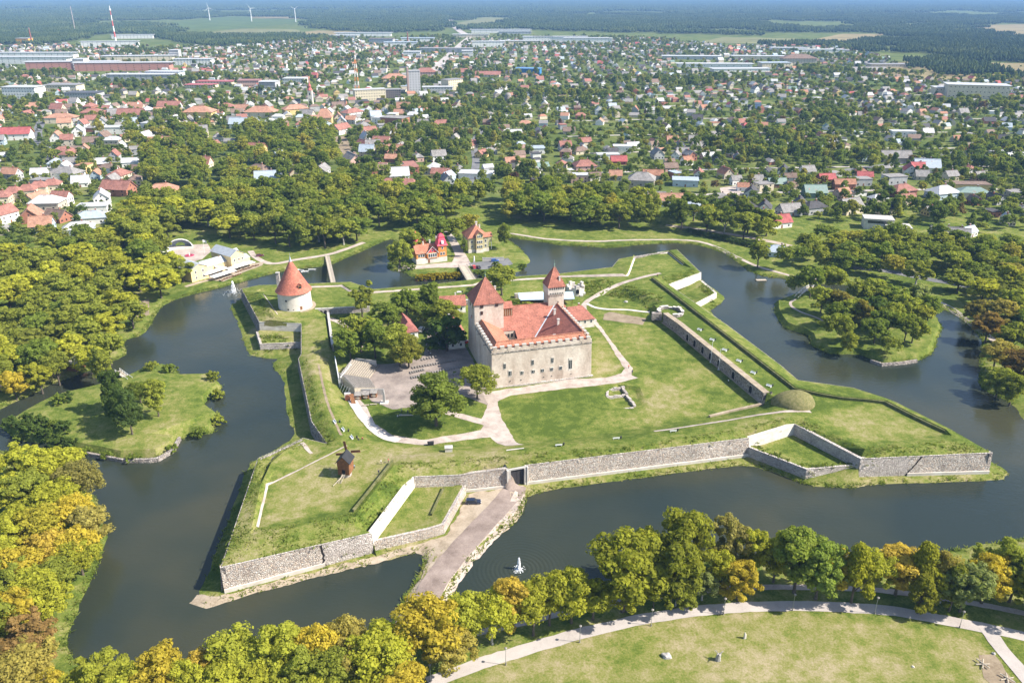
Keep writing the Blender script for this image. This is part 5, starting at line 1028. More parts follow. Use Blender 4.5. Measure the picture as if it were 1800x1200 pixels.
bridge('footbridge', 'arched white railed footbridge to the wooded right-hand island', P(1399, 525, 2.0), P(1427, 503, 1.6), 2.0, 'timber_pale', 'white_paint', 7, 1, arch=.9)
bridge('footbridge', 'short white railed footbridge to the left-hand island', P(229, 668, 2.2), P(207, 652, 1.3), 2.0, 'timber_pale', 'white_paint', 5, 1)
t = thing('floating_jetty', 'small pale wooden jetty on the right-hand moat', 'jetty', tuple(P(1338, 493, .0)), R(2)); 
for k in range(8): MB().box(-2.8 + k * .7, -2.15 + k * .7, -1.2, 1.2, .25, .38).build('plank', 'timber_pale', t)
for s in (-1, 1): MB().tube([(-2.8, s * .9, .1), (2.8, s * .9, .1)], .2, 6).build('float', 'steel', t)
bp = thing('rowing_boat', '', 'boat', (0, 0, 0), 0, 'small boats by the moat bank'); h_ = MB(); h_.add([(-2.2, -.55, .5), (1.2, -.65, .5), (2.4, 0, .65), (1.2, .65, .5), (-2.2, .55, .5), (-2.0, -.35, -.1), (1.0, -.4, -.1), (1.8, 0, .0), (1.0, .4, -.1), (-2.0, .35, -.1)], [(0, 1, 6, 5), (1, 2, 7, 6), (2, 3, 8, 7), (3, 4, 9, 8), (4, 0, 5, 9), (5, 6, 7, 8, 9)]); h_.build('hull', 'white_paint', bp); MB().box(-.8, -.5, -.55, .55, .36, .42).build('thwart', 'timber_pale', bp); MB().box(.4, .7, -.55, .55, .36, .42).build('thwart', 'timber_pale', bp)
for k, (x, y, a, lb) in enumerate(((528, 475.5, 160, 'white boat by the bank near the footbridge, left of three'), (536, 478, 20, 'white boat by the bank near the footbridge, lowest of three'), (549, 474.5, 5, 'white boat by the bank near the footbridge, right of three'))):
    o = bp if k == 0 else copy_tree(bp); o.location = P(x, y, 0); o.rotation_euler = (0, 0, R(a)); o['label'] = lb
# ================================================================ VILLAS, HALL
def frame_thing(name, label, cat, a, b_, z):
    A, B = P(*a, z), P(*b_, z); d = B - A; return thing(name, label, cat, tuple(A), math.atan2(d.y, d.x)), d.length
def wins(par, xs, z, y=-.02, s=(.9, 1.3), rot=0.):
    for x in xs: w_ = put('window', U_WIN, par, (x, y, z) if rot == 0 else (y, x, z), rot, (s[0], 1, s[1])); put('pane', U_PANE, w_)
def gable(par, nm, x0, x1, y0, y1, z, rh, mat, color, ov=.5, along='x', th=.18):
    m = MB()
    if along == 'x': c = (y0 + y1) / 2; m.slab([(x0 - ov, y0 - ov, z - ov * rh / ((y1 - y0) / 2)), (x1 + ov, y0 - ov, z - ov * rh / ((y1 - y0) / 2)), (x1 + ov, c, z + rh), (x0 - ov, c, z + rh)], th); m.slab([(x1 + ov, y1 + ov, z - ov * rh / ((y1 - y0) / 2)), (x0 - ov, y1 + ov, z - ov * rh / ((y1 - y0) / 2)), (x0 - ov, c, z + rh), (x1 + ov, c, z + rh)], th)
    else: c = (x0 + x1) / 2; k = ov * rh / ((x1 - x0) / 2); m.slab([(x0 - ov, y1 + ov, z - k), (x0 - ov, y0 - ov, z - k), (c, y0 - ov, z + rh), (c, y1 + ov, z + rh)], th); m.slab([(x1 + ov, y0 - ov, z - k), (x1 + ov, y1 + ov, z - k), (c, y1 + ov, z + rh), (c, y0 - ov, z + rh)], th)
    return m.build(nm, mat, par, color)
def gwall(par, x0, x1, y0, y1, z0, z, rh, mat, color, along='x', nm='wall'):
    c = (y0 + y1) / 2 if along == 'x' else (x0 + x1) / 2; m = MB()
    q = [(x0, y0, z0), (x1, y0, z0), (x1, y1, z0), (x0, y1, z0), (x0, y0, z), (x1, y0, z), (x1, y1, z), (x0, y1, z)]
    if along == 'x': m.add(q + [(x0, c, z + rh - .12), (x1, c, z + rh - .12)], [(0, 1, 5, 4), (1, 2, 6, 9, 5), (2, 3, 7, 6), (3, 0, 4, 8, 7)])
    else: m.add(q + [(c, y0, z + rh - .12), (c, y1, z + rh - .12)], [(0, 1, 5, 8, 4), (1, 2, 6, 5), (2, 3, 7, 9, 6), (3, 0, 4, 7)])
    return m.build(nm, mat, par, color)
ORANGE = (.58, .24, .06); PINK = (.62, .06, .10)
vo, vl = frame_thing('orange_villa', 'orange timber villa with red roofs, corner tower and spire on the moat island', 'villa', (733, 464.4), (786.7, 457.8), 1.3)
MB().box(-.3, 18.2, -.3, 10, -.6, 2.7).build('basement', 'limewash', vo); gwall(vo, 0, 13, .2, 9.5, 2.7, 6.4, 3.6, 'paint', ORANGE); gable(vo, 'roof', 0, 13, .2, 9.5, 6.4, 3.6, 'roof_tile', TILE_O)
gwall(vo, 6.2, 12.4, -.6, 5, 2.7, 6.3, 3.4, 'paint', PINK, 'y', 'front_gable'); gable(vo, 'gable_roof', 6.2, 12.4, -.6, 5, 6.3, 3.4, 'roof_tile', TILE_O, along='y'); MB().box(6.25, 12.35, -.75, -.62, 2.75, 6.2).build('bay', 'paint', vo, ORANGE)
bb = MB(); bb.tube([(5.6, -1.12, 5.75), (9.3, -1.12, 9.75), (13.0, -1.12, 5.75)], .16, 4); bb.build('bargeboard', 'white_paint', vo)
gwall(vo, 3.5, 10, 7, 15, 2.7, 8.2, 4.2, 'paint', ORANGE, 'y', 'rear_wing'); gable(vo, 'rear_roof', 3.5, 10, 7, 15, 8.2, 4.2, 'roof_tile', TILE_O, along='y')
tw_ = MB().box(13.1, 18.0, -.2, 5.2, 2.7, 9.6).build('corner_tower', 'paint', vo, ORANGE); rf = MB(); q4 = lambda r_, z: [(15.55 + sx * r_, 2.5 + sy * r_, z) for sx, sy in ((-1, -1), (1, -1), (1, 1), (-1, 1))]; lv = [(3.3, 9.4), (2.7, 10.4), (2.2, 12.4), (1.7, 13.6), (1.75, 14.4), (1.3, 15.3), (.4, 16.0)]
vs_ = sum([q4(r_, z) for r_, z in lv], []); rf.add(vs_, [(k * 4 + i, k * 4 + (i + 1) % 4, k * 4 + 4 + (i + 1) % 4, k * 4 + 4 + i) for k in range(len(lv) - 1) for i in range(4)] + [(3, 2, 1, 0), tuple(range(len(vs_) - 4, len(vs_)))]); rf.build('tower_roof', 'paint_smooth', tw_, PINK); MB().box(14.9, 16.2, -.9, .8, 10.6, 12.2).build('dormer', 'white_paint', tw_)
tu = MB().box(.8, 3.2, 6.8, 9.2, 6, 11.2).build('turret', 'paint', vo, ORANGE); MB().rev([(2.0, 11.0), (1.5, 12.3), (1.3, 12.4), (1.3, 13.2), (1.7, 13.3), (.5, 15.2), (.05, 17.6)], 8, (2.0, 8.0)).build('spire', 'paint_smooth', tu, PINK)
wins(vo, [1.6, 2.9, 4.2], 4.6, .18, (1.0, 1.6)); wins(vo, [7.4, 8.7, 10.0, 11.3], 4.5, -.77, (1.0, 2.0)); wins(vo, [14.7, 16.3], 4.6, -.22, (1.0, 1.4)); wins(vo, [15.5], 8.0, -.22, (.9, 1.3)); wins(vo, [9.3], 7.2, -.62, (.7, 1.0)); put('basement_door', U_DOOR, vo, (7.2, -.32, 0)); MB().box(.5, 5.6, -.32, .18, 2.7, 2.95).build('balcony', 'white_paint', vo)
chimney(vo, 9.6, 5.2, 9.4, 2.4, .4); chimney(vo, 14.0, 6.4, 9.0, 4.0, .35); chimney(vo, 5.5, 4.9, 9.6, 1.6, .35)
BEIGE = (.42, .38, .24)
vb, vl = frame_thing('beige_villa', 'beige two-storey villa with orange hipped roof and projecting bay on the moat island', 'villa', (824, 444), (859, 440.4), 1.3)
MB().box(-.2, 12.7, -.2, 13.2, -.6, 1.7).build('basement', 'limewash', vb); MB().box(0, 12.5, 0, 13, 1.7, 9.2).build('wall', 'paint', vb, BEIGE)
m = MB(); X0, X1, Y0, Y1, zz = -.7, 13.2, -.7, 13.7, 8.8; cx, cy_ = 6.25, 6.5; a, b_ = (cx, cy_ - 1.2, 15.0), (cx, cy_ + 1.2, 15.0); m.slab([(X0, Y0, zz), (X1, Y0, zz), a], .2); m.slab([(X1, Y0, zz), (X1, Y1, zz), b_, a], .2); m.slab([(X1, Y1, zz), (X0, Y1, zz), b_], .2); m.slab([(X0, Y1, zz), (X0, Y0, zz), a, b_], .2); m.build('roof', 'roof_tile', vb, TILE_O)
gwall(vb, 4.4, 8.6, -1.6, 5, 1.7, 11.2, 1.8, 'paint', (.50, .40, .20), 'y', 'bay_tower'); gable(vb, 'bay_roof', 4.4, 8.6, -1.6, 5, 11.2, 1.8, 'roof_tile', TILE_O, .6, 'y'); MB().box(4.3, 8.7, -1.75, 0, -.6, 1.72).build('bay_base', 'limewash', vb)
for z in (3.4, 6.4): wins(vb, [2.0, 10.7], z, -.02, (1.0, 1.5)); wins(vb, [5.3, 6.5, 7.7], z, -1.62, (.9, 1.5)); wins(vb, [3, 7, 10.5], z, -.02, (.9, 1.4), R(-90))
wins(vb, [5.5, 6.5, 7.5], 9.8, -1.62, (.8, 1.2)); gwall(vb, 12.5, 15.6, 3, 9, 4.5, 8.2, 1.6, 'paint', BEIGE, 'x', 'side_porch'); gable(vb, 'porch_roof', 12.5, 15.6, 3, 9, 8.2, 1.6, 'roof_tile', TILE_O); 
for y in (3.3, 8.7): MB().box(15.2, 15.5, y - .15, y + .15, -.5, 4.5).build('porch_post', 'white_paint', vb)
chimney(vb, 7.2, 7.6, 14.0, 2.2, .55); chimney(vb, 9.8, 9.8, 11.6, 2.0, .4)
sheet('villa_drive', PL([(700, 466), (735, 466), (795, 460), (800, 447), (790, 425), (780, 405), (790, 403), (808, 430), (822, 452), (830, 466), (812, 470), (770, 470), (700, 474)], 1.2), 'gravel', 'pale drive in front of the orange villa', dz=.06)
sheet('villa_car_park', PL([(823, 462), (850, 459), (893, 453), (902, 464), (880, 470), (850, 473), (832, 473)], 1.2), 'asphalt', 'grey asphalt car park on the villa island', dz=.07, edge=.05)
t = thing('terrace_wall', 'low white terrace wall above the villa car park', 'wall', tuple(P(848, 458.5, 1.2)), R(3)); MB().box(0, 12.5, 0, .5, -.3, 1.7).build('masonry', 'limewash', t); MB().box(-.1, 12.6, -.1, .6, 1.703, 1.85).build('coping', 'concrete', t)
t = thing('statue', 'white statue on a plinth at the edge of the villa car park', 'statue', on(833.5, 460.5, 1.2)); MB().box(-.5, .5, -.5, .5, 0, 1.2).build('plinth', 'limewash', t); MB().rev([(.35, 1.2), (.42, 1.8), (.3, 2.6), (.42, 3.2), (.15, 3.5), (.22, 3.75), (.08, 4.0)], 10).build('figure', 'white_paint', t)
# yellow spa hall
YEL = (.72, .55, .28); TIN = (.36, .385, .41)
ks, kl = frame_thing('spa_hall', 'long yellow timber hall with patchy grey metal roofs beside the west moat', 'hall', (338, 495.8), (441.7, 464), 1.4)
ks.scale = (kl / 52.0, .68, .74)
gwall(ks, 0, 14, 0, 22, -.5, 9.0, 3.2, 'paint', YEL, 'y', 'left_block'); gable(ks, 'left_roof', 0, 14, 0, 22, 9.0, 3.2, 'roof_metal', TIN, .6, 'y')
gwall(ks, 14.05, 34, 5, 17, -.5, 6.5, 3.4, 'paint', YEL, 'x', 'middle_block'); gable(ks, 'middle_roof', 14.3, 33.6, 5, 17, 6.5, 3.4, 'roof_metal', TIN, .5, 'x')
gwall(ks, 34.1, 46, -1, 26, -.5, 11.0, 3.6, 'paint', YEL, 'y', 'right_block'); gable(ks, 'right_roof', 34.1, 46, -1, 26, 11.0, 3.6, 'roof_metal', TIN, .6, 'y')
gwall(ks, 46.05, 51.5, 0, 10, -.5, 6.0, 2.0, 'paint', YEL, 'x', 'end_wing'); gable(ks, 'end_roof', 46.3, 51.5, 0, 10, 6.0, 2.0, 'roof_metal', TIN, .4, 'x'); gwall(ks, 44, 52, 15, 21, -.5, 8.0, 2.2, 'paint', YEL, 'x', 'rear_wing'); gable(ks, 'rear_wing_roof', 46.3, 52, 15, 21, 8.0, 2.2, 'roof_metal', TIN, .4, 'x')
for z in (2.2, 6.4): wins(ks, [4, 10], z, -.02, (1.3, 1.9)); wins(ks, [37, 41, 44] if z > 3 else [37, 44], z + .6, -1.02, (1.3, 1.9))
put('door', U_DOOR, ks, (40.5, -1.02, 0), 0, (2, 1, 1.4)); MB().box(23, 25, 3.2, 5, -.4, 4.5).build('porch', 'paint', ks, YEL); MB().slab([(22.4, 2.6, 4.5), (25.6, 2.6, 4.5), (25.6, 5.2, 5.6), (22.4, 5.2, 5.6)], .12).build('porch_roof', 'roof_metal', ks, TIN)
ksm = Matrix.Translation(ks.location) @ Matrix.Rotation(ks.rotation_euler.z, 4, 'Z') @ Matrix.Diagonal((kl / 52., 1., 1., 1.))
up_ = thing('parasol', '', 'parasol', (0, 0, 0), 0, 'white parasols on the spa hall terrace'); MB().tube([(0, 0, 0), (0, 0, 2.6)], .06, 6).build('pole', 'timber_pale', up_); cp = MB(); cp.add([(-2.1, -2.1, 2.5), (2.1, -2.1, 2.5), (2.1, 2.1, 2.5), (-2.1, 2.1, 2.5), (0, 0, 3.3), (-2.1, -2.1, 2.3), (2.1, -2.1, 2.3), (2.1, 2.1, 2.3), (-2.1, 2.1, 2.3)], [(0, 1, 4), (1, 2, 4), (2, 3, 4), (3, 0, 4), (0, 5, 6, 1), (1, 6, 7, 2), (2, 7, 8, 3), (3, 8, 5, 0)]); cp.build('canopy', 'canvas_white', up_)
tt_ = thing('terrace_table', 'brown table with benches on the hall terrace by the moat', 'table', (0, 0, 0), 0, 'tables along the spa hall terrace'); MB().box(-.8, .8, -.4, .4, .68, .75).build('table_top', 'timber_pale', tt_); [MB().box(-.8, .8, s * .8 - .15, s * .8 + .15, .4, .46).build('bench', 'timber', tt_) for s in (-1, 1)]; [MB().box(s * .6 - .06, s * .6 + .06, -.7, .7, 0, .67).build('trestle', 'timber', tt_) for s in (-1, 1)]
k = 0
for i in range(11):
    for row in range(2):
        x = 13.5 + i * 3.55; y = -2.3 - row * 4.0 + (3.5 if (i < 5 and row == 0) else 0)
        if row == 1 and i > 4: continue
        q = ksm @ Vector((x, y, 0)); o = up_ if k == 0 else copy_tree(up_); k += 1; o.location = (q.x, q.y, hz(q.x, q.y)); o.rotation_euler = (0, 0, ks.rotation_euler.z + rnd.uniform(-.05, .05)); o['label'] = 'white square parasol on the spa hall terrace, %s row, %s from the left' % (('hall-side', 'moat-side')[row], ordinal(i + 1))
first = True
for i in range(17):
    q = ksm @ Vector((15 + i * 2.4, -5.2 - (4.2 if i < 8 else 0) + rnd.uniform(-.5, .5) + i * .1, 0)); o = tt_ if first else copy_tree(tt_); first = False; o.location = (q.x, q.y, hz(q.x, q.y) + .07); o.rotation_euler = (0, 0, ks.rotation_euler.z + rnd.uniform(-.2, .2)); o['label'] = 'brown table with benches on the hall terrace by the moat, %s from the left' % ordinal(i + 1)
sheet('hall_terrace', [ksm @ Vector(v_) for v_ in ((-8, -4, 0), (12, -5, 0), (15, -12, 0), (36, -8, 0), (56, -6, 0), (62, -2, 0), (56, 1, 0), (34, 0, 0), (30, 5, 0), (14, 5, 0), (13, -1.5, 0), (-8, -1, 0))], 'sand', 'sandy terrace in front of the yellow hall', dz=.05)
sheet('bandstand_square', PL([(300, 440), (325, 430), (365, 428), (372, 440), (355, 455), (330, 462), (305, 455)], 1.4), 'gravel', 'gravel square before the bandstand', dz=.05); strip('hall_drive', PL([(440, 440), (448, 452), (470, 462), (490, 462), (520, 455), (575, 447), (600, 440), (640, 425)], 1.4), 3.5, 'gravel', 'drive and walk past the hall to the footbridge', dz=.05)
bs = thing('bandstand', 'grey shell-shaped bandstand at the edge of the park', 'bandstand', on(317, 437, 1.4), R(20)); sm_ = MB(); N2 = 14; vs_ = []
for k in range(9):
    f = k / 8; rr4 = 7.0 * math.sqrt(max(0, 1 - (f * .92) ** 2))
    for i in range(N2 + 1): a = math.pi * i / N2; vs_.append((rr4 * math.cos(a), 5.0 * f, .8 + rr4 * .75 * math.sin(a)))
sm_.add(vs_, [(k * (N2 + 1) + i, k * (N2 + 1) + i + 1, (k + 1) * (N2 + 1) + i + 1, (k + 1) * (N2 + 1) + i) for k in range(8) for i in range(N2)]); sm_.build('shell', 'lead_grey', bs, smooth=60); MB().box(-7.2, 7.2, -1.5, 5, -.3, .8).build('stage', 'limewash', bs); MB().tube([(7.0 * math.cos(math.pi * i / 12), -.1, .8 + 5.25 * math.sin(math.pi * i / 12)) for i in range(13)], .3, 6).build('arch_rim', 'white_paint', bs)
kk = thing('kiosk', 'small round kiosk with white conical roof near the bandstand', 'kiosk', on(292, 447, 1.4)); MB().rev([(2.6, -.2), (2.6, 2.8)], 8).build('wall', 'limewash', kk); MB().rev([(4.2, 2.7), (1.2, 4.2), (.6, 5.0), (.05, 5.6)], 8).build('roof', 'roof_metal', kk, (.75, .73, .7)); MB().box(-.9, .9, -2.75, -2.4, 1.0, 2.2).build('hatch', 'dark_opening', kk)
fb = thing('flower_bed', 'round red flower bed with a small fountain figure in the gravel square', 'flower bed', on(333, 449, 1.4)); MB().rev([(2.9, 0), (2.6, .45), (1.4, .5), (1.2, .2)], 20, cap=False).build('planting', 'paint', fb, (.38, .05, .10)); MB().rev([(3.1, -.1), (3.1, .2), (2.9, .2)], 20, cap=False).build('kerb', 'concrete', fb); MB().rev([(.3, 0), (.25, .9), (.4, 1.2), (.15, 1.9)], 8).build('figure', 'white_paint', fb)
t = thing('flag', 'white flag on a pole behind the yellow hall', 'flag', on(360, 446, 1.4)); MB().tube([(0, 0, 0), (0, 0, 9)], .08, 6).build('pole', 'white_paint', t); MB().add([(0, y, z) for y, z in ((0, 9),)] + [(1.2, .3, 8.6), (2.2, -.1, 8.2), (2.2, 0, 6.8), (1.2, .35, 7.1), (0, 0, 7.4)], [(0, 1, 4, 5), (1, 2, 3, 4)]).build('cloth', 'canvas_white', t)
# timber pavilion by the left channel, tennis court
pv, pl_ = frame_thing('pavilion', 'long timber pavilion with pale flat roof among the trees by the left channel', 'pavilion', (118, 650), (134, 652), 1.3)
MB().slab([(-.5, -.6, 3.4), (5.5, -.6, 3.4), (5.5, 17, 3.8), (-.5, 17, 3.8)], .2).build('roof', 'concrete', pv); MB().box(0, 5, 0, 16.5, -.3, .9).build('parapet', 'timber', pv)
for x in (0, 5):
    for y in (0, 4, 8, 12, 16): MB().box(x - .12, x + .12, y - .12, y + .12, .9, 3.4).build('post', 'timber', pv)
sheet('tennis_court', PL([(240, 560), (243, 528), (262, 524), (262, 552)], 1.3), 'worn_soil', 'brick-orange clay court among the trees by the west moat', dz=.05, edge=.05)
strip('moat_walk', PL([(896, 409), (960, 420), (1040, 424), (1110, 421), (1205, 420), (1250, 428), (1290, 448), (1330, 468), (1370, 478), (1400, 487), (1440, 490)], 1.3), 2.6, 'gravel', 'pale walk on the far bank of the north moat', dz=.06)
strip('east_park_walk', PL([(1640, 525), (1668, 537), (1700, 560), (1740, 590), (1775, 625)], 1.3), 3.0, 'gravel', 'pale walk in the wooded park on the right', dz=.06); strip('island_walk', PL([(1398, 527), (1386, 535), (1400, 548), (1440, 562), (1452, 570)], 2.5), 1.4, 'gravel', 'narrow worn path on the right-hand island', dz=.08)
strip('east_park_road', PL([(1500, 470), (1560, 475), (1640, 492), (1720, 505), (1800, 520)], 1.3), 6.0, 'asphalt', 'grey road through the right-hand park', dz=.06)
strip('hedge_walk', PL([(1170, 395), (1230, 402), (1290, 412), (1340, 420), (1390, 432)], 1.4), 5.0, 'gravel', 'pale road behind the park trees', dz=.06)
# ================================================================ TOWN
RED = (.30, .14, .11); ORG = (.40, .215, .145); BRT = (.36, .10, .095); GRY = (.25, .235, .225); DRK = (.075, .072, .075); PAL = (.44, .44, .44); BLU = (.34, .39, .44); BRN = (.20, .14, .11); GRN = (.17, .24, .21); RUST = (.34, .17, .11)
RN = {RED: 'dull red', ORG: 'orange', BRT: 'bright red', GRY: 'grey', DRK: 'dark slate', PAL: 'pale grey', BLU: 'blue-grey', BRN: 'brown', GRN: 'green', RUST: 'rust'}
WHT = (.74, .72, .69); CRM = (.62, .54, .40); BGE = (.48, .42, .34); YLW = (.62, .46, .20); GRW = (.40, .40, .40); BRK = (.34, .15, .10); BLW = (.42, .50, .56); PNK = (.55, .36, .30); DBR = (.14, .09, .06)
WN = {WHT: 'white', CRM: 'cream', BGE: 'beige', YLW: 'yellow', GRW: 'grey-walled', BRK: 'brick', BLW: 'pale blue', PNK: 'pink', DBR: 'dark timber'}
# unit meshes: 1 x 1 footprint, wall height 1, roof height 1
U_BOX = MB().prism([(-.5, -.5), (.5, -.5), (.5, .5), (-.5, .5)], -.1, 1).mesh('wall', 'paint')
g_ = MB(); g_.add([(-.5, -.5, 0), (.5, -.5, 0), (.5, .5, 0), (-.5, .5, 0), (-.5, 0, .97), (.5, 0, .97)], [(1, 2, 5), (3, 0, 4), (3, 2, 1, 0)]); U_GAB = g_.mesh('gable_wall', 'paint')
r_ = MB(); r_.slab([(-.54, -.56, -.12), (.54, -.56, -.12), (.54, 0, 1), (-.54, 0, 1)], .05); r_.slab([(.54, .56, -.12), (-.54, .56, -.12), (-.54, 0, 1), (.54, 0, 1)], .05); U_RG = {k: r_.mesh('roof', k) for k in ('roof_tile', 'roof_metal')}
r_ = MB(); q0, q1 = -.2, .2; r_.slab([(-.55, -.55, -.08), (.55, -.55, -.08), (q1, 0, 1), (q0, 0, 1)], .05); r_.slab([(.55, .55, -.08), (-.55, .55, -.08), (q0, 0, 1), (q1, 0, 1)], .05); r_.slab([(.55, -.55, -.08), (.55, .55, -.08), (q1, 0, 1)], .05); r_.slab([(-.55, .55, -.08), (-.55, -.55, -.08), (q0, 0, 1)], .05); U_RH = {k: r_.mesh('roof', k) for k in ('roof_tile', 'roof_metal')}
U_RF = {'roof_metal': MB().box(-.53, .53, -.53, .53, .003, 1).mesh('roof', 'roof_metal'), 'roof_tile': MB().box(-.53, .53, -.53, .53, .003, 1).mesh('roof', 'roof_tile')}
U_CH = MB().box(-.35, .35, -.35, .35, 0, 1).mesh('chimney', 'brick_red'); U_CAP = MB().box(-.44, .44, -.44, .44, 1.002, 1.08).mesh('chimney_cap', 'concrete')
HOUSES = []   # dict records; the nearest become single things, the rest a mass
def rec(x, y, w_, d_, h, rh, rc, wc, rz, kind='g', named=None, storeys=1, chim=1): HOUSES.append(dict(p=(x, y), w=w_, d=d_, h=h, rh=rh, rc=rc, wc=wc, rz=rz, kind=kind, label=named, st=storeys, ch=chim))
def hpx(px, py, w_, rc, wc, rz, kind='g', d_=None, h=None, rh=None, named=None):
    p = P(px, py, 1.5); d_ = d_ or w_ * .72; h = h or (3.6 if w_ < 16 else 5.); rh = rh if rh is not None else (d_ * .42 if kind == 'g' else d_ * .3 if kind == 'h' else .4)
    rec(p.x, p.y, w_, d_, h, rh, rc, wc, R(rz), kind, named, 2 if h > 5.5 else 1)
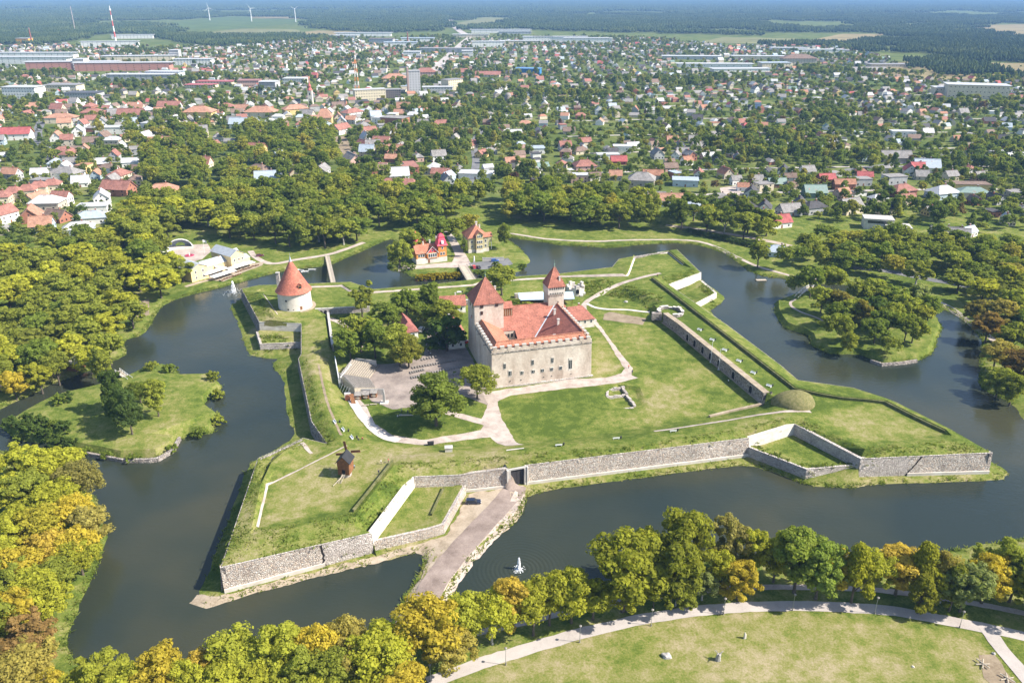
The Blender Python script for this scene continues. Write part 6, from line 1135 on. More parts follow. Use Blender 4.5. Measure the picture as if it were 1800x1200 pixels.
for a in ((1228, 311, 11, RED, WHT, 75), (1204, 325, 20, BLU, BLW, -10, 'f'), (1320, 344, 13, DRK, WHT, 70), (1302, 371, 18, DRK, BRK, 10, 'h'), (1343, 371, 13, DRK, WHT, 70), (1364, 328, 14, GRN, BRN, 5, 'g', 9), (1347, 310, 12, DRK, WHT, 65), (1377, 306, 13, DRK, WHT, 70), (1386, 376, 15, GRY, GRW, 15), (1405, 364, 13, DRK, WHT, 70), (1428, 373, 16, DRK, GRW, 20, 'h'),
          (1491, 373, 16, GRY, CRM, 25, 'g', 12, 5.5), (1451, 323, 13, BRT, BRT, 5, 'g', 9, 5), (1482, 332, 16, RUST, BRK, 0, 'g', 8), (1512, 325, 14, GRY, GRW, 5, 'f', 10, 5.5), (1569, 327, 16, GRY, GRW, 10, 'f', 11, 8.5), (1599, 306, 14, BRT, WHT, 70, 'g', 11, 4.5), (1612, 302, 13, BRT, WHT, 0, 'g', 10, 4.5), (1626, 301, 20, BLU, WHT, -10), (1572, 283, 26, GRY, BGE, 0, 'g', 13, 4.5),
          (1654, 347, 20, PAL, BLW, 20, 'h'), (1707, 347, 22, GRN, CRM, -8, 'h', 11), (1699, 333, 30, BRN, YLW, -5, 'f', 12), (1583, 343, 18, RED, BRK, 15, 'h'), (1430, 346, 16, GRN, GRN, 0), (1267, 240, 12, RED, RED, 10, 'h'), (1704, 270, 17, BRT, WHT, 25, 'h', 12, 5), (1757, 278, 16, PAL, WHT, 10, 'f', 12, 6), (1784, 289, 20, PAL, WHT, 10, 'g'), (1585, 241, 24, PAL, WHT, -5, 'f', 12, 6.5),
          (1366, 397, 16, BRT, WHT, 20, 'g', 10, 4), (1366, 447, 13, BLU, BLW, -15, 'h', 10, 3.4), (1680, 420, 14, GRY, WHT, -20), (1656, 420, 15, GRY, WHT, -18, 'g', 10, 4.5), (1700, 414, 10, BLU, WHT, 30), (1178, 300, 12, BRN, PNK, 10), (1188, 278, 11, GRY, WHT, 70), (1200, 272, 12, GRY, BGE, 0), (1227, 262, 13, GRY, BGE, 15), (1170, 360, 24, ORG, WHT, -3, 'g', 10), (1205, 375, 22, BLU, WHT, -3, 'g', 10),
          (675, 277, 16, RED, CRM, 65, 'g', 12, 6), (700, 273, 18, ORG, CRM, -15, 'g', 11, 6), (787, 318, 12, BLU, BLW, 65, 'g', 9, 4.5), (775, 312, 15, RED, YLW, -10, 'g', 9, 4.5), (838, 312, 28, PAL, WHT, -8, 'f', 16, 4.5), (1027, 301, 18, RED, PNK, 10, 'h', 14, 6), (1018, 320, 14, PAL, PNK, 0, 'f', 10, 6.5), (1087, 288, 14, BRT, BRT, 0, 'g', 10, 3.5), (1068, 279, 20, PAL, WHT, 5, 'f', 11, 4.5), (1127, 330, 20, GRY, BGE, -12, 'h', 16, 8), (1137, 350, 26, GRY, GRW, -4, 'g', 8, 3),
          (1147, 316, 16, RUST, BGE, -5, 'g', 9), (943, 268, 15, BLU, WHT, 5, 'f', 16, 5), (1093, 268, 17, PAL, WHT, -5, 'f', 12, 6.5), (847, 276, 12, RED, YLW, 60), (923, 222, 15, ORG, YLW, -8, 'h'), (897, 176, 18, ORG, CRM, 10, 'h', 15, 6), (747, 260, 18, GRY, CRM, -15, 'h', 13, 6), (695, 218, 28, GRY, BRK, -20, 'f', 20, 8), (680, 217, 30, PAL, WHT, -20, 'f', 18, 7), (790, 270, 13, GRY, BGE, 60), (828, 260, 13, RED, BGE, 55), (905, 240, 14, PAL, WHT, 10), (900, 290, 13, ORG, CRM, 15), (1000, 235, 13, BRN, BGE, 0), (1020, 270, 15, BRN, CRM, 25, 'h'),
          (492, 287, 12, BLU, WHT, 70, 'g', 10, 7), (457, 310, 18, BRN, BRK, -20, 'h', 15, 6), (473, 323, 20, BLU, WHT, 12, 'g', 12, 6), (400, 292, 12, RED, BRK, 60), (445, 280, 16, GRY, CRM, -10, 'h'), (283, 262, 20, ORG, WHT, 10, 'g', 15, 6), (307, 266, 16, ORG, WHT, 70, 'g', 13, 6), (210, 342, 22, RED, BRK, -10, 'g', 13, 6), (287, 344, 22, ORG, CRM, 20, 'h', 16, 5), (167, 372, 20, PAL, WHT, 10, 'f', 12, 5), (163, 390, 20, BLU, WHT, 15, 'h', 12, 4.5), (140, 410, 18, PAL, BLW, 20, 'h', 12, 4.5), (87, 372, 20, PAL, BGE, 5, 'h', 14, 8),
          (52, 348, 12, RED, CRM, 15, 'h', 12, 7), (28, 352, 12, RED, CRM, 15, 'h', 12, 7), (72, 342, 12, RED, CRM, 15, 'h', 12, 7), (95, 338, 12, RED, CRM, 15, 'h', 12, 7), (5, 360, 13, RED, CRM, 15, 'h', 12, 7), (10, 390, 14, RED, WHT, 70, 'g', 11, 7), (103, 388, 15, BRN, BRK, -20, 'g', 11), (120, 314, 24, GRY, WHT, -15, 'h', 14, 6), (13, 458, 14, ORG, WHT, 30, 'g', 11), (40, 458, 12, RED, BRK, -30, 'g', 10), (110, 216, 34, ORG, CRM, 5, 'h', 14, 7), (233, 210, 30, RED, WHT, 0, 'g', 15, 7), (353, 208, 34, ORG, YLW, 0, 'h', 20, 9), (207, 234, 42, PAL, WHT, 5, 'f', 16, 7), (273, 228, 24, PAL, WHT, -5, 'f', 16, 8), (30, 245, 30, BRT, WHT, 10, 'g', 14, 7),
          (460, 205, 36, ORG, CRM, -3, 'h', 20, 7), (520, 200, 30, ORG, YLW, 30, 'h', 16, 7), (572, 220, 17, ORG, YLW, 5, 'h', 15, 10, 9.), (620, 205, 26, RED, WHT, 50, 'h', 14, 6), (600, 235, 20, RED, WHT, 60, 'g', 12, 6), (640, 262, 16, RED, WHT, -50, 'g', 10, 5), (645, 240, 20, RED, PNK, 30, 'g', 11, 6), (430, 225, 30, BLU, WHT, 0, 'g', 14, 6), (395, 195, 26, RED, CRM, 10, 'h', 14, 6), (300, 195, 28, RED, WHT, 0, 'g', 14, 7), (165, 205, 26, RED, BRK, 5, 'h', 14, 6), (620, 288, 20, GRY, PNK, -60, 'g', 12, 5)):
    hpx(*a)
NHAND = len(HOUSES)
# --- landmark buildings of the town, each with storeys of windows
def block(name, label, cat, px, py, w_, d_, h, rz, wallc, roofc, kind='f', rh=.5, nw=8, ns=3, roof_mat='roof_metal', wsz=(1.4, 1.4), bands=False):
    p = P(px, py, 1.5); t = thing(name, label, cat, (p.x, p.y, 1.5), R(rz)); put('wall', U_BOX, t, None, None, (w_, d_, h), wallc)
    if kind == 'g': put('gable_wall', U_GAB, t, (0, 0, h), None, (w_, d_, rh), wallc)
    put('roof', {'f': U_RF, 'g': U_RG, 'h': U_RH}[kind][roof_mat], t, (0, 0, h), None, (w_, d_, rh), roofc)
    for s in range(ns):
        z = (s + .55) * h / ns
        if bands: put('window_band', U_PANE, t, (0, -d_ / 2, z), 0, (w_ * .92, 1, wsz[1])); continue
        for k in range(nw):
            put('window', U_PANE, t, ((k + .5) * w_ / nw - w_ / 2, -d_ / 2 + .03, z), 0, (wsz[0], 1, wsz[1]))
    FOOT.append((p.x, p.y, max(w_, d_) * .6)); return t
FOOT = []
tb_ = block('tower_block', 'tall pale concrete tower block above the old town', 'tower block', 729, 164, 17, 16, 33, 12, (.50, .49, .50), (.35, .34, .33), nw=4, ns=9); MB().box(-11, -8.6, -8, 6, -.5, 38).build('stair_shaft', 'paint', tb_, (.42, .30, .26))
block('flat_block', 'long cream five-storey block left of the concrete tower', 'building', 650, 176, 44, 16, 15, 22, CRM, PAL, nw=12, ns=4); block('glass_block', 'dark glazed office block beside the cream slab', 'building', 690, 172, 24, 16, 12, 10, (.16, .14, .14), GRY, nw=8, ns=4); block('long_block', 'low pale block right of the concrete tower', 'building', 770, 162, 46, 16, 8, 2, PAL, PAL, nw=10, ns=2); block('apartment_block', 'cream stepped apartment block right of the concrete tower', 'building', 795, 158, 30, 18, 16, 45, CRM, GRY, nw=7, ns=5)
block('blue_warehouse', 'bright blue boxy warehouse in the middle distance', 'warehouse', 929, 131, 46, 26, 11, -10, (.04, .18, .42), (.1, .22, .4), nw=6, ns=2); block('red_market', 'low red roofed market hall left of the blue warehouse', 'building', 858, 135, 44, 22, 5, -5, CRM, RED, 'g', 5, 8, 1, 'roof_tile'); block('red_hall', 'red tiled hall beside the long straight street', 'building', 815, 132, 30, 20, 6, 0, WHT, RED, 'h', 6, 6, 2, 'roof_tile'); block('red_hall', 'red tiled hall right of the concrete tower block', 'building', 748, 135, 38, 18, 9, 5, PNK, RED, 'h', 7, 8, 3, 'roof_tile'); block('red_hall', 'orange tiled hall left of the concrete tower block', 'building', 694, 145, 40, 20, 8, 8, CRM, ORG, 'h', 7, 8, 2, 'roof_tile')
block('cream_factory', 'large cream school block at the right edge of the town', 'building', 1712, 172, 80, 34, 19, -16, CRM, PAL, nw=14, ns=3); block('cream_factory', 'lower cream wing left of the large school block', 'building', 1668, 168, 48, 24, 12, -10, CRM, PAL, nw=9, ns=2); block('barrack', 'long cream barrack roof right of the middle distance', 'building', 1525, 129, 62, 18, 7, 4, CRM, GRY, 'g', 5, 12, 1, 'roof_metal'); block('old_school', 'large dark roofed old school in the right middle distance', 'building', 1402, 112, 70, 30, 12, 0, BGE, BRN, 'h', 8, 12, 3, 'roof_tile')
for i, (px, py, w_, h, wc, rc_) in enumerate(((1255, 118, 150, 7, WHT, PAL), (1300, 126, 110, 6, WHT, PAL), (1215, 104, 130, 7, PAL, PAL), (1330, 104, 120, 7, CRM, PAL), (1360, 118, 60, 9, CRM, BLU), (1440, 92, 120, 7, WHT, PAL), (1385, 88, 90, 6, PAL, PAL), (1560, 118, 80, 6, CRM, GRY))): block('depot', 'long pale depot among the sheds right of centre, %s from the left' % ordinal(sorted([1255, 1300, 1215, 1330, 1360, 1440, 1385, 1560]).index(px) + 1), 'depot', px, py, w_, 28, h, rnd.uniform(-6, 6), wc, rc_, nw=10, ns=1)
for i, (px, py, w_, h, wc, rc_) in enumerate(((785, 92, 130, 10, GRW, GRY), (828, 66, 120, 10, CRM, PAL), (858, 82, 90, 14, WHT, PAL), (915, 80, 110, 13, CRM, PAL), (945, 74, 90, 16, WHT, PAL), (985, 74, 160, 16, WHT, PAL), (1030, 76, 130, 15, WHT, PAL), (1055, 76, 70, 14, WHT, PAL), (880, 58, 220, 12, WHT, PAL), (905, 60, 120, 9, PAL, PAL), (640, 64, 190, 12, WHT, PAL), (605, 68, 90, 10, WHT, PAL), (672, 78, 70, 16, GRW, BRN), (735, 74, 100, 12, WHT, BLU), (705, 82, 90, 12, WHT, BLU), (725, 100, 40, 12, WHT, PAL), (822, 100, 26, 14, WHT, PAL))): block('far_block', 'pale long block on the far edge of town, %s from the left' % ordinal(sorted([785, 828, 858, 915, 945, 985, 1030, 1055, 880, 905, 640, 605, 672, 735, 705, 725, 822]).index(px) + 1), 'building', px, py, w_, 34, h, rnd.uniform(-5, 5), wc, rc_, nw=10, ns=3)
for i, (px, py, w_, h, wc, rc_, lb) in enumerate(((130, 122, 170, 15, (.45, .22, .17), PAL, 'long red-brown apartment block on the left'), (220, 124, 180, 15, (.45, .22, .17), PAL, 'second long red-brown apartment block on the left'), (60, 112, 160, 14, WHT, PAL, 'white apartment slab at the far left'), (342, 114, 78, 12, WHT, PAL, 'white school with a row of windows left of centre'), (250, 143, 110, 12, GRW, PAL, 'large grey shopping hall on the left'), (292, 140, 60, 14, (.5, .58, .65), PAL, 'pale blue end of the grey shopping hall'), (45, 172, 50, 16, WHT, PAL, 'white five-storey block near the left edge'), (115, 160, 50, 10, CRM, GRY, 'low cream block beside the white five-storey one'), (150, 172, 46, 8, GRW, DRK, 'dark roofed school with skylights left'), (145, 122, 22, 20, WHT, PAL, 'narrow white tower house among the red-brown blocks'), (245, 108, 150, 12, CRM, PAL, 'far pale slab behind the red-brown blocks'), (70, 102, 170, 12, WHT, PAL, 'far pale slab at the left edge'), (195, 82, 150, 14, WHT, PAL, 'white works hall below the striped tower'), (235, 68, 130, 12, WHT, PAL, 'distant white hall right of the striped tower'), (310, 106, 20, 22, GRW, PAL, 'grey stair tower left of the white school'), (45, 79, 36, 18, (.75, .38, .06), PAL, 'bright orange works building at the far left'), (380, 148, 60, 5, CRM, BRT, 'low red roofed shed row left of the church tower'), (355, 154, 46, 5, CRM, BRT, 'second low red roofed shed left of the church tower'), (475, 158, 26, 13, GRW, PAL, 'grey block left of the church tower'), (520, 147, 36, 9, WHT, PAL, 'white flat block behind the church tower'), (440, 152, 34, 10, PNK, RED, 'pink block with red roof left of the church tower'))): block('far_block', lb, 'building', px, py, w_, 26, h, rnd.uniform(-4, 8), wc, rc_, nw=12, ns=4 if h > 11 else 2)
# verticals of the skyline
def at(px, py): p = P(px, py, 1.5); FOOT.append((p.x, p.y, 12)); return (p.x, p.y, 1.5)
t = thing('church_tower', 'slim white tower with red spire in the old town', 'tower', at(547, 184)); MB().box(-3, 3, -3, 3, -.5, 19).build('shaft', 'limewash', t); MB().rev([(4.0, 19), (2.6, 21.5), (2.0, 22), (2.0, 24.5), (2.5, 24.6), (.9, 28), (.1, 37)], 8).build('spire', 'paint_smooth', t, (.42, .12, .10)); MB().box(-.8, .8, -3.1, -2.9, 13, 16).build('belfry_opening', 'dark_opening', t); MB().box(-.6, .6, -3.1, -2.9, 6, 8).build('window', 'glass', t)
t = thing('old_windmill', 'dark stone tower windmill without sails among the gardens', 'windmill', at(893, 186)); MB().rev([(6.2, -.5), (5.6, 4), (4.2, 13)], 20).build('tower', 'rubble_dark', t, smooth=40); MB().rev([(4.5, 13), (4.0, 15), (2.0, 16.8), (.1, 17.3)], 16).build('cap', 'timber_grey', t); MB().box(-.8, .8, -6.2, -5.2, 0, 2.4).build('door', 'timber', t)
def lattice(name, label, loc, h, wb, wt, c1_, c2_, n=8):
    t = thing(name, label, 'mast', loc)
    for k in range(n):
        f0, f1b = k / n, (k + 1) / n; m = MB(); a0, a1 = wb + (wt - wb) * f0, wb + (wt - wb) * f1b
        for sx, sy in ((-1, -1), (1, -1), (1, 1), (-1, 1)): m.tube([(sx * a0, sy * a0, h * f0), (sx * a1, sy * a1, h * f1b)], max(.22, wb * .09), 4)
        for sx, sy, tx, ty in ((-1, -1, 1, -1), (1, -1, 1, 1), (1, 1, -1, 1), (-1, 1, -1, -1)): m.tube([(sx * a0, sy * a0, h * f0), (tx * a1, ty * a1, h * f1b)], max(.16, wb * .06), 4)
        tag(m.build('lattice_section', 'paint', t, c1_ if k % 2 else c2_), kind='stuff')
    MB().tube([(0, 0, h * .95), (0, 0, h * 1.07)], max(.12, wt * .3), 5).build('antenna', 'paint', t, c2_); return t
lattice('lattice_mast', 'orange and white lattice mast in the old town', at(628, 158), 52, 3.0, .6, (.75, .72, .7), (.65, .22, .05)); t = thing('television_tower', 'tall red and white striped tower on the far left skyline', 'tower', at(204, 75))
for k in range(6): MB().rev([(2.8 - .3 * k, 15.5 * k), (2.8 - .3 * (k + 1), 15.5 * (k + 1) - .02)], 12).build('shaft_section', 'paint', t, ((.72, .70, .68), (.55, .12, .10))[k % 2])
MB().rev([(2.6, 90), (2.8, 93), (1.4, 95), (.5, 104)], 10).build('platform', 'paint', t, (.7, .68, .66)); t = thing('radio_mast', 'thin guyed mast against the dark wood at far left', 'mast', at(133, 58)); MB().tube([(0, 0, 0), (0, 0, 92)], .9, 5).build('mast', 'paint', t, (.62, .5, .5))
for a in (90, 210, 330): MB().tube([(0, 0, 80), (60 * math.cos(R(a)), 60 * math.sin(R(a)), 0)], .12, 4).build('guy_wire', 'steel', t)
for px, py, h, lb in ((717, 78, 34, 'brown brick chimney in the middle distance'), (57, 79, 46, 'thin brown chimney beside the orange works building')): t = thing('factory_chimney', lb, 'chimney', at(px, py)); MB().rev([(2.3, -.5), (1.5, h), (1.7, h + .6)], 12).build('shaft', 'brick_red', t, smooth=40); MB().rev([(1.75, h - 2), (1.72, h - 1)], 12).build('band', 'concrete', t)
for i, (px, py) in enumerate(((369, 36.5), (442.5, 38.5), (520, 39.5))):
    t = thing('wind_turbine', 'white wind turbine on the horizon fields, %s of three' % ('left', 'middle', 'right')[i], 'wind turbine', at(px, py), rnd.uniform(-.4, .4), 'wind turbines'); MB().rev([(2.2, -.5), (1.3, 62)], 10).build('tower', 'white_paint', t, smooth=40); MB().box(-1.5, 1.5, -2.5, 5, 61.5, 64.5).build('nacelle', 'white_paint', t); MB().rev([(1.3, 0), (.8, 1.4), (.1, 2.0)], 8).build('hub', 'white_paint', t).matrix_basis = Matrix.Translation((0, -2.5, 63)) @ Matrix.Rotation(R(90), 4, 'X')
    for k in range(3): a = R(120 * k + 100 + i * 25); d = Vector((math.cos(a), 0, math.sin(a))); s = Vector((-d.z, 0, d.x)); c = Vector((0, -3.4, 63)); MB().add([c + s * .5, c - s * .5, c + d * 8 - s * .9, c + d * 27 - s * .2, c + d * 27, c + d * 8 + s * 1.2] + [v_ + Vector((0, .45, 0)) for v_ in (c + s * .5, c - s * .5, c + d * 8 - s * .9, c + d * 27 - s * .2, c + d * 27, c + d * 8 + s * 1.2)], [(0, 1, 2, 3, 4, 5), (11, 10, 9, 8, 7, 6)] + [(q, q + 6, (q + 1) % 6 + 6, (q + 1) % 6) for q in range(6)]).build('blade', 'white_paint', t, fix=True)
# modern flat villa and long hall by the park
mv = thing('modern_villa', 'modern flat-roofed pale villa with terrace at the park edge', 'villa', tuple(P(1548, 402, 1.5)), R(-14)); MB().box(-11, 7, -2, 9, -.4, 6.4).build('upper_block', 'paint', mv, (.55, .52, .46)); MB().box(2, 17, -9, 2.5, -.4, 3.4).build('lower_block', 'limewash', mv); MB().box(-11.4, 7.4, -2.4, 9.4, 6.403, 6.8).build('roof', 'concrete', mv); MB().box(1.6, 17.4, -9.4, 2.9, 3.403, 3.8).build('terrace_roof', 'concrete', mv); MB().box(4, 15, -9.08, -8.98, .5, 2.8).build('window_band', 'glass', mv); MB().box(-9, 5, -2.08, -1.98, 3.8, 5.6).build('window_band', 'glass', mv)
FOOT.append((mv.location.x, mv.location.y, 18)); p = P(695, 333, 1.5); hl = building('long_hall', 'long low hall with red tiled roof at the end of the dug-up street', 'hall', (p.x, p.y, 1.5), R(-5), 34, 12, 5, 4, CRM, RED, hip=.5, wins=(9, 1), chim=2); FOOT.append((p.x, p.y, 19))
for n_, ln, wd, mt, lb, dz in (('dug_up_street', [(641, 300), (622, 280), (606, 258), (596, 240)], 13, 'worn_soil', 'brown dug-up street leading into the old town', .1), ('street', [(644, 335), (645, 315), (641, 300)], 14, 'asphalt', 'grey street at the park end of the dug-up street', .12), ('main_street', [(756, 132), (775, 112), (800, 88), (815, 74), (826, 66)], 20, 'path_asphalt', 'long straight pale street towards the horizon', .3), ('country_road', [(826, 66), (800, 50), (790, 36), (795, 30)], 26, 'path_asphalt', 'pale country road into the woods', .4), ('street', [(75, 210), (60, 240), (90, 270), (100, 310)], 10, 'asphalt', 'street at the left side of the old town', .1), ('street', [(1480, 300), (1600, 285), (1690, 262), (1800, 255)], 8, 'asphalt', 'residential street on the right', .1), ('street', [(1660, 180), (1750, 182), (1900, 186)], 16, 'path_asphalt', 'pale road below the large school block', .2), ('street', [(820, 330), (840, 290), (830, 250), (850, 225)], 7, 'asphalt', 'lane through the gardens behind the villa island', .1)):
    strip(n_, PL(ln, 1.5), wd, mt, lb, dz=dz, step=12 if dz > .15 else 5, edge=.3)
sheet('parking_lot', PL([(815, 300), (870, 296), (878, 308), (830, 314)], 1.5), 'path_asphalt', 'pale car park behind the park trees', dz=.1, step=8); sheet('gravel_lot', PL([(1265, 330), (1300, 326), (1305, 345), (1270, 347)], 1.5), 'gravel', 'empty gravel lot among the gardens', dz=.1, step=8); sheet('villa_lawn', PL([(1560, 400), (1620, 396), (1625, 408), (1600, 418), (1570, 412)], 1.5), 'grass', 'mown lawn beside the modern villa', dz=.1, step=8)
for nm, pts, mt, lb in (('field', [(290, 52), (300, 40), (400, 30), (520, 33), (530, 40), (420, 52)], 'field_green', 'green field below the wind turbines'), ('field', [(330, 62), (420, 51), (520, 52), (540, 60), (430, 64)], 'field_pale', 'pale mown field with bales'), ('field', [(440, 30), (520, 30), (535, 34), (440, 33)], 'field_straw', 'straw coloured strip behind the turbines'), ('field', [(800, 42), (850, 31), (905, 33), (900, 38), (840, 46)], 'field_pale', 'pale clearing beside the country road'), ('field', [(1400, 76), (1480, 60), (1560, 60), (1500, 76)], 'field_straw', 'straw field right of centre'), ('field', [(1220, 76), (1270, 66), (1400, 68), (1390, 78)], 'field_pale', 'long pale field behind the depots'), ('field', [(1700, 45), (1800, 43), (1900, 50), (1900, 66), (1770, 66)], 'field_straw', 'straw field at the far right'), ('field', [(1500, 120), (1600, 108), (1800, 112), (1900, 130), (1900, 150), (1650, 142), (1530, 138)], 'field_straw', 'dry scrubby meadow on the right'), ('field', [(1450, 135), (1540, 134), (1640, 147), (1600, 152), (1480, 150)], 'field_green', 'narrow green meadow left of the school block'), ('field', [(500, 60), (560, 54), (640, 56), (630, 64), (540, 66)], 'field_straw', 'straw field left of the main street'), ('field', [(1560, 45), (1620, 42), (1640, 46), (1580, 48)], 'field_pale', 'small far clearing on the right')):
    sheet(nm, PL(pts, 1.5), mt, lb, dz=.5, step=60, edge=3.)
TOWN = [P(a, b_, 1.5) for a, b_ in [(-300, 470), (0, 470), (60, 430), (170, 405), (260, 345), (420, 328), (560, 328), (650, 318), (740, 330), (830, 325), (960, 325), (1100, 345), (1160, 368), (1250, 376), (1330, 383), (1400, 386), (1500, 395), (1620, 392), (1720, 410), (1800, 405), (2100, 430), (2100, 150), (1800, 138), (1640, 130), (1560, 104), (1480, 84), (1300, 82), (1080, 62), (860, 58), (700, 64), (560, 68), (420, 80), (260, 84), (100, 80), (-200, 82)]]
NOHOUSE = [[P(a, b_, 1.5) for a, b_ in q] for q in ([(0, 200), (0, 330), (50, 300), (110, 290), (95, 215)], [(590, 235), (650, 330), (660, 330), (625, 265)], [(170, 240), (560, 225), (600, 260), (640, 330), (260, 345), (250, 270)], [(1500, 118), (1640, 108), (1800, 112), (1800, 142), (1640, 142)], [(1540, 380), (1720, 390), (1720, 430), (1540, 425)])]
for i_, yy_ in enumerate((600, 690, 780, 880, 990, 1110, 1240)):
    strip('street', [Vector((x_, yy_ + math.sin(x_ * .004) * 40 - 13, 0)) for x_ in range(60, int(yy_ * .75), 45)], 5.0, 'path_asphalt', 'grey garden street across the right half of town, %s from the park' % ordinal(i_ + 1), sm=1, dz=.08, step=8)
OLD = [P(a, b_, 1.5) for a, b_ in [(0, 300), (40, 200), (150, 180), (360, 172), (520, 165), (620, 160), (720, 190), (740, 260), (680, 320), (640, 300), (590, 245), (540, 225), (330, 222), (180, 240), (110, 300), (60, 340)]]
occ = {}
def occ_add(x, y, r_): occ.setdefault((int(x // 40), int(y // 40)), []).append((x, y, r_))
def occ_hit(x, y, r_):
    for i in (-2, -1, 0, 1, 2):
        for j in (-2, -1, 0, 1, 2):
            for (a, b_, c) in occ.get((int(x // 40) + i, int(y // 40) + j), ()):
                if (a - x) ** 2 + (b_ - y) ** 2 < (c + r_) ** 2: return True
    return False
for h_ in HOUSES: occ_add(*h_['p'], max(h_['w'], h_['d']) * .55)
for f_ in FOOT: occ_add(*f_)
streets = [[P(a, b_, 1.5) for a, b_ in q] for q in ([(641, 300), (622, 280), (606, 258), (596, 240)], [(756, 132), (775, 112), (800, 88), (815, 74), (826, 66)], [(1480, 300), (1600, 285), (1690, 262), (1800, 255)], [(820, 330), (840, 290), (830, 250), (850, 225)])]
for yy_ in (600, 690, 780, 880, 990, 1110, 1240):
    for x_ in range(60, int(yy_ * .75), 9): occ_add(x_, yy_ + math.sin(x_ * .004) * 40 - 13, 3.2)
for q in streets:
    for p in densify(q, 12): occ_add(p.x, p.y, 7)
r3 = random.Random(21); ang = R(17); ca, sa = math.cos(ang), math.sin(ang)
RW = [(RED, 4), (ORG, 1.5), (BRT, 1.5), (GRY, 10), (DRK, 7), (PAL, 4), (BLU, 2), (BRN, 6), (GRN, .6), (RUST, 2)]; WW = [(WHT, 7), (CRM, 4), (BGE, 5), (GRW, 4), (YLW, 1), (BRK, 2), (BLW, 1), (PNK, 1)]
def pick(l): 
    k = r3.uniform(0, sum(w2 for _, w2 in l))
    for v_, w2 in l:
        k -= w2
        if k <= 0: return v_
    return l[0][0]
yy = 350
while yy < 2750:
    sx = 23 if yy < 1300 else 27; sy = 27 if yy < 1300 else 33; xx = -yy * .8 - 60
    while xx < yy * .8 + 60:
        x = xx + r3.uniform(-4, 4); y = yy + math.sin(xx * .004) * 40 + r3.uniform(-5, 5); xx += sx
        if r3.random() < ((.16 if inpoly(x, y, OLD) else .30) if yy < 1500 else .26) or not inpoly(x, y, TOWN) or any(inpoly(x, y, q) and not (q is NOHOUSE[2] and r3.random() < .4) for q in NOHOUSE): continue
        left = x < -60 and y < 1100; w_ = r3.uniform(8.5, 13) * (1.3 if left else 1.); d_ = w_ * r3.uniform(.6, .85)
        if occ_hit(x, y, w_ * .5): continue
        rc_ = pick([(ORG, 6), (RED, 6), (GRY, 4), (PAL, 4), (BLU, 2), (BRN, 2)]) if left else pick(RW); kd = r3.choice('ggggghhf'); h = r3.choice((2.8, 3.2, 3.6, 4.6, 5.4)) * (1.25 if left else 1.)
        rh = d_ * r3.uniform(.36, .55) if kd == 'g' else (d_ * .3 if kd == 'h' else .4)
        rec(x, y, w_, d_, h, rh, rc_, pick(WW), ang * r3.choice((1, 1, -.4)) + r3.choice((0, math.pi / 2)) + r3.uniform(-.12, .12), kd, None, 2 if h > 4.4 else 1); occ_add(x, y, w_ * .55)
    yy += sy
# the 300 nearest in view stand as single houses
LMK = [('the dug-up street', 620, 285), ('the old stone windmill', 892, 190), ('the concrete tower block', 727, 165), ('the white church tower', 547, 185), ('the long red hall', 700, 330), ('the modern flat villa', 1550, 385), ('the right picture edge', 1770, 310), ('the left picture edge', 30, 300), ('the row of red-hipped terraces', 60, 360), ('the tall white gabled house', 490, 285), ('the empty gravel lot', 1285, 330), ('the north-east bastion park', 1180, 355), ('the pale car park', 845, 300), ('the brick block', 697, 225), ('the residential street', 1600, 280), ('the pale blue house', 1366, 440), ('the garden quarter middle', 1060, 260), ('the upper right gardens', 1400, 240), ('the far right gardens', 1650, 220), ('the beige hipped house', 1127, 325)]
for h_ in HOUSES: h_['px'] = PX((*h_['p'], 1.5))
vis = [h_ for h_ in HOUSES if -20 < h_['px'][0] < 1820]; vis.sort(key=lambda q: -(q['w'] * (q['h'] + q['rh'])) / (q['p'][1] ** 2)); ONE = vis[:300]; one_ids = set(id(q) for q in ONE); REST = [q for q in HOUSES if id(q) not in one_ids]
KN = {'g': 'gabled', 'h': 'hipped', 'f': 'flat-roofed'}
grp = {}
for h_ in ONE:
    lm = min(LMK, key=lambda l: (l[1] - h_['px'][0]) ** 2 + (2.5 * (l[2] - h_['px'][1])) ** 2)[0]
    base = '%s %s house, %s roof, near %s' % (WN[h_['wc']] if h_['wc'] in WN else RN.get(h_['wc'], 'coloured') + '-walled', KN[h_['kind']], RN[h_['rc']], lm); grp.setdefault(base, []).append(h_)
for base, lst in grp.items():
    lst.sort(key=lambda q: q['px'][0])
    for i, h_ in enumerate(lst): h_['label'] = base if len(lst) == 1 else base + ', %s from left' % ordinal(i + 1)
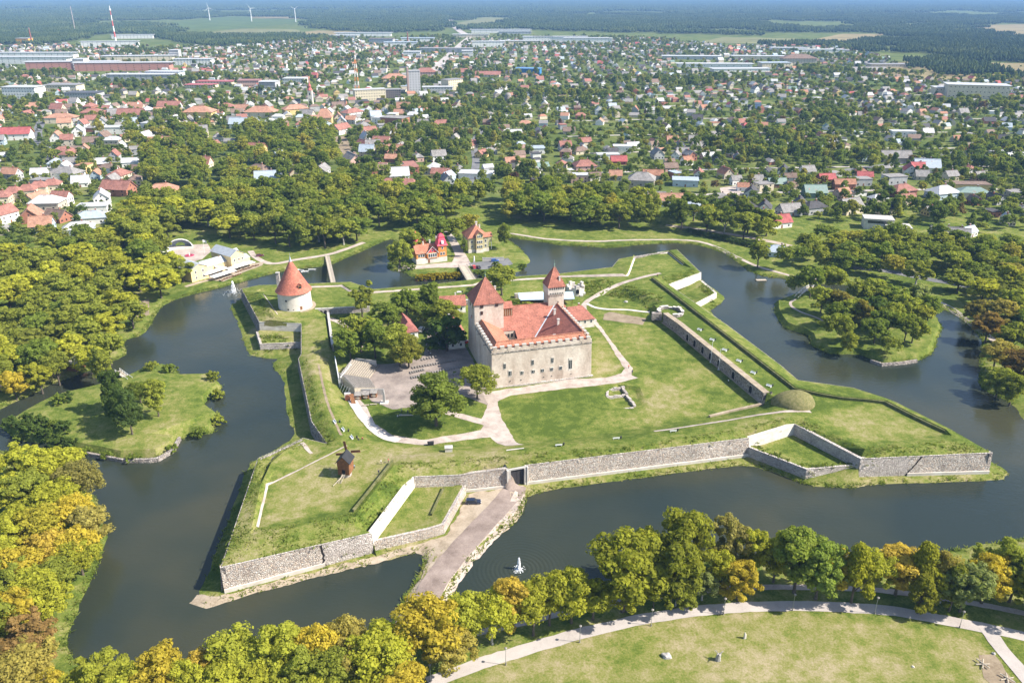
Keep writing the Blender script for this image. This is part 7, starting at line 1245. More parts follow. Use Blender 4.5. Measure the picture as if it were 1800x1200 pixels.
for i, h_ in enumerate(ONE):
    z0 = hz(*h_['p']); t = thing('house', h_['label'], 'house', (*h_['p'], z0), h_['rz'], 'houses of the town'); w_, d_, h, rh = h_['w'], h_['d'], h_['h'], h_['rh']; rm = 'roof_metal' if h_['rc'] in (BLU, PAL, GRN) else 'roof_tile'
    put('wall', U_BOX, t, None, None, (w_, d_, h), h_['wc'])
    if h_['kind'] == 'g': put('gable_wall', U_GAB, t, (0, 0, h), None, (w_, d_, rh), h_['wc'])
    ro = put('roof', {'f': U_RF, 'g': U_RG, 'h': U_RH}[h_['kind']][rm], t, (0, 0, h), None, (w_, d_, rh), h_['rc'])
    if h_['kind'] != 'f': c = put('chimney', U_CH, t, (w_ * .15, d_ * .08, h + rh * .55), None, (1, 1, rh * .45 + 1.0)); put('chimney_cap', U_CAP, c)
    n = 3 if i < 150 else 2
    for s in range(h_['st']):
        z = 1.6 + 2.6 * s
        if z + .8 > h: break
        # windows on the two sides turned to the viewer
        for fx, fy, ax, ln in ((0, -1, 0., w_), (0, 1, math.pi, w_), (1, 0, math.pi / 2, d_), (-1, 0, -math.pi / 2, d_)):
            nx = fx * math.cos(h_['rz']) - fy * math.sin(h_['rz']); ny = fx * math.sin(h_['rz']) + fy * math.cos(h_['rz'])
            if nx * h_['p'][0] + ny * h_['p'][1] > -.25 * math.hypot(*h_['p']): continue
            for k in range(n):
                o = (k + .5) / n - .5
                if s == 0 and k == 1 and abs(ax) < .1 and i < 150: put('door', U_DOOR, t, (o * w_ * .5, -d_ / 2, .05), 0); continue
                q = (o * ln, -d_ / 2) if ax == 0. else ((-o * ln, d_ / 2) if ax == math.pi else ((w_ / 2, o * ln) if ax > 0 else (-w_ / 2, -o * ln)))
                put('window', U_PANE, t, (q[0], q[1], z), ax, (1.15, 1, 1.2))
    if h_['kind'] == 'g' and rh > 3.0:
        for sgn in (-1, 1): put('attic_window', U_PANE, t, (sgn * w_ / 2, 0, h + rh * .3), R(90) * sgn, (.9, 1, 1.0))
vs_, fs, cs = [], [], []
for h_ in REST:
    w_, d_, h, rh = h_['w'] / 2, h_['d'] / 2, h_['h'], h_['rh']; c, s = math.cos(h_['rz']), math.sin(h_['rz']); o = len(vs_); loc = [(-w_, -d_, -.2), (w_, -d_, -.2), (w_, d_, -.2), (-w_, d_, -.2), (-w_, -d_, h), (w_, -d_, h), (w_, d_, h), (-w_, d_, h)]
    k = {'g': 1.0, 'h': .45, 'f': 0}[h_['kind']]; e = 1.07
    loc += [(-w_ * e, -d_ * e, h - .1), (w_ * e, -d_ * e, h - .1), (w_ * e, d_ * e, h - .1), (-w_ * e, d_ * e, h - .1)]
    loc += [(-w_ * e * k, 0, h + rh), (w_ * e * k, 0, h + rh)] if k else [(-w_ * e, -d_ * e, h + .3), (w_ * e, -d_ * e, h + .3), (w_ * e, d_ * e, h + .3), (-w_ * e, d_ * e, h + .3)]
    vs_ += [(h_['p'][0] + x * c - y * s, h_['p'][1] + x * s + y * c, 1.5 + z) for x, y, z in loc]
    F = [((0, 1, 5, 4), 0), ((1, 2, 6, 5), 0), ((2, 3, 7, 6), 0), ((3, 0, 4, 7), 0)]
    if k: F += [((8, 9, 13, 12), 1), ((10, 11, 12, 13), 1), ((9, 10, 13), 1 if k < 1 else 0), ((11, 8, 12), 1 if k < 1 else 0)]
    else: F += [((12, 13, 14, 15), 1), ((8, 9, 13, 12), 1), ((9, 10, 14, 13), 1), ((10, 11, 15, 14), 1), ((11, 8, 12, 15), 1)]
    for f, ty in F: fs.append(tuple(q + o for q in f)); cs.append(h_['rc'] if ty else h_['wc'])
m = bpy.data.meshes.new('distant_houses'); m.from_pydata(vs_, [], fs); ca_ = m.attributes.new('Col', 'FLOAT_COLOR', 'FACE'); ca_.data.foreach_set('color', sum([[*c, 1.] for c in cs], [])); m.materials.append(MATS['town_paint'])
tag(put('distant_houses', m), 'mass of small distant houses of the town', kind='stuff')
print('HOUSES', len(HOUSES), 'rest', len(REST))
# ================================================================ VEGETATION
def crown_mesh(name, seed, nl, leaf, lobes, mat, clump=(1.0, 1.9), ncl=46, cone=False):
    "crown for a 15 m tree of 5.5 m radius: leaf-sized faces gathered in clumps over the lobes"
    g = np.random.default_rng(seed); C = []
    for (cx, cy2, cz, rx, rz, wgt) in lobes:
        k = max(3, int(ncl * wgt)); d = g.normal(size=(k, 3)); d /= np.linalg.norm(d, axis=1)[:, None]; d[:, 2] = np.where(d[:, 2] < -.55, -d[:, 2], d[:, 2])
        rr = (.55 + .6 * g.random(k) ** .8)[:, None]; c = np.array([cx, cy2, cz]) + d * rr * np.array([rx, rx, rz])
        if cone: hh = (c[:, 2] - (cz - rz)) / (2 * rz); c[:, :2] *= np.clip(1.25 - 1.1 * hh, .1, 1.2)[:, None]
        C.append(np.c_[c, g.uniform(clump[0], clump[1], k) * (min(rx, rz) / 4.5) ** .5])
    C = np.vstack(C); n = nl; ci = g.integers(0, len(C), n); d = g.normal(size=(n, 3)); d[:, 2] += .25; d /= np.linalg.norm(d, axis=1)[:, None]
    p = C[ci, :3] + d * (C[ci, 3] * g.uniform(.7, 1.08, n))[:, None] * np.array([1.08, 1.08, .8])
    nr = d + g.normal(size=(n, 3)) * .45 + np.array([0, 0, .25]); nr /= np.linalg.norm(nr, axis=1)[:, None]
    a = np.cross(nr, g.normal(size=(n, 3))); a /= np.linalg.norm(a, axis=1)[:, None]; b = np.cross(nr, a); s = leaf * (.45 + 1.1 * g.random(n) ** 2)[:, None] * .62
    v = np.stack([p - a * s, p - b * s * .75, p + a * s, p + b * s * .75], 1).reshape(-1, 3)
    m = bpy.data.meshes.new(name); m.vertices.add(4 * n); m.vertices.foreach_set('co', v.ravel()); m.loops.add(4 * n); m.loops.foreach_set('vertex_index', np.arange(4 * n)); m.polygons.add(n); m.polygons.foreach_set('loop_start', np.arange(n) * 4); m.polygons.foreach_set('loop_total', np.full(n, 4))
    m.materials.append(MATS[mat]); m.update(calc_edges=True); return m
def trunk_mesh(name, seed, mat='bark', zc=8.):
    q = random.Random(seed); mb = MB(); mb.tube([(0, 0, -.5), (.1, 0, 1.5), (.15 * q.uniform(-1, 1), .1, 4.5), (.3 * q.uniform(-1, 1), .2, zc)], [.42, .30, .24, .12], 8)
    for i in range(5): a = 6.283 * i / 5 + q.random(); r_ = q.uniform(2, 3.6); mb.tube([(.05, .05, q.uniform(2.8, 5)), (math.cos(a) * r_ * .5, math.sin(a) * r_ * .5, zc * .75), (math.cos(a) * r_, math.sin(a) * r_, zc * 1.1)], [.17, .11, .04], 5)
    return mb.mesh(name, mat, 60)
def lobe_set(seed, kind):
    q = random.Random(seed)
    if kind == 'round': return [(0, 0, 9.0, 4.6, 5.0, .6)] + [(q.uniform(-2.4, 2.4), q.uniform(-2.4, 2.4), q.uniform(6, 11.5), 2.6, 2.6, .14) for _ in range(4)]
    if kind == 'tall': return [(0, 0, 8.6, 3.7, 5.8, .6)] + [(q.uniform(-2.4, 2.4), q.uniform(-2.4, 2.4), q.uniform(4, 12), 2.5, 2.6, .13) for _ in range(5)]
    if kind == 'broad': return [(q.uniform(-2.4, 2.4), q.uniform(-2.4, 2.4), 8 + q.uniform(-1, 2.2), 3.6, 3.8, .33) for _ in range(5)]
    if kind == 'loose': return [(2.6 * math.cos(i * 1.35), 2.6 * math.sin(i * 1.35), 5 + i * 1.25, 2.5, 2.2, .16) for i in range(7)]
    if kind == 'cone': return [(0, 0, 8, 3.9, 7.0, 1.1)]
    if kind == 'low': return [(0, 0, 7.2, 4.2, 6.4, .6)] + [(q.uniform(-2.6, 2.6), q.uniform(-2.6, 2.6), q.uniform(2.6, 10), 2.7, 2.7, .16) for _ in range(5)]
KINDS = ['round', 'tall', 'broad', 'loose', 'round', 'broad', 'cone', 'low', 'broad', 'tall', 'round', 'broad']
NEAR = [crown_mesh('crown', 10 + i, 13500, .47, lobe_set(30 + i, k), 'leaf', (.8, 1.7), 74, k == 'cone') for i, k in enumerate(KINDS)]
MID = [crown_mesh('crown', 50 + i, 4600, .78, lobe_set(60 + i, k), 'leaf', (1.0, 1.7), 48, k == 'cone') for i, k in enumerate(KINDS)]
TRK = [trunk_mesh('trunk', i) for i in range(4)] + [trunk_mesh('trunk', 9, 'bark_pale')]
YG = (.39, .39, .045); GOLD = (.50, .40, .05); ORNG = (.48, .36, .06); BRWN = (.38, .32, .075); GREEN = (.185, .235, .038); OLIVE = (.265, .29, .045); DARK = (.095, .14, .03); LIME = (.34, .35, .045); SAGE = (.24, .27, .085)
CN = {YG: 'yellow-green', GOLD: 'golden', ORNG: 'orange', BRWN: 'brownish', GREEN: 'green', OLIVE: 'olive green', DARK: 'dark green', LIME: 'bright green', SAGE: 'grey-green'}
TREES = []   # (x, y, z, h, r, colour, kind index, zone)
tr = random.Random(5)
def T(px, ytop, h, r_, c, zone, k=None, zg=1.3):
    r_ *= 1.15 if h < 24 and px not in (763, 715) else 1.
    p = P(px, ytop + 4, zg + h); TREES.append([p.x, p.y, None, h, r_, c, tr.randrange(6) if k is None else k, zone])
def TB(px, yb, h, r_, c, zone, k=None, zg=1.3): p = P(px, yb, zg); TREES.append([p.x, p.y, None, h, r_, c, tr.randrange(6) if k is None else k, zone])
Z = 'in the foreground row by the curved path'
for a in ((750, 1049, 18, 6.5, GOLD), (792, 1105, 12, 5.0, BRWN), (822, 1048, 15, 5.4, LIME), (864, 1040, 15, 4.8, YG), (896, 1013, 16.5, 4.8, ORNG), (939, 1028, 14.5, 4.8, YG), (968, 1002, 16, 5.0, YG), (1008, 999, 16, 5.2, YG), (1046, 1010, 13, 4.6, LIME), (1104, 932, 24, 9.6, (0.264, 0.272, 0.032), 4), (1150, 925, 19, 5.0, YG), (1213, 892, 25, 7.6, (0.264, 0.272, 0.035), 4), (1190, 940, 22, 7.0, (0.240, 0.256, 0.035), 1), (1107, 1003, 12, 4.2, YG), (1153, 1018, 8, 3.0, YG), (1192, 1015, 8, 3.4, OLIVE), (1210, 1030, 6, 2.6, OLIVE), (1240, 1000, 9, 3.6, SAGE), (1270, 965, 13, 4.0, YG), (1293, 902, 20, 5.0, (0.304, 0.272, 0.080), 3), (1307, 978, 13, 4.8, GOLD), (1337, 922, 17, 4.6, YG, 3), (1373, 936, 15, 4.8, YG, 5), (1415, 931, 19, 6.2, (0.24, 0.29, 0.048)), (1405, 928, 16, 3.6, BRWN), (1453, 947, 18, 6.0, (0.215, 0.275, 0.05)), (1478, 960, 15, 3.8, GOLD), (1518, 953, 18, 5.2, (0.352, 0.352, 0.032), 6), (1550, 967, 14, 4.4, YG), (1593, 963, 14, 6.0, ORNG, 5), (1637, 951, 18, 5.2, (0.304, 0.304, 0.032), 6), (1675, 970, 15, 4.4, BRWN), (1713, 980, 16, 5.0, SAGE), (1690, 990, 14, 4.2, (0.224, 0.240, 0.032), 6), (1750, 972, 15, 5.0, GOLD), (1785, 949, 17, 5.5, OLIVE), (1740, 962, 13, 4.5, OLIVE), (1800, 970, 15, 5, OLIVE), (1835, 985, 15, 5.5, YG), (1870, 995, 16, 5.5, OLIVE), (1905, 1000, 15, 5, GOLD), (1945, 1015, 16, 5.5, OLIVE), (1990, 1030, 15, 5.5, YG), (2040, 1045, 16, 5.5, OLIVE), (1660, 985, 13, 4, YG), (1630, 1005, 12, 4.4, (0.272, 0.272, 0.032), 6)): T(*a[:5], Z, *(a[5:]))
Z = 'in the lower left foreground row before the moat'
for a in ((173, 1155, 13, 5.5, LIME), (220, 1172, 12, 5, YG), (270, 1143, 14, 6, GOLD), (318, 1160, 12, 4.5, YG), (350, 1140, 11, 3.2, ORNG), (408, 1112, 15, 6.2, LIME), (385, 1160, 12, 5.5, YG), (440, 1162, 11, 4.6, YG), (480, 1097, 16, 6, LIME), (485, 1155, 11, 4.4, LIME), (527, 1102, 13, 3.4, GOLD), (530, 1142, 13, 4.8, OLIVE), (563, 1092, 15, 4, GOLD), (575, 1137, 13, 4.4, OLIVE), (606, 1081, 14, 4.4, BRWN), (615, 1137, 12, 4, BRWN), (665, 1092, 16, 6.2, YG), (712, 1178, 10, 5, GOLD), (640, 1175, 9, 3.4, YG), (250, 1185, 11, 5, YG), (130, 1185, 10, 5, YG), (345, 1182, 10, 5, YG), (560, 1182, 10, 4, YG)): T(*a[:5], Z)
Z = 'in the yellowing grove at the lower left'
for a in ((12, 778, 14, 6, YG), (55, 788, 15, 6, YG), (95, 782, 15, 6, YG), (128, 808, 14, 5.5, (0.320, 0.288, 0.080)), (40, 825, 14, 6, OLIVE), (85, 845, 14, 6, YG), (118, 868, 14, 5, GOLD), (62, 890, 14, 6, (0.432, 0.384, 0.048)), (20, 880, 14, 6, YG), (148, 888, 13, 5, (0.352, 0.304, 0.080)), (118, 925, 13, 5.5, GOLD), (75, 930, 13, 5, ORNG), (30, 955, 14, 6, GOLD), (128, 940, 12, 5, YG), (82, 985, 12, 5, OLIVE), (50, 1000, 13, 5.5, YG), (15, 1035, 13, 5, GOLD), (72, 1018, 11, 4.5, YG), (30, 1088, 13, 6, (0.320, 0.208, 0.072)), (38, 1122, 12, 5, BRWN), (15, 1150, 12, 6, BRWN), (84, 1178, 10, 4, GOLD), (-15, 920, 14, 6, YG), (-10, 990, 14, 6, OLIVE), (0, 830, 14, 6, YG), (-20, 1060, 14, 6, OLIVE)): T(*a[:5], Z)
Z = 'beside the pavilion on the left bank'
for a in ((150, 600, 14, 5.4, YG), (172, 612, 15, 4.6, OLIVE), (112, 585, 14, 6, YG), (90, 612, 14, 5.5, OLIVE), (182, 575, 15, 5, OLIVE), (60, 630, 13, 5, YG), (15, 645, 12, 4.5, GOLD)): T(*a[:5], Z)
Z = 'on the left-hand island'
for a in ((188, 648, 17, 4.6, DARK, 1), (215, 680, 18, 4.8, (0.088, 0.128, 0.032), 7), (200, 672, 16, 4.4, DARK, 7), (266, 664, 15, 4.4, OLIVE, 1), (240, 668, 9, 4, GREEN, 0)): T(*a[:5], Z, a[5], 3.)
Z = 'inside the fortress ward left of the castle'
for a in ((632, 493, 17, 5.6, OLIVE, 3), (680, 526, 13, 6.2, GREEN, 2), (712, 503, 16, 5.8, GREEN, 1), (752, 494, 17, 6.4, GREEN, 1), (782, 520, 15, 6, OLIVE, 2), (783, 548, 17, 7.6, (0.088, 0.136, 0.029), 7), (630, 550, 17, 6.6, OLIVE, 2), (655, 560, 17, 6.2, GREEN, 2), (690, 566, 16, 6, OLIVE, 0), (612, 575, 14, 5.2, GREEN, 2), (715, 583, 15, 6.8, (0.240, 0.240, 0.040), 7), (763, 650, 21, 10.2, (0.20, 0.25, 0.045), 7), (838, 638, 14, 5.8, OLIVE, 2), (882, 469, 15, 7.2, OLIVE, 4), (765, 535, 12, 5, GREEN, 0), (735, 530, 11, 5, GREEN, 0), (700, 590, 13, 4.6, OLIVE, 0), (928, 527, 6, 3.6, OLIVE, 0), (905, 520, 6, 3.4, GREEN, 0), (950, 531, 5, 2.8, GREEN, 0)): T(*a[:5], Z, a[5], 4.)
Z = 'on the villa island'
for a in ((700, 415, 17, 5.5, OLIVE, 2), (720, 395, 19, 6, OLIVE, 2), (770, 372, 20, 7, GREEN, 2), (800, 375, 18, 6, OLIVE, 2), (816, 415, 11, 2.2, GREEN, 1), (888, 388, 16, 4.6, OLIVE, 1), (745, 378, 20, 6.5, GREEN, 2), (695, 430, 13, 3.5, DARK, 7), (830, 368, 18, 6, OLIVE, 2)): T(*a[:5], Z, a[5])
Z = 'on the right-hand island'
for a in ((1432, 465, 17, 5.4, GREEN, 1), (1470, 465, 15, 5.6, OLIVE, 2), (1480, 505, 14, 5, (0.224, 0.192, 0.040), 2), (1515, 490, 15, 5.4, OLIVE, 2), (1545, 485, 16, 6, OLIVE, 2), (1580, 500, 14, 5.4, GREEN, 2), (1600, 515, 14, 5.4, OLIVE, 2), (1625, 500, 15, 5.6, SAGE, 2), (1520, 525, 13, 4.6, (0.240, 0.208, 0.040), 2), (1465, 545, 13, 4, SAGE, 3), (1490, 555, 12, 3.6, GOLD, 3), (1600, 548, 14, 4.4, (0.208, 0.240, 0.040), 1), (1570, 588, 8, 4, DARK, 0), (1556, 540, 12, 4.6, GREEN, 2), (1500, 520, 13, 4.6, OLIVE, 2), (1630, 535, 11, 4, SAGE, 0), (1570, 530, 13, 5, OLIVE, 2), (1398, 478, 12, 3.6, SAGE, 1), (1540, 515, 14, 5, DARK, 2), (1585, 545, 12, 4.5, OLIVE, 2), (1450, 500, 14, 5, OLIVE, 2), (1610, 500, 14, 5, OLIVE, 2), (1640, 515, 13, 5, GREEN, 2), (1500, 572, 11, 4, OLIVE, 2), (1545, 556, 12, 4.6, GREEN, 2), (1612, 556, 12, 4.6, OLIVE, 2), (1530, 560, 11, 4.2, OLIVE, 2), (1475, 530, 12, 4.4, GREEN, 2)): T(*a[:5], Z, a[5], 2.6)
Z = 'by the bank of the right-hand moat'
for a in ((1338, 415, 17, 5.6, OLIVE, 1), (1382, 425, 15, 4.4, (0.208, 0.160, 0.048), 3), (1775, 520, 15, 6, BRWN, 2), (1745, 545, 14, 6, (0.272, 0.184, 0.048), 2), (1790, 560, 15, 6, OLIVE, 2), (1760, 590, 14, 6, BRWN, 2), (1800, 610, 15, 6, (0.240, 0.160, 0.048), 2), (1765, 640, 12, 5, OLIVE, 2), (1790, 500, 16, 6, OLIVE, 2), (1725, 520, 13, 5, (0.240, 0.208, 0.048), 2), (1790, 650, 13, 5, OLIVE, 2), (1765, 676, 4, 2.4, OLIVE, 0)): T(*a[:5], Z, a[5])
# belts: outline sighted on the ground, spacing, palette
BELT = [('in the park belt behind the north moat', [(430, 380), (480, 345), (560, 335), (650, 342), (720, 350), (830, 352), (930, 352), (1060, 362), (1170, 378), (1290, 398), (1370, 418), (1360, 432), (1290, 418), (1200, 405), (1100, 405), (1000, 400), (905, 392), (850, 385), (760, 400), (700, 405), (640, 420), (590, 435), (560, 440), (500, 435), (470, 420)], 10.4, [OLIVE, GREEN, OLIVE, (0.160, 0.200, 0.035), (0.240, 0.256, 0.042), GREEN], (15, 22), (6.8, 9.6)),
        ('in the park north-west of the yellow hall', [(200, 420), (260, 375), (360, 352), (440, 345), (470, 400), (450, 430), (380, 415), (330, 405), (305, 415), (280, 440), (290, 470), (240, 455)], 10.2, [(0.240, 0.264, 0.042), OLIVE, YG, OLIVE, (0.192, 0.224, 0.038)], (15, 21), (7.0, 9.8)),
        ('in the park on the left beside the west moat', [(-40, 500), (0, 470), (110, 440), (200, 425), (250, 462), (290, 480), (330, 490), (315, 515), (272, 530), (255, 560), (235, 590), (205, 600), (200, 622), (150, 645), (80, 668), (0, 700), (-60, 700)], 10.6, [(0.240, 0.256, 0.045), OLIVE, YG, GREEN, OLIVE, YG], (13, 18), (6.8, 9.4)),
        ('in the wooded park on the right', [(1395, 440), (1450, 425), (1520, 428), (1600, 432), (1700, 440), (1840, 445), (2060, 455), (2060, 760), (1900, 700), (1830, 640), (1790, 590), (1740, 550), (1690, 525), (1640, 512), (1560, 488), (1480, 480), (1420, 480), (1400, 470)], 10.2, [(0.224, 0.240, 0.042), OLIVE, YG, OLIVE, (.30, .27, .05), GREEN], (11, 16), (6.0, 8.4))]
GLADE = [[P(a, b_, 1.3) for a, b_ in q] for q in ([(630, 405), (690, 395), (690, 425), (640, 430)], [(300, 428), (370, 425), (375, 450), (340, 462), (300, 455)], [(335, 505), (330, 475), (350, 445), (440, 440), (460, 470), (350, 510)], [(880, 400), (1000, 408), (1000, 432), (880, 425)], [(0, 705), (100, 660), (150, 645), (150, 662), (0, 725)], [(225, 525), (265, 515), (268, 565), (235, 570)], [(1540, 400), (1720, 400), (1720, 428), (1540, 420)], [(1270, 430), (1380, 470), (1380, 490), (1290, 465)], [(118, 632), (150, 630), (150, 655), (118, 655)], [(1560, 468), (1700, 490), (1700, 512), (1560, 482)], [(1350, 435), (1385, 435), (1385, 455), (1350, 455)])]
occt = {}
def tfree(x, y, r_):
    for i in (-1, 0, 1):
        for j in (-1, 0, 1):
            for a, b_, c in occt.get((int(x // 14) + i, int(y // 14) + j), ()):
                if (a - x) ** 2 + (b_ - y) ** 2 < (.5 * (c + r_)) ** 2: return False
    return True
def tput(x, y, r_): occt.setdefault((int(x // 14), int(y // 14)), []).append((x, y, r_))
for t in TREES: tput(t[0], t[1], t[4] * 1.4)
def near_build(x, y): return occ_hit(x, y, 2.5)
for nm, poly, sp, pal, hr, rr5 in BELT:
    W = [P(a, b_, 1.3) for a, b_ in poly]; x0, x1 = min(p.x for p in W), max(p.x for p in W); y0, y1 = min(p.y for p in W), max(p.y for p in W)
    for _ in range(int((x1 - x0) * (y1 - y0) / (sp * sp) * 5)):
        x, y = tr.uniform(x0, x1), tr.uniform(y0, y1)
        if not inpoly(x, y, W) or any(inpoly(x, y, q) for q in GLADE) or not tfree(x, y, sp) or hz(x, y) < .7 or near_build(x, y): continue
        tput(x, y, sp); TREES.append([x, y, None, tr.uniform(*hr), tr.uniform(*rr5), tr.choice(pal), tr.randrange(6), nm])
TREES = [t for t in TREES]
for t in TREES: t[2] = max(.3, hz(t[0], t[1])); t.append(PX((t[0], t[1], t[2])))
order = sorted([t for t in TREES if -60 < t[8][0] < 1860], key=lambda t: -(t[3] * t[4]) / (t[1] ** 2)); HAND = order[:300]; ids_ = set(id(t) for t in HAND); TREST = [t for t in TREES if id(t) not in ids_]
print('TREES', len(TREES), 'single', len(HAND))
grp = {}
def cname(c): return CN.get(c) or CN[min(CN, key=lambda k: sum((a - b_) ** 2 for a, b_ in zip(k, c)))]
SUB = {'in the park belt behind the north moat': [(560, 'left of the footbridge'), (700, 'between footbridge and orange villa'), (860, 'behind the two villas'), (1000, 'right of the beige villa'), (1150, 'behind the right tower'), (1900, 'behind the north-east bastion')], 'in the wooded park on the right': [(1480, 'beside the pale blue house'), (1600, 'behind the right-hand island'), (1700, 'below the white house'), (1900, 'at the right edge')], 'in the park on the left beside the west moat': [(100, 'at the left edge'), (200, 'above the pavilion'), (400, 'near the clay court')]}
for t in HAND:
    z = t[7]
    if z in SUB: z = z + ' ' + next(s for lim, s in SUB[z] if t[8][0] < lim)
    sz = 'tall' if t[3] > 17.5 else ('small' if t[3] < 10 else '')
    base = ' '.join(q for q in (sz, cname(t[5]), 'tree', z) if q); base = base.replace('in the park belt behind the north moat', 'in the north park').replace('in the wooded park on the right', 'in the right-hand park').replace('in the park on the left beside the west moat', 'in the left park').replace('in the park north-west of the yellow hall', 'in the park behind the yellow hall'); grp.setdefault(base, []).append(t)
for base, lst in grp.items():
    lst.sort(key=lambda t: t[8][0])
    for i, t in enumerate(lst): t.append(base if len(lst) == 1 else base + ', %s from left' % ordinal(i + 1))
for t in HAND:
    near = t[1] < 300; small = t[3] < 4.5
    e = thing('conifer_tree' if t[6] == 6 else ('shrub' if small else 'broadleaf_tree'), t[9], 'shrub' if small else 'tree', (t[0], t[1], t[2] - .1), tr.uniform(0, 6.28), 'trees around the moat and fortress'); e.scale = (t[4] / 5.5, t[4] / 5.5 * tr.uniform(.9, 1.1), t[3] / 15.)
    v_ = tr.uniform(.85, 1.15); put('trunk', TRK[4] if tr.random() < .12 else TRK[tr.randrange(4)], e); put('crown', (NEAR if near else MID)[t[6] if t[6] in (3, 6, 7) or tr.random() < .5 else tr.choice((8, 9, 10, 11))], e, None, None, None, tuple(q * v_ for q in t[5]))
# --- masses: instanced on points
PROTO = {}
def proto_col(nm, meshes):
    c = bpy.data.collections.new(nm)
    for i, m in enumerate(meshes): o = bpy.data.objects.new('%s_%02d' % (nm, i), m); c.objects.link(o)
    PROTO[nm] = c; return c
FARM = [crown_mesh('far_crown', 80 + i, 800, 1.35, lobe_set(90 + i, k), 'leaf_mass', (1.1, 1.9), 34, k == 'cone') for i, k in enumerate(['round', 'broad', 'tall', 'broad', 'cone'])]; proto_col('mass_tree', FARM)
def scatter(name, label, pts, col, kind='stuff'):
    "pts: x, y, z, scale xy, scale z"
    a = np.array(pts, dtype=float); m = bpy.data.meshes.new(name); m.from_pydata([tuple(q[:3]) for q in a], [], [])
    s = m.attributes.new('scl', 'FLOAT_VECTOR', 'POINT'); s.data.foreach_set('vector', np.c_[a[:, 3], a[:, 3], a[:, 4]].ravel()); g = np.random.default_rng(3)
    r_ = m.attributes.new('rot', 'FLOAT_VECTOR', 'POINT'); r_.data.foreach_set('vector', np.c_[np.zeros(len(a)), np.zeros(len(a)), g.uniform(0, 6.28, len(a))].ravel())
    o = put(name, m); md = o.modifiers.new('scatter', 'NODES'); ng = bpy.data.node_groups.new(name, 'GeometryNodeTree'); ng.interface.new_socket('Geometry', in_out='INPUT', socket_type='NodeSocketGeometry'); ng.interface.new_socket('Geometry', in_out='OUTPUT', socket_type='NodeSocketGeometry')
    N = ng.nodes; i_, o_ = N.new('NodeGroupInput'), N.new('NodeGroupOutput'); iop = N.new('GeometryNodeInstanceOnPoints'); ci = N.new('GeometryNodeCollectionInfo'); ci.inputs[0].default_value = col; ci.inputs[1].default_value = True; ci.inputs[2].default_value = True; ci.transform_space = 'ORIGINAL'
    A = N.new('GeometryNodeInputNamedAttribute'); A.data_type = 'FLOAT_VECTOR'; A.inputs[0].default_value = 'scl'; B = N.new('GeometryNodeInputNamedAttribute'); B.data_type = 'FLOAT_VECTOR'; B.inputs[0].default_value = 'rot'
    lk = ng.links.new; lk(i_.outputs[0], iop.inputs['Points']); lk(ci.outputs[0], iop.inputs['Instance']); iop.inputs['Pick Instance'].default_value = True; lk(A.outputs[0], iop.inputs['Scale'])
    e2r = N.new('FunctionNodeEulerToRotation'); lk(B.outputs[0], e2r.inputs[0]); lk(e2r.outputs[0], iop.inputs['Rotation'])
    rv = N.new('FunctionNodeRandomValue'); rv.data_type = 'INT'; rv.inputs['Min'].default_value = 0; rv.inputs['Max'].default_value = len(col.objects) - 1; lk(rv.outputs['Value'] if 'Value' in [q.name for q in rv.outputs if q.enabled] else rv.outputs[2], iop.inputs['Instance Index']); lk(iop.outputs[0], o_.inputs[0]); md.node_group = ng
    return tag(o, label, kind=kind)
PARKM = [crown_mesh('park_crown', 140 + i, 2600, .85, lobe_set(150 + i, k), 'leaf_park', (1.0, 1.8), 44) for i, k in enumerate(['round', 'broad', 'tall', 'broad', 'round'])]; proto_col('park_tree', PARKM)
PTS = [(t[0], t[1], t[2], t[4] / 5.5, t[3] / 15.) for t in TREST]; pts = []
# town trees and garden bushes fill what the houses leave free
yy = 345
while yy < 2900:
    st_ = 9.0 if yy < 900 else (11 if yy < 1600 else 15); xx = -yy * .75 - 60
    while xx < yy * .75 + 60:
        x = xx + tr.uniform(-5, 5); y = yy + tr.uniform(-5, 5); xx += st_
        if not inpoly(x, y, TOWN): continue
        q = nz(x, y, .006, 3.) + nz(x, y, .02, 6.) * .6; wood = any(inpoly(x, y, w2) for w2 in (NOHOUSE[2],)); dens = .95 if wood else (.72 + q * .7 if y < 1100 else .50 + q * .7) * (.6 if inpoly(x, y, OLD) else 1.)
        if inpoly(x, y, NOHOUSE[3]): dens *= .35
        if tr.random() > dens: continue
        if wood and y < 1000:
            h = tr.uniform(12, 19); r_ = tr.uniform(5.2, 8.2)
            if tr.random() < .36 and not occ_hit(x, y, r_ * .45): PTS.append((x, y, 1.4, r_ / 5.5, h / 15.))
            continue
        big = wood or q > .25; h = tr.uniform(10, 16) if big and tr.random() < .75 else tr.uniform(4, 10.5); r_ = h * tr.uniform(.30, .42) if h > 9 else h * tr.uniform(.38, .6)
        if occ_hit(x, y, r_ * .02): continue
        pts.append((x, y, 1.4, r_ / 5.5, h / 15.))
    yy += st_
# scrub on the open land around
for _ in range(500):
    x, y = tr.uniform(-1500, 1500), tr.uniform(1200, 2300)
    if inpoly(x, y, NOHOUSE[3]): h = tr.uniform(3, 7); pts.append((x, y, 1.4, h * .5 / 5.5, h / 15.))
if PTS: scatter('park_trees', 'dense mass of further park trees behind the nearer ones', PTS, PROTO['park_tree'])
scatter('town_trees', 'mass of small trees and bushes among the town gardens', pts, PROTO['mass_tree'])
print('TOWNTREES', len(pts))
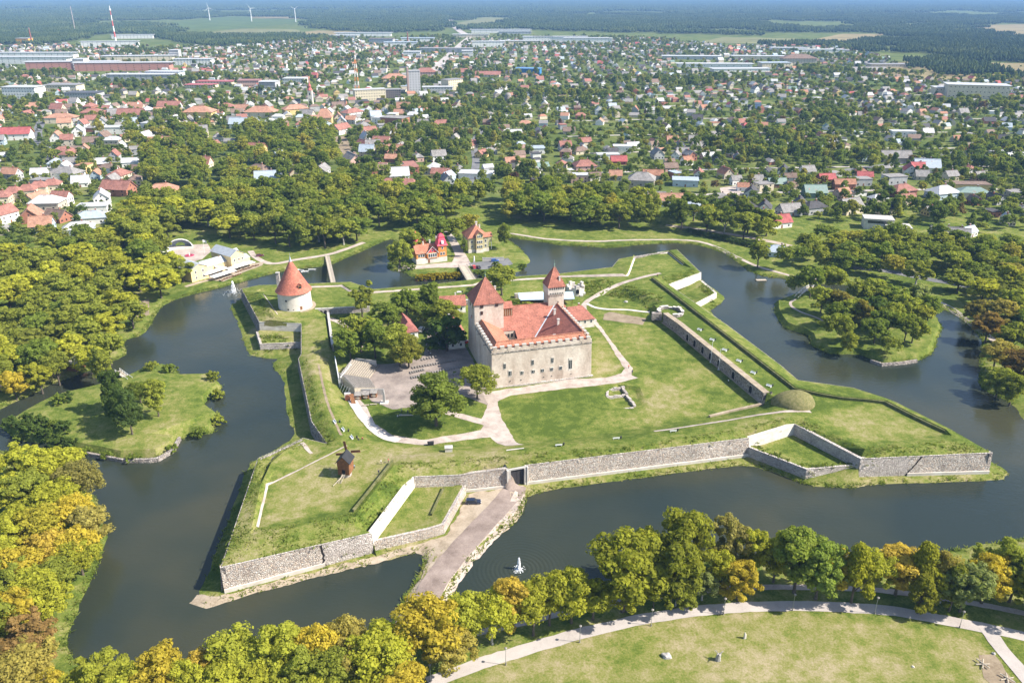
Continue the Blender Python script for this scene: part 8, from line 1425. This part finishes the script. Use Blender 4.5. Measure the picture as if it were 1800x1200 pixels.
# forest: patches of tree tops to the horizon
def forest_patch(seed):
    g = random.Random(seed); mb = MB()
    for _ in range(95):
        x, y = g.uniform(-45, 45), g.uniform(-45, 45); h = g.uniform(9, 17); r_ = g.uniform(2.6, 4.6); n = 6; a0 = g.random() * 6
        vs_ = [(x + r_ * .55 * math.cos(a0 + i * 1.047), y + r_ * .55 * math.sin(a0 + i * 1.047), h * .3) for i in range(n)] + [(x + r_ * g.uniform(.75, 1.15) * math.cos(a0 + i * 1.047), y + r_ * g.uniform(.75, 1.15) * math.sin(a0 + i * 1.047), h * g.uniform(.55, .75)) for i in range(n)] + [(x + g.uniform(-.6, .6), y + g.uniform(-.6, .6), h)]
        mb.add(vs_, [(i, (i + 1) % n, n + (i + 1) % n, n + i) for i in range(n)] + [(n + i, n + (i + 1) % n, 2 * n) for i in range(n)])
    return mb.mesh('forest_patch', 'forest_leaf')
proto_col('forest', [forest_patch(i) for i in range(6)])
FIELDS = [[P(a, b_, 1.5) for a, b_ in q] for q in ([(285, 53), (295, 38), (400, 29), (530, 31), (540, 40), (545, 62), (430, 65), (330, 63)], [(795, 43), (850, 30), (910, 32), (905, 39), (840, 47)], [(1215, 78), (1270, 64), (1480, 58), (1570, 59), (1500, 78)], [(1690, 45), (1800, 42), (1910, 49), (1910, 67), (1770, 67)], [(500, 61), (560, 53), (645, 55), (635, 65), (540, 67)], [(770, 70), (785, 28), (805, 28), (835, 68)], [(1555, 45), (1620, 41), (1645, 46), (1580, 49)], [(560, 78), (560, 64), (700, 58), (940, 52), (1080, 60), (1080, 78)], [(20, 95), (180, 60), (260, 60), (330, 80), (330, 95)], [(10, 22), (60, 21), (60, 22.5), (10, 23)], [(640, 16), (720, 14.5), (720, 17), (640, 17.5)])]
fp = []; y = 1500
while y < 16000:
    st_ = 62 if y < 3000 else (105 if y < 6000 else 210); s = st_ / 80.; x = -y * .72 - 100
    while x < y * .72 + 100:
        px_, py_ = x + tr.uniform(-.3, .3) * st_, y + tr.uniform(-.3, .3) * st_; x += st_
        if inpoly(px_, py_, TOWN) or any(inpoly(px_, py_, q) for q in FIELDS): continue
        if y < 2600 and nz(px_, py_, .003, 5.) < -.25: continue
        if nz(px_, py_, .0009, 12.) + .5 * nz(px_, py_, .003, 2.) < -.42: continue
        fp.append((px_, py_, 1., s * tr.uniform(.95, 1.15), 1. if s < 1.2 else 1. + .25 * (s - 1)))
    y += st_ * (1. if y < 4000 else 1.25)
scatter('far_forest', 'dark woodland stretching to the horizon', fp, PROTO['forest']); print('FOREST', len(fp))
# --- weeds on the rampart slopes, reeds on the shores, shrubs
def tufts(name, label, spots, mat, leaf, n, hgt, spread, kind='stuff', parent=None):
    g = np.random.default_rng(len(spots)); V = []
    for (x, y, z) in spots:
        k = n; c = np.c_[g.normal(0, spread, k), g.normal(0, spread, k), np.zeros(k)]; a = g.uniform(0, 6.28, k); h = hgt * g.uniform(.5, 1.2, k); d = np.c_[np.cos(a), np.sin(a), np.zeros(k)] * leaf * .5; ln = np.c_[g.normal(0, .9, k) * h, g.normal(0, .9, k) * h, h]; p = c + np.array([x, y, z - .05])
        V.append(np.stack([p - d, p + d, p + d * .4 + ln, p - d * .4 + ln], 1).reshape(-1, 3))
    v = np.vstack(V); nf = len(v) // 4; m = bpy.data.meshes.new(name); m.vertices.add(len(v)); m.vertices.foreach_set('co', v.ravel()); m.loops.add(len(v)); m.loops.foreach_set('vertex_index', np.arange(len(v))); m.polygons.add(nf); m.polygons.foreach_set('loop_start', np.arange(nf) * 4); m.polygons.foreach_set('loop_total', np.full(nf, 4)); m.materials.append(MATS[mat]); m.update(calc_edges=True)
    return tag(put(name, m, parent), label, kind=kind)
def fill(polys, step, z, prob=1.1, jit=.6):
    out = []
    for q in polys:
        W = [P(*p) if len(p) == 3 else P(p[0], p[1], z) for p in q]; x = min(p.x for p in W)
        while x < max(p.x for p in W):
            y = min(p.y for p in W)
            while y < max(p.y for p in W):
                a, b_ = x + tr.uniform(-jit, jit) * step, y + tr.uniform(-jit, jit) * step; y += step
                if inpoly(a, b_, W) and tr.random() < prob * (.55 + .9 * nz(a, b_, .15, 4.)): out.append((a, b_, hz(a, b_)))
            x += step
    return out
sl = fill([[(390, 996), (453, 808), (470, 815), (442, 936), (626, 906), (694, 818), (724, 838), (652, 934)], [(700, 826), (895, 818), (1310, 768), (1394, 744), (1398, 735), (1300, 758), (1110, 785), (917, 802), (700, 818)], [(1402, 742), (1512, 803), (1740, 793), (1690, 778), (1580, 784), (1521, 789), (1462, 763), (1412, 736)], [(1180, 497), (1228, 479), (1215, 470), (1160, 488)], [(428, 508), (458, 564), (483, 557), (460, 520)], [(530, 632), (552, 738), (576, 775), (590, 770), (565, 712), (540, 630)], [(525, 765), (455, 803), (475, 815), (505, 790), (540, 780)]], 1.05, 8.)
tufts('slope_weeds', 'coarse weeds and tufts on the rampart slopes', sl, 'weed', .5, 8, .28, .5)
sl = fill([[(1066, 516), (1100, 505), (1165, 530), (1143, 545), (1105, 523)], [(1322, 784), (1418, 822), (1505, 815), (1500, 808), (1420, 813), (1330, 776)], [(1026, 499), (1060, 496), (1090, 500), (1062, 510), (1032, 520)], [(1240, 489), (1260, 515), (1250, 518), (1228, 497)], [(455, 585), (462, 603), (520, 600), (490, 580)]], 1.2, 5.)
tufts('bank_weeds', 'dense dark weeds on planted banks and terrace rims', sl, 'weed', .7, 9, .5, .5)
rd_ = []
for ln, wd in ((fort_line, 1.3), (outer_line, 1.5), (ISL[0], 1.6), (ISL[1], 1.6)):
    for p in densify(ln, 1.0):
        if p.y > 560 or nz(p.x, p.y, .05, 7.) < -.35: continue
        for _ in range(14):
            x, y = p.x + tr.gauss(0, wd * 1.3), p.y + tr.gauss(0, wd * 1.3); q = hz(x, y)
            if .02 < q < .8: rd_.append((x, y, q))
tufts('shore_reeds', 'reeds and rank grass along the moat shores', rd_, 'reed', .35, 5, .6, .4)
U_SH = [crown_mesh('shrub_leaves', 120 + i, 700, .42, [(0, 0, 1.0, 1.5, 1.2, .6), (.8, .4, .8, 1.0, .9, .3), (-.8, -.3, .8, 1., .9, .3)], 'leaf', (.4, .7), 26) for i in range(3)]
def shrub(label, px, py, z, s, c, name='shrub', cat='shrub', group='shrubs'):
    p = P(px, py, z); t = thing(name, label, cat, (p.x, p.y, max(.1, hz(p.x, p.y)) - .1), tr.uniform(0, 6), group); t.scale = (s, s, s); put('foliage', U_SH[tr.randrange(3)], t, None, None, None, c); MB().tube([(0, 0, -.2), (.1, 0, .5), (.3, .1, 1.1)], [.08, .06, .03], 5).build('stem', 'bark', t)
for i, (x, y) in enumerate(((20, 752), (42, 758), (60, 765), (80, 768), (100, 775), (75, 752), (115, 762), (52, 748), (125, 780), (150, 790), (185, 797), (230, 802), (300, 785), (95, 755), (33, 766), (110, 785))): shrub('dark bush on the front bank of the left-hand island, %s from the left' % ordinal(sorted([20, 42, 60, 80, 100, 75, 115, 52, 125, 150, 185, 230, 300, 95, 33, 110]).index(x) + 1), x, y, 2., 1.7 if i < 9 else 1.2, DARK if i < 9 else GREEN)
for i, (x, y, c) in enumerate(((117, 708, DARK), (105, 712, GREEN), (268, 652, OLIVE), (300, 655, GREEN), (375, 668, OLIVE), (382, 690, OLIVE), (383, 735, OLIVE), (350, 757, GREEN))): shrub('lone bush on the left-hand island, %s' % ('by the channel side, upper', 'by the channel side, lower', 'near the footbridge', 'on the upper point', 'on the upper right tip', 'below the upper right tip', 'on the lower right tip', 'above the stone bank')[i], x, y, 2.5, 1.6, c)
for i in range(12): shrub('yellow hedge bush on the villa island shore, %s from the left' % ordinal(i + 1), 738 + i * 6.1, 489.5 - .35 * i, 1., 1.5, (.34, .27, .02), 'hedge_bush', 'hedge', 'yellow hedge on the villa island')
for i, (x, y) in enumerate(((712, 470), (722, 474), (840, 482), (850, 483), (860, 484), (880, 482), (895, 478), (918, 470), (872, 470))): shrub('green bush on the villa island edge, %s from the left' % ordinal(sorted([712, 722, 840, 850, 860, 880, 895, 918, 872]).index(x) + 1), x, y, 1., 1.5, GREEN)
for i in range(16): shrub('clipped bush in the row behind the north-east bank, %s from the left' % ordinal(i + 1), 1212 + i * 9, 408 + i * 2.1, 1.3, 1.3, DARK, 'hedge_bush', 'hedge', 'row of clipped bushes')
# ================================================================ AIR
hb_ = NB('haze'); hb_.t.nodes.remove(hb_.p); pv_ = hb_.n('VolumePrincipled'); pv_.inputs['Color'].default_value = (.32, .57, 1., 1); pv_.inputs['Density'].default_value = 7.5e-5; pv_.inputs['Anisotropy'].default_value = .0; hb_.t.links.new(pv_.outputs[0], hb_.out.inputs['Volume'])
hz_ = MB().box(-40000, 40000, -600, 40000, -3, 175).build('haze', 'haze'); tag(hz_, 'thin bluish summer haze over the land', kind='stuff')
